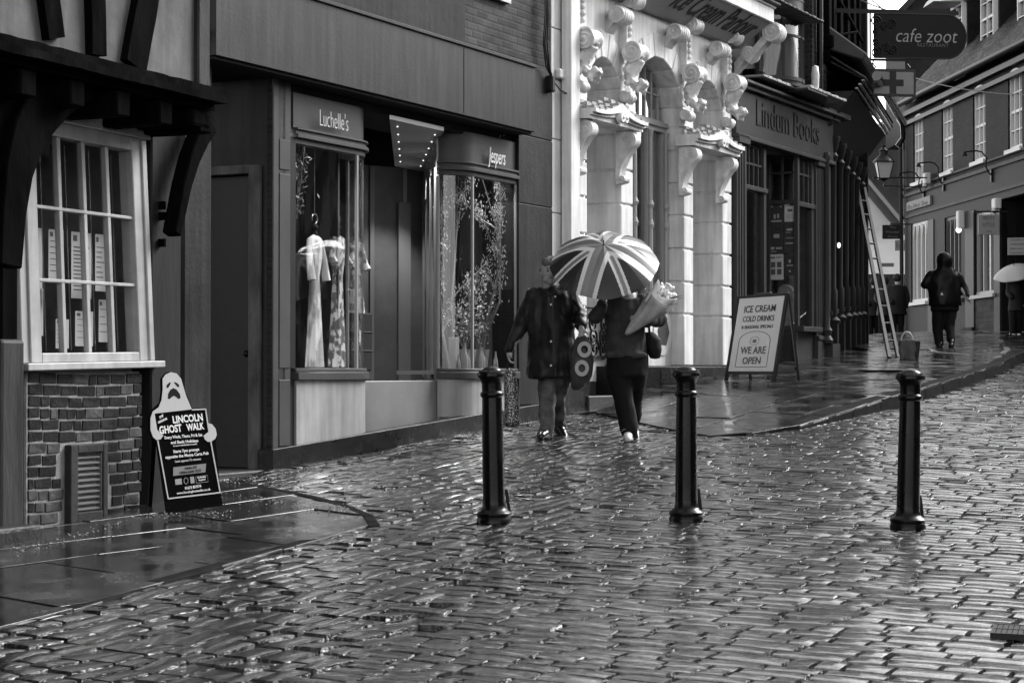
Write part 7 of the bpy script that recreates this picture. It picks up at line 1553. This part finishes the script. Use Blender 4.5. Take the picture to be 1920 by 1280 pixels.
m_ = MB(); m_.tube([uc_ + UN * (HU + .03), uc_ + UN * HU * .5, hp + Vector((0, 0, .02))], .006, 8); build(m_, 'shaft', mat('thin_steel_wire', .5), UM); m_ = MB(); m_.tube([hp + Vector((0, 0, .05)), hp + Vector((0, .01, -.06))], .014, 8); build(m_, 'handle', ir, UM); m_ = MB(); m_.lathe(uc_ + UN * (HU - .002), [(.014, 0), (.006, .01), (.005, .05), (.001, .055)], 10, axis=UN); build(m_, 'ferrule', ir, UM)
# bouquet in paper
BQ = thing('bouquet', 'paper wrapped bouquet of pale flowers cradled in the crook of an arm', 'flowers', tuple(K(1215, 590, -.28)))
tip, mouth = K(1173, 627, -.30), K(1234, 567, -.26); ax = (mouth - tip); s1 = ax.normalized().cross(Vector((0, 1, 0))).normalized(); s2 = ax.normalized().cross(s1)
m_ = MB(); NN = 28
def wrap(i, j):
    a = 2 * math.pi * i; t = j; r = .012 + .115 * t ** .8; r *= 1 + .12 * math.sin(a * 5 + t * 3) * t; e = .05 * math.sin(a * 3 + 1) * max(0, t - .8) * 4
    return tip + ax * (t + e * .6) + s1 * math.cos(a) * r + s2 * math.sin(a) * r * .8
m_.sheet(wrap, 48, 14); build(m_, 'wrapping_paper', mat('crumpled_paper', .32, .5, bump=.006, bscale=14, var=.4, vscale=8), BQ, smooth=50, solid=.003)
m_ = MB()
def film(i, j): a = 2 * math.pi * i; t = .8 + .42 * j; r = .09 + .05 * j; r *= 1 + .2 * math.sin(a * 4); return tip + ax * (t + .12 * math.sin(a * 3.0 + .5) * j) + s1 * math.cos(a) * r + s2 * math.sin(a) * r * .7
m_.sheet(film, 40, 6); build(m_, 'clear_film', mat('pale_film', .9, .25), BQ, smooth=30, solid=.002)
m_ = MB(); rb2 = random.Random(5)
for k in range(16):
    a = rb2.random() * 6.28; r = rb2.random() ** .5 * .085; c = tip + ax * (1.08 + rb2.random() * .34) + s1 * math.cos(a) * r + s2 * math.sin(a) * r * .7
    for q in range(9): m_.ball(c + Vector((rb2.gauss(0, .014), rb2.gauss(0, .014), rb2.gauss(0, .012))), .018, 6, 5)
build(m_, 'flower_heads', mat('pale_petals', .95, .7, var=.5, vscale=30), BQ, smooth=60)
m_ = MB()
for k in range(14):
    a = rb2.random() * 6.28; c = tip + ax * .9; e = tip + ax * (1.2 + rb2.random() * .3) + s1 * math.cos(a) * .15 + s2 * math.sin(a) * .1; mid = c.lerp(e, .5) + s1 * .02
    m_.add([c, mid + s1 * .012, e, mid - s1 * .012], [(0, 1, 2, 3)])
build(m_, 'leaf_sprigs', mat('dark_leaf', .05, .5), BQ)
# ---- hooded walker seen from behind
d2 = gp(1772, 653, .13).y; K = Fig(d2)
MC = thing('person', 'person in hooded dark jacket walking away up the pavement, one arm swung out', 'person', tuple(gp(1770, 650, .13)))
b = MB(); head(b, K(1770, 488), .95, (0, 1, 0)); capsule(b, K(1770, 520), K(1771, 565), .09, .09); capsule(b, K(1759, 580), K(1758, 612), .06, .05); capsule(b, K(1758, 612), K(1761, 640), .05, .04); capsule(b, K(1782, 580), K(1780, 612, -.03), .06, .05); capsule(b, K(1780, 612, -.03), K(1783, 632, -.22), .05, .04); hand(b, K(1814, 558, -.1), (.5, 0, -1), (0, 1, 0), .95, .5); hand(b, K(1741, 520, .2), (0, 1, .2), (1, 0, 0), .95, .5); capsule(b, K(1795, 530), K(1813, 557, -.1), .04, .03); remesh(b, 'body', skin, MC, .016, 3)
b = MB(); b.ball(K(1770, 489), .145, 14, 10, (1, 1.05, 1.05)); b.ball(K(1770, 497), .14); ell(b, K, [(1770, 500, 14, .12, 0), (1770, 508, 22, .14, 0), (1769, 517, 32, .16, 0), (1770, 535, 32, .18, 0), (1771, 555, 31, .19, 0), (1772, 574, 32, .19, 0)])
capsule(b, K(1745, 516), K(1734, 534), .085, .08); capsule(b, K(1734, 534), K(1742, 522, .2), .07, .06); capsule(b, K(1795, 518), K(1807, 540), .085, .075); capsule(b, K(1807, 540), K(1813, 554, -.08), .07, .055)
jk = mat('wet_black_jacket', .006, .4, bump=.002, bscale=25, rvar=.1); remesh(b, 'jacket', jk, MC, .018, 4, disp=.018, dscale=.2, seed=3)
b = MB(); ell(b, K, [(1771, 565, 27, .15, 0), (1771, 582, 27, .16, 0)]); capsule(b, K(1759, 582), K(1758, 612), .105, .09); capsule(b, K(1758, 612), K(1761, 644), .088, .075); capsule(b, K(1782, 582), K(1780, 612, -.03), .105, .088); capsule(b, K(1780, 612, -.03), K(1783, 636, -.22), .082, .07); remesh(b, 'trousers', blkt, MC, .018, 3, disp=.012, dscale=.15)
shoe_(MC, K, 1760, 652, 0, shoe, math.pi, z=G(d2) + .135); shoe_(MC, K, 1784, 645, -.25, shoe, math.pi - .3, .6, z=G(d2) + .19)
m_ = MB(); c = K(1766, 551, -.21); m_.prism([c + Vector((-.025, 0, -.02)), c + Vector((.025, 0, -.02)), c + Vector((0, 0, .035))], (0, .012, 0)); build(m_, 'reflective_tab', mat('white_plastic', .7), MC)
# ---- people in the distance
def far_person(px, top, feet, d, w, label, coat, legs=True, fwd=1, lean=0):
    K = Fig(d); t = thing('person', label, 'person', tuple(K(px, feet)), group=None); h = feet - top; q = lambda f: top + h * f; hh = h * K.s; sc_ = hh / 1.72
    b = MB(); head(b, K(px, q(.075)), sc_, (0, fwd, 0)); capsule(b, K(px, q(.22)), K(px, q(.5)), .1, .1); capsule(b, K(px - w * .42, q(.5)), K(px - w * .4, q(.93)), .05, .035); capsule(b, K(px + w * .42, q(.5)), K(px + w * .42, q(.93), .1), .05, .035)
    hand(b, K(px + w * .95, q(.50)), (0, 0, -1), (0, 1, 0), 1, .4); remesh(b, 'body', skin, t, .02, 2)
    b = MB(); b.ball(K(px, q(.055), -.02 * fwd), .115 * sc_, 12, 8); remesh(b, 'hair', mat('dark_hair', .03), t, .02, 2)
    b = MB(); ell(b, K, [(px, q(.155), w * .35, .08, 0), (px, q(.19), w * .9, .13, 0), (px, q(.3), w, .16, 0), (px, q(.45), w * .95, .17, 0), (px, q(.62), w * 1.05, .18, 0)])
    capsule(b, K(px - w * .8, q(.21)), K(px - w * 1.05, q(.36)), .075, .065); capsule(b, K(px - w * 1.05, q(.36)), K(px - w * .6, q(.42), -.18), .062, .05); capsule(b, K(px + w * .8, q(.21)), K(px + w * 1.1, q(.36)), .075, .065); capsule(b, K(px + w * 1.1, q(.36)), K(px + w, q(.49)), .062, .05)
    remesh(b, 'coat', coat, t, .02, 3, disp=.012, dscale=.2, seed=px)
    b = MB(); capsule(b, K(px - w * .42, q(.58)), K(px - w * .4, q(.95)), .09, .065); capsule(b, K(px + w * .42, q(.58)), K(px + w * .42, q(.95), .1), .09, .065); remesh(b, 'trousers', blkt, t, .02, 2)
    z = G(d) + .02 if d < 45 else G(d) + .14
    return t, K
coat_b = mat('dark_wool_coat', .02, .7, var=.3); coat_c = mat('charcoal_anorak', .035, .5)
t, K2 = far_person(1638, 522, 636, 48.0, 15, 'person in long dark coat nearest the ladder in the group up the lane', coat_b); shoe_(t, K2, 1633, 636, 0, shoe, 3.1, z=K2(1633, 637).z); shoe_(t, K2, 1644, 636, .1, shoe, 3.1, z=K2(1644, 637).z)
t, K2 = far_person(1659, 520, 637, 47.0, 15, 'person in grey anorak in the middle of the group, directly behind the ladder', coat_c); shoe_(t, K2, 1655, 637, 0, shoe, 3.1, z=K2(1655, 638).z); shoe_(t, K2, 1665, 637, .1, shoe, 3.1, z=K2(1665, 638).z)
t, K2 = far_person(1682, 514, 638, 46.0, 17, 'dark haired person in black coat in the group beside the terrace drainpipe', coat_b); shoe_(t, K2, 1677, 638, 0, shoe, 3.1, z=K2(1677, 639).z); shoe_(t, K2, 1688, 638, .1, shoe, 3.1, z=K2(1688, 639).z)
dE = 41.0; t, K2 = far_person(1904, 503, 632, dE, 13, 'long haired person in dark clothes and white shoes under a pale umbrella by the archway', coat_b, fwd=-1); shoe_(t, K2, 1898, 632, 0, wshoe, .2, z=K2(1898, 633).z); shoe_(t, K2, 1911, 634, -.1, wshoe, -.1, z=K2(1911, 635).z)
c = K2(1904, 514, -.05); UE = thing('umbrella', 'pale grey umbrella over the long haired person at the dark archway', 'umbrella', tuple(c)); n_ = Vector((-.25, -.3, .9)).normalized(); e1 = (Vector((1, 0, 0)) - n_ * n_.x).normalized(); e2 = n_.cross(e1)
def up2(i, j): a = 2 * math.pi * i; k = (a / (math.pi / 4)) % 1; r = j; rr = .46 * r * (1 - .05 * (1 - abs(2 * k - 1)) * r * r); z = .2 * (1 - r ** 2); return c + e1 * math.cos(a) * rr + e2 * math.sin(a) * rr + n_ * z
m_ = MB(); m_.sheet(up2, 64, 10); build(m_, 'canopy', mat('pale_translucent_nylon', .5, .4), UE, smooth=50, solid=.002); m_ = MB(); m_.tube([c + n_ * .24, c - n_ * .5, c - n_ * .58 + Vector((.03, 0, 0)), c - n_ * .54 + Vector((.06, 0, 0))], .008, 6); build(m_, 'shaft', ir, UE)
# ================================================================ THINGS IN THE WINDOWS
def gown(px, ytop, ybot, w, v, label, dark, seed, sleeves=1):
    u, zt = FAC.px(px, ytop, v); zb = FAC.z(px, ybot, v); t = thing('dress', label, 'dress', tuple(FAC.P(u, v, zb)), group='long dresses in the boutique window'); H = zt - zb; b = MB()
    ws = w
    secs = [(0, .05), (.03, .15), (.10, .165), (.2, .15), (.32, .105), (.36, .11), (.6, .14), (.85, .17), (1.0, .19)]
    N = 40; vs = []
    for f, r in [(a, b_ * ws) for a, b_ in secs]:
        for k in range(N):
            a = 2 * math.pi * k / N; pl = 1 + (.10 * math.sin(a * 9 + seed) * max(0, f - .36) / .64) ; vs.append(FAC.P(u, v, zt - H * f) + FAC.d * math.cos(a) * r * pl + FAC.n * math.sin(a) * r * .55 * pl)
    m_ = MB(); m_.add(vs, [(i * N + k, i * N + (k + 1) % N, (i + 1) * N + (k + 1) % N, (i + 1) * N + k) for i in range(len(secs) - 1) for k in range(N)])
    for sg in (-1, 1): m_.tube([FAC.P(u + sg * .12 * ws, v, zt - .05), FAC.P(u + sg * .19 * ws, v + .02, zt - .22), FAC.P(u + sg * .2 * ws, v + .05, zt - (.42 if seed == 1 else .28))], [.034, .034, .04], 10)
    build(m_, 'gown', dark, t, smooth=60)
    m_ = MB(); m_.tube([FAC.P(u, v, zt - .03), FAC.P(u, v, zt + .04)], [.035, .022], 10); m_.ball(FAC.P(u, v, zt + .065), .035, 10, 8); build(m_, 'hanger_neck', mat('black_strap', .015), t, smooth=60)
    m_ = MB(); m_.tube([FAC.P(u + .045 * math.cos(a), v, zt + .145 + .045 * math.sin(a)) for a in np.linspace(-1.57, 3.6, 16)] , .007, 6); m_.tube([FAC.P(u, v, zt + .18), FAC.P(u, v, zw1 + .1)], .002, 4); build(m_, 'hanger_hook', mat('thin_steel_wire', .5), t); return t
d_w = printed('pale_pleated_print', .35, .75, 9, (1.5, 1.5, .35)); d_f = printed('leafy_print', .15, .75, 16, (1.2, 1.2, .8))
gown(590, 440, 688, .62, -.42, 'pale long sleeved dress, the one nearest the passage in the boutique window', d_w, 1)
gown(633, 440, 688, .66, -.42, 'leaf printed V neck maxi dress hung in the middle of the boutique window', d_f, 2)
gown(668, 452, 600, .66, -.72, 'shorter patterned dress hung behind the mullion of the boutique window', d_f, 3)
def fill(cnt, ua, ub, v0, v1, seed):
    r2 = random.Random(seed)
    for k in range(cnt):
        u = ua + (ub - ua) * (k + .5) / cnt + r2.uniform(-.02, .02); v = r2.uniform(v0, v1); h = r2.uniform(.08, .30); r = r2.uniform(.018, .04)
        yield u, v, h, r
zfD = zw0 - .02; pale = mat('pale_ceramic', .5, .3)
labs = ['tall slim pale candle bottle', 'short round pale jar', 'small white candle', 'thin necked pale bottle', 'squat frosted vase', 'narrow white candlestick', 'little pale figurine bottle', 'stout pale jar', 'slender cream bottle', 'pale gift box']
for i, (u, v, h, r) in enumerate(fill(9, c2 + .05, c2 + .78, -.22, -.12, 4)):
    m_ = MB(); m_.lathe(FAC.P(u, v, zfD), [(r, 0), (r * 1.05, h * .2), (r, h * .5), (r * .5, h * .7), (r * .35, h * .95), (r * .4, h)], 12); solo(m_, 'ornament', pale, ('first', 'second', 'third', 'fourth', 'fifth', 'sixth', 'seventh', 'eighth', 'ninth')[i] + ' small pale ornament from the lobby side along the sill of the branch display', 'ornament', group='small ornaments on the window sill', smooth=60)
m_ = MB(); m_.pbox(FAC, c2 + .10, c2 + .19, -.34, -.26, zfD, zfD + .34); solo(m_, 'white_box', pale, 'upright white box standing behind the small ornaments in the branch window', 'box', bevel=.004)
# blossom branches in the second window
BR = thing('branch_display', 'tall pale blossom branches arched inside the second boutique window', 'branches', tuple(FAC.P(c2 + .4, -.32, zfD)))
r2 = random.Random(12); m_ = MB(); leaf = MB()
def branch(p, d, L, r, dep):
    pts = [p]; dd_ = d.normalized()
    for i in range(6):
        dd_ = (dd_ + Vector((r2.gauss(0, .16), r2.gauss(0, .07), r2.gauss(0, .1)))).normalized(); q_ = pts[-1] + dd_ * L / 6; uq = (q_ - FAC.o).dot(FAC.d); q_ = q_ + FAC.d * (min(max(uq, c2 - .02), c2 + .8) - uq); vq = (q_ - FAC.o).dot(FAC.n); q_ = q_ + FAC.n * (min(max(vq, -.42), -.1) - vq); pts.append(q_)
    m_.tube(pts, [r * (1 - i / 8) for i in range(7)], 5)
    for i in range(1, 7):
        if dep > 0 and r2.random() < .6: branch(pts[i], (dd_ + Vector((r2.uniform(-.9, .9), r2.uniform(-.3, .3), r2.uniform(-.7, .6)))), L * .26, r * .5, dep - 1)
        if dep < 3:
            for _ in range(7):
                c = pts[i] + Vector((r2.gauss(0, .03), r2.gauss(0, .02), r2.gauss(0, .035))); a = r2.random() * 3; s = r2.uniform(.012, .026)
                e = FAC.d * math.cos(a) + Vector((0, 0, 1)) * math.sin(a); f_ = FAC.d * -math.sin(a) + Vector((0, 0, 1)) * math.cos(a); leaf.add([c - e * s, c + f_ * s * .5 + FAC.n * .006, c + e * s, c - f_ * s * .5], [(0, 1, 2, 3)])
for u_, dx in ((c2 + .06, .10), (c2 + .8, -.12), (c2 + .25, .12), (c2 + .72, -.05)):
    branch(FAC.P(u_, -.3, zfD), Vector((0, 0, 1)) + FAC.d * dx, 2.3, .018, 2)
build(m_, 'branch', mat('pale_bark', .32, .6), BR, smooth=60); build(leaf, 'blossom', mat('pale_blossom', .6, .6), BR)
for k, (uu_, lab) in enumerate(((c2 + .38, 'leafy pale potted shrub at the middle of the branch window floor'), (c2 + .68, 'leafy pale potted shrub at the far end of the branch window floor'), (c2 + 2.0, 'x'))):
    if k == 2: continue
    t = thing('potted_plant', lab, 'plant', tuple(FAC.P(uu_, -.3, zfD)), group='potted shrubs in the branch window'); m_ = MB(); m_.lathe(FAC.P(uu_, -.3, zfD), [(.09, 0), (.12, .2), (.125, .22), (.1, .2)], 14); build(m_, 'pot', pale, t, smooth=40); lf = MB(); st = MB()
    for q in range(18):
        a, b_ = r2.random() * 6.28, r2.uniform(.1, .5); tip2 = FAC.P(uu_, -.3, zfD + .2 + r2.uniform(.2, .75)) + Vector((math.cos(a) * b_ * .4, math.sin(a) * b_ * .3, 0)); st.tube([FAC.P(uu_, -.3, zfD + .18), tip2], .004, 4)
        for _ in range(14):
            c = FAC.P(uu_, -.3, zfD + .2).lerp(tip2, r2.uniform(.4, 1.05)) + Vector((r2.gauss(0, .02), r2.gauss(0, .02), r2.gauss(0, .02))); e = Vector((r2.gauss(0, 1), r2.gauss(0, 1), r2.gauss(0, 1))).normalized() * .02; f_ = e.orthogonal().normalized() * .009; lf.add([c - e, c + f_, c + e, c - f_], [(0, 1, 2, 3)])
    build(st, 'stem', mat('pale_bark', .32), t); build(lf, 'leaves', mat('silver_leaf', .42, .5), t)
# hanging foliage at the top of the first window
t = thing('hanging_garland', 'trailing dried garland hung at the top of the first boutique window', 'garland', tuple(FAC.P(WA[0][0] + .35, -.4, zw1))); lf = MB(); st = MB()
for k in range(26):
    u_ = WA[0][0] + r2.uniform(.1, .75); L = r2.uniform(.2, .65); st.tube([FAC.P(u_, -.4 + r2.uniform(-.1, .1), zw1 + .1), FAC.P(u_ + r2.gauss(0, .03), -.4, zw1 - L)], .004, 4)
    for _ in range(26):
        c = FAC.P(u_ + r2.gauss(0, .02), -.4 + r2.gauss(0, .05), zw1 - L * r2.random()); e = Vector((r2.gauss(0, .5), r2.gauss(0, .5), r2.gauss(0, 1))).normalized() * .03; f_ = e.orthogonal().normalized() * .01; lf.add([c - e, c + f_, c + e, c - f_], [(0, 1, 2, 3)])
build(st, 'stem', mat('pale_bark', .32), t); build(lf, 'leaves', mat('dry_leaf', .12, .6), t)
m_ = MB(); m_.pbox(FAC, FAC.u(650, -.5), FAC.u(690, -.5), -.8, -.45, zfD, zfD + .55); 
for k in (.18, .36): m_.pbox(FAC, FAC.u(650, -.5) - .005, FAC.u(690, -.5) + .005, -.8, -.44, zfD + k, zfD + k + .015)
solo(m_, 'display_chest', mat('dark_jamb', .03), 'small dark chest of drawers at the foot of the patterned dresses', 'chest', bevel=.006)
# papers in the white window of the timber house
paper = mat('window_paper', .6, .6); ink = mat('paper_ink', .12, .6)
def notice(s0, s1, t0, t1, label, lines=9, m=paper, v=-.14):
    a, b_ = wf(s0, t0), wf(s1, t1); t = thing('notice', label, 'notice', tuple(LFT.P(a[0], v, b_[1])), group='papers hung in the white window'); m_ = MB(); m_.pbox(LFT, a[0], b_[0], v - .004, v, b_[1], a[1]); build(m_, 'sheet', m, t); m_ = MB(); H = a[1] - b_[1]; W_ = b_[0] - a[0]; rr = random.Random(int(s0 * 100))
    m_.pbox(LFT, a[0] + W_ * .08, a[0] + W_ * .28, v + .0004, v + .001, a[1] - H * .14, a[1] - H * .05)
    for k in range(lines): z = a[1] - H * (.22 + .7 * k / lines); e = rr.uniform(.5, .9); m_.pbox(LFT, a[0] + W_ * .1, a[0] + W_ * e, v + .0004, v + .001, z - H * .018, z)
    build(m_, 'printed_lines', ink, t)
notice(.01, .20, .42, .80, 'tall printed paper in the first column of white window panes'); notice(.29, .42, .42, .66, 'narrow printed paper in the second column of white window panes', 6); notice(.52, .70, .42, .74, 'printed paper with a heading in the third column of white window panes', 12); notice(.77, .86, .42, .70, 'slim pale paper in the last column of white window panes', 8)
notice(.03, .2, .70, .92, 'lower pale paper behind the bottom corner pane', 5); notice(.53, .70, .80, .97, 'framed pale card low in the third column of white window panes', 4); notice(.78, .88, .74, .95, 'pale card low in the last column of white window panes', 4); notice(.33, .45, .84, .98, 'small tilted booklet on the sill behind the bottom panes', 5)
# posters in the bookshop window
def poster(x0, y0, x1, y1, label, m, fn):
    (a, z1), (b_, z0) = CN.px(x0, y0, .0), CN.px(x1, y1, .0); a, b_ = max(a, b_), min(a, b_); t = thing('poster', label, 'poster', tuple(CN.P(a, 0, z0)), group='posters in the bookshop window'); v = -.018; m_ = MB(); m_.pbox(CN, b_, a, v - .003, v, z0, z1); build(m_, 'sheet', m, t)
    m_ = MB(); m2 = MB(); fn(lambda q, s0, s1, t0, t1: q.pbox(CN, a + (b_ - a) * s0, a + (b_ - a) * s1, v + .001, v + .0016, z1 + (z0 - z1) * t1, z1 + (z0 - z1) * t0), m_, m2)
    if m_.v: build(m_, 'poster_print', ink if m is paper else mat('poster_pale_ink', .4), t)
dkp = mat('dark_poster', .06, .3)
def f1(q, a, b): q(a, .3, .45, .42, .6); q(a, .55, .7, .40, .58); q(a, .12, .88, .66, .73); q(a, .1, .25, .08, .13); q(a, .75, .9, .08, .13)
def f2(q, a, b): q(a, .3, .72, .2, .36); q(a, .1, .35, .72, .84); q(a, .45, .9, .74, .82); q(a, .1, .5, .9, .93)
def f3(q, a, b):
    q(a, .08, .4, .1, .16); q(a, .45, .95, .08, .1); q(a, .45, .9, .13, .15)
    for i in range(2):
        for j in range(2): q(a, .1 + .45 * i, .42 + .45 * i, .3 + .28 * j, .52 + .28 * j)
def f4(q, a, b): q(a, .3, .75, .3, .45); q(a, .2, .8, .1, .13); q(a, .15, .85, .6, .62); q(a, .15, .85, .7, .72); q(a, .15, .85, .8, .82)
def f5(q, a, b): q(a, .2, .75, .2, .27); q(a, .1, .6, .32, .34); q(a, .1, .9, .5, .52); q(a, .1, .85, .66, .7)
def f6(q, a, b): q(a, .4, .6, .25, .4); q(a, .2, .8, .5, .55); q(a, .42, .58, .75, .85)
poster(1442, 383, 1468, 428, 'dark poster with two pale figures, topmost of the wider column of posters', dkp, f1); poster(1442, 430, 1468, 475, 'dark poster with crowd of shapes, below the two figure poster', dkp, f2); poster(1442, 477, 1468, 524, 'white poster with four dark pictures at the foot of the wider column', paper, f3)
poster(1470, 382, 1490, 415, 'white poster with a small dark block, topmost of the narrower column', paper, f4); poster(1470, 417, 1490, 474, 'dark poster of pale headings under the white one in the narrower column', dkp, f5); poster(1470, 477, 1490, 516, 'dark poster with a pale triangle, lowest of the narrower column', dkp, f6)
# things seen inside the bookshop window
m_ = MB(); uu_ = CN.u(1470, -.25, 560); hh = .62
N = 20; out = [CN.P(uu_ - .14, -.3, zsl)] + [CN.P(uu_ - .14 * math.cos(math.pi * i / N), -.3, zsl + hh - .14 + .14 * math.sin(math.pi * i / N)) for i in range(N + 1)] + [CN.P(uu_ + .14, -.3, zsl)]
m_.prism(out, CN.n * -.06); solo(m_, 'display_stone', mat('pale_board_stone', .32, .6, var=.25, vscale=12), 'pale round topped display panel standing inside the bookshop window', 'display panel', bevel=.02)
m_ = MB(); a, b_ = U(1494, -.3), U(1515, -.3); m_.hexa([FAC.P(a, -.35, zsl + .6), FAC.P(a + .45, -.3, zsl + .6), FAC.P(a + .45, -.28, zsl + .6), FAC.P(a, -.33, zsl + .6), FAC.P(a + .1, -.45, zsl + 1.35), FAC.P(a + .6, -.4, zsl + 1.35), FAC.P(a + .6, -.38, zsl + 1.35), FAC.P(a + .1, -.43, zsl + 1.35)]); solo(m_, 'pale_print', mat('pale_print_sheet', .4, .6, var=.4, vscale=6), 'pale print leaning inside the angled light of the bookshop window', 'print')
m_ = MB(); m_.hexa([FAC.P(U(1494, -.3), -.5, zsl), FAC.P(U(1522, -.3), -.5, zsl), FAC.P(U(1522, -.3), -.2, zsl), FAC.P(U(1494, -.3), -.2, zsl), FAC.P(U(1496, -.3), -.5, zsl + .45), FAC.P(U(1506, -.3), -.5, zsl + .45), FAC.P(U(1506, -.3), -.25, zsl + .45), FAC.P(U(1496, -.3), -.25, zsl + .45)]); solo(m_, 'book_heap', mat('pale_board_stone', .32), 'sloping heap of pale books at the foot of the angled bookshop window', 'books', bevel=.02)
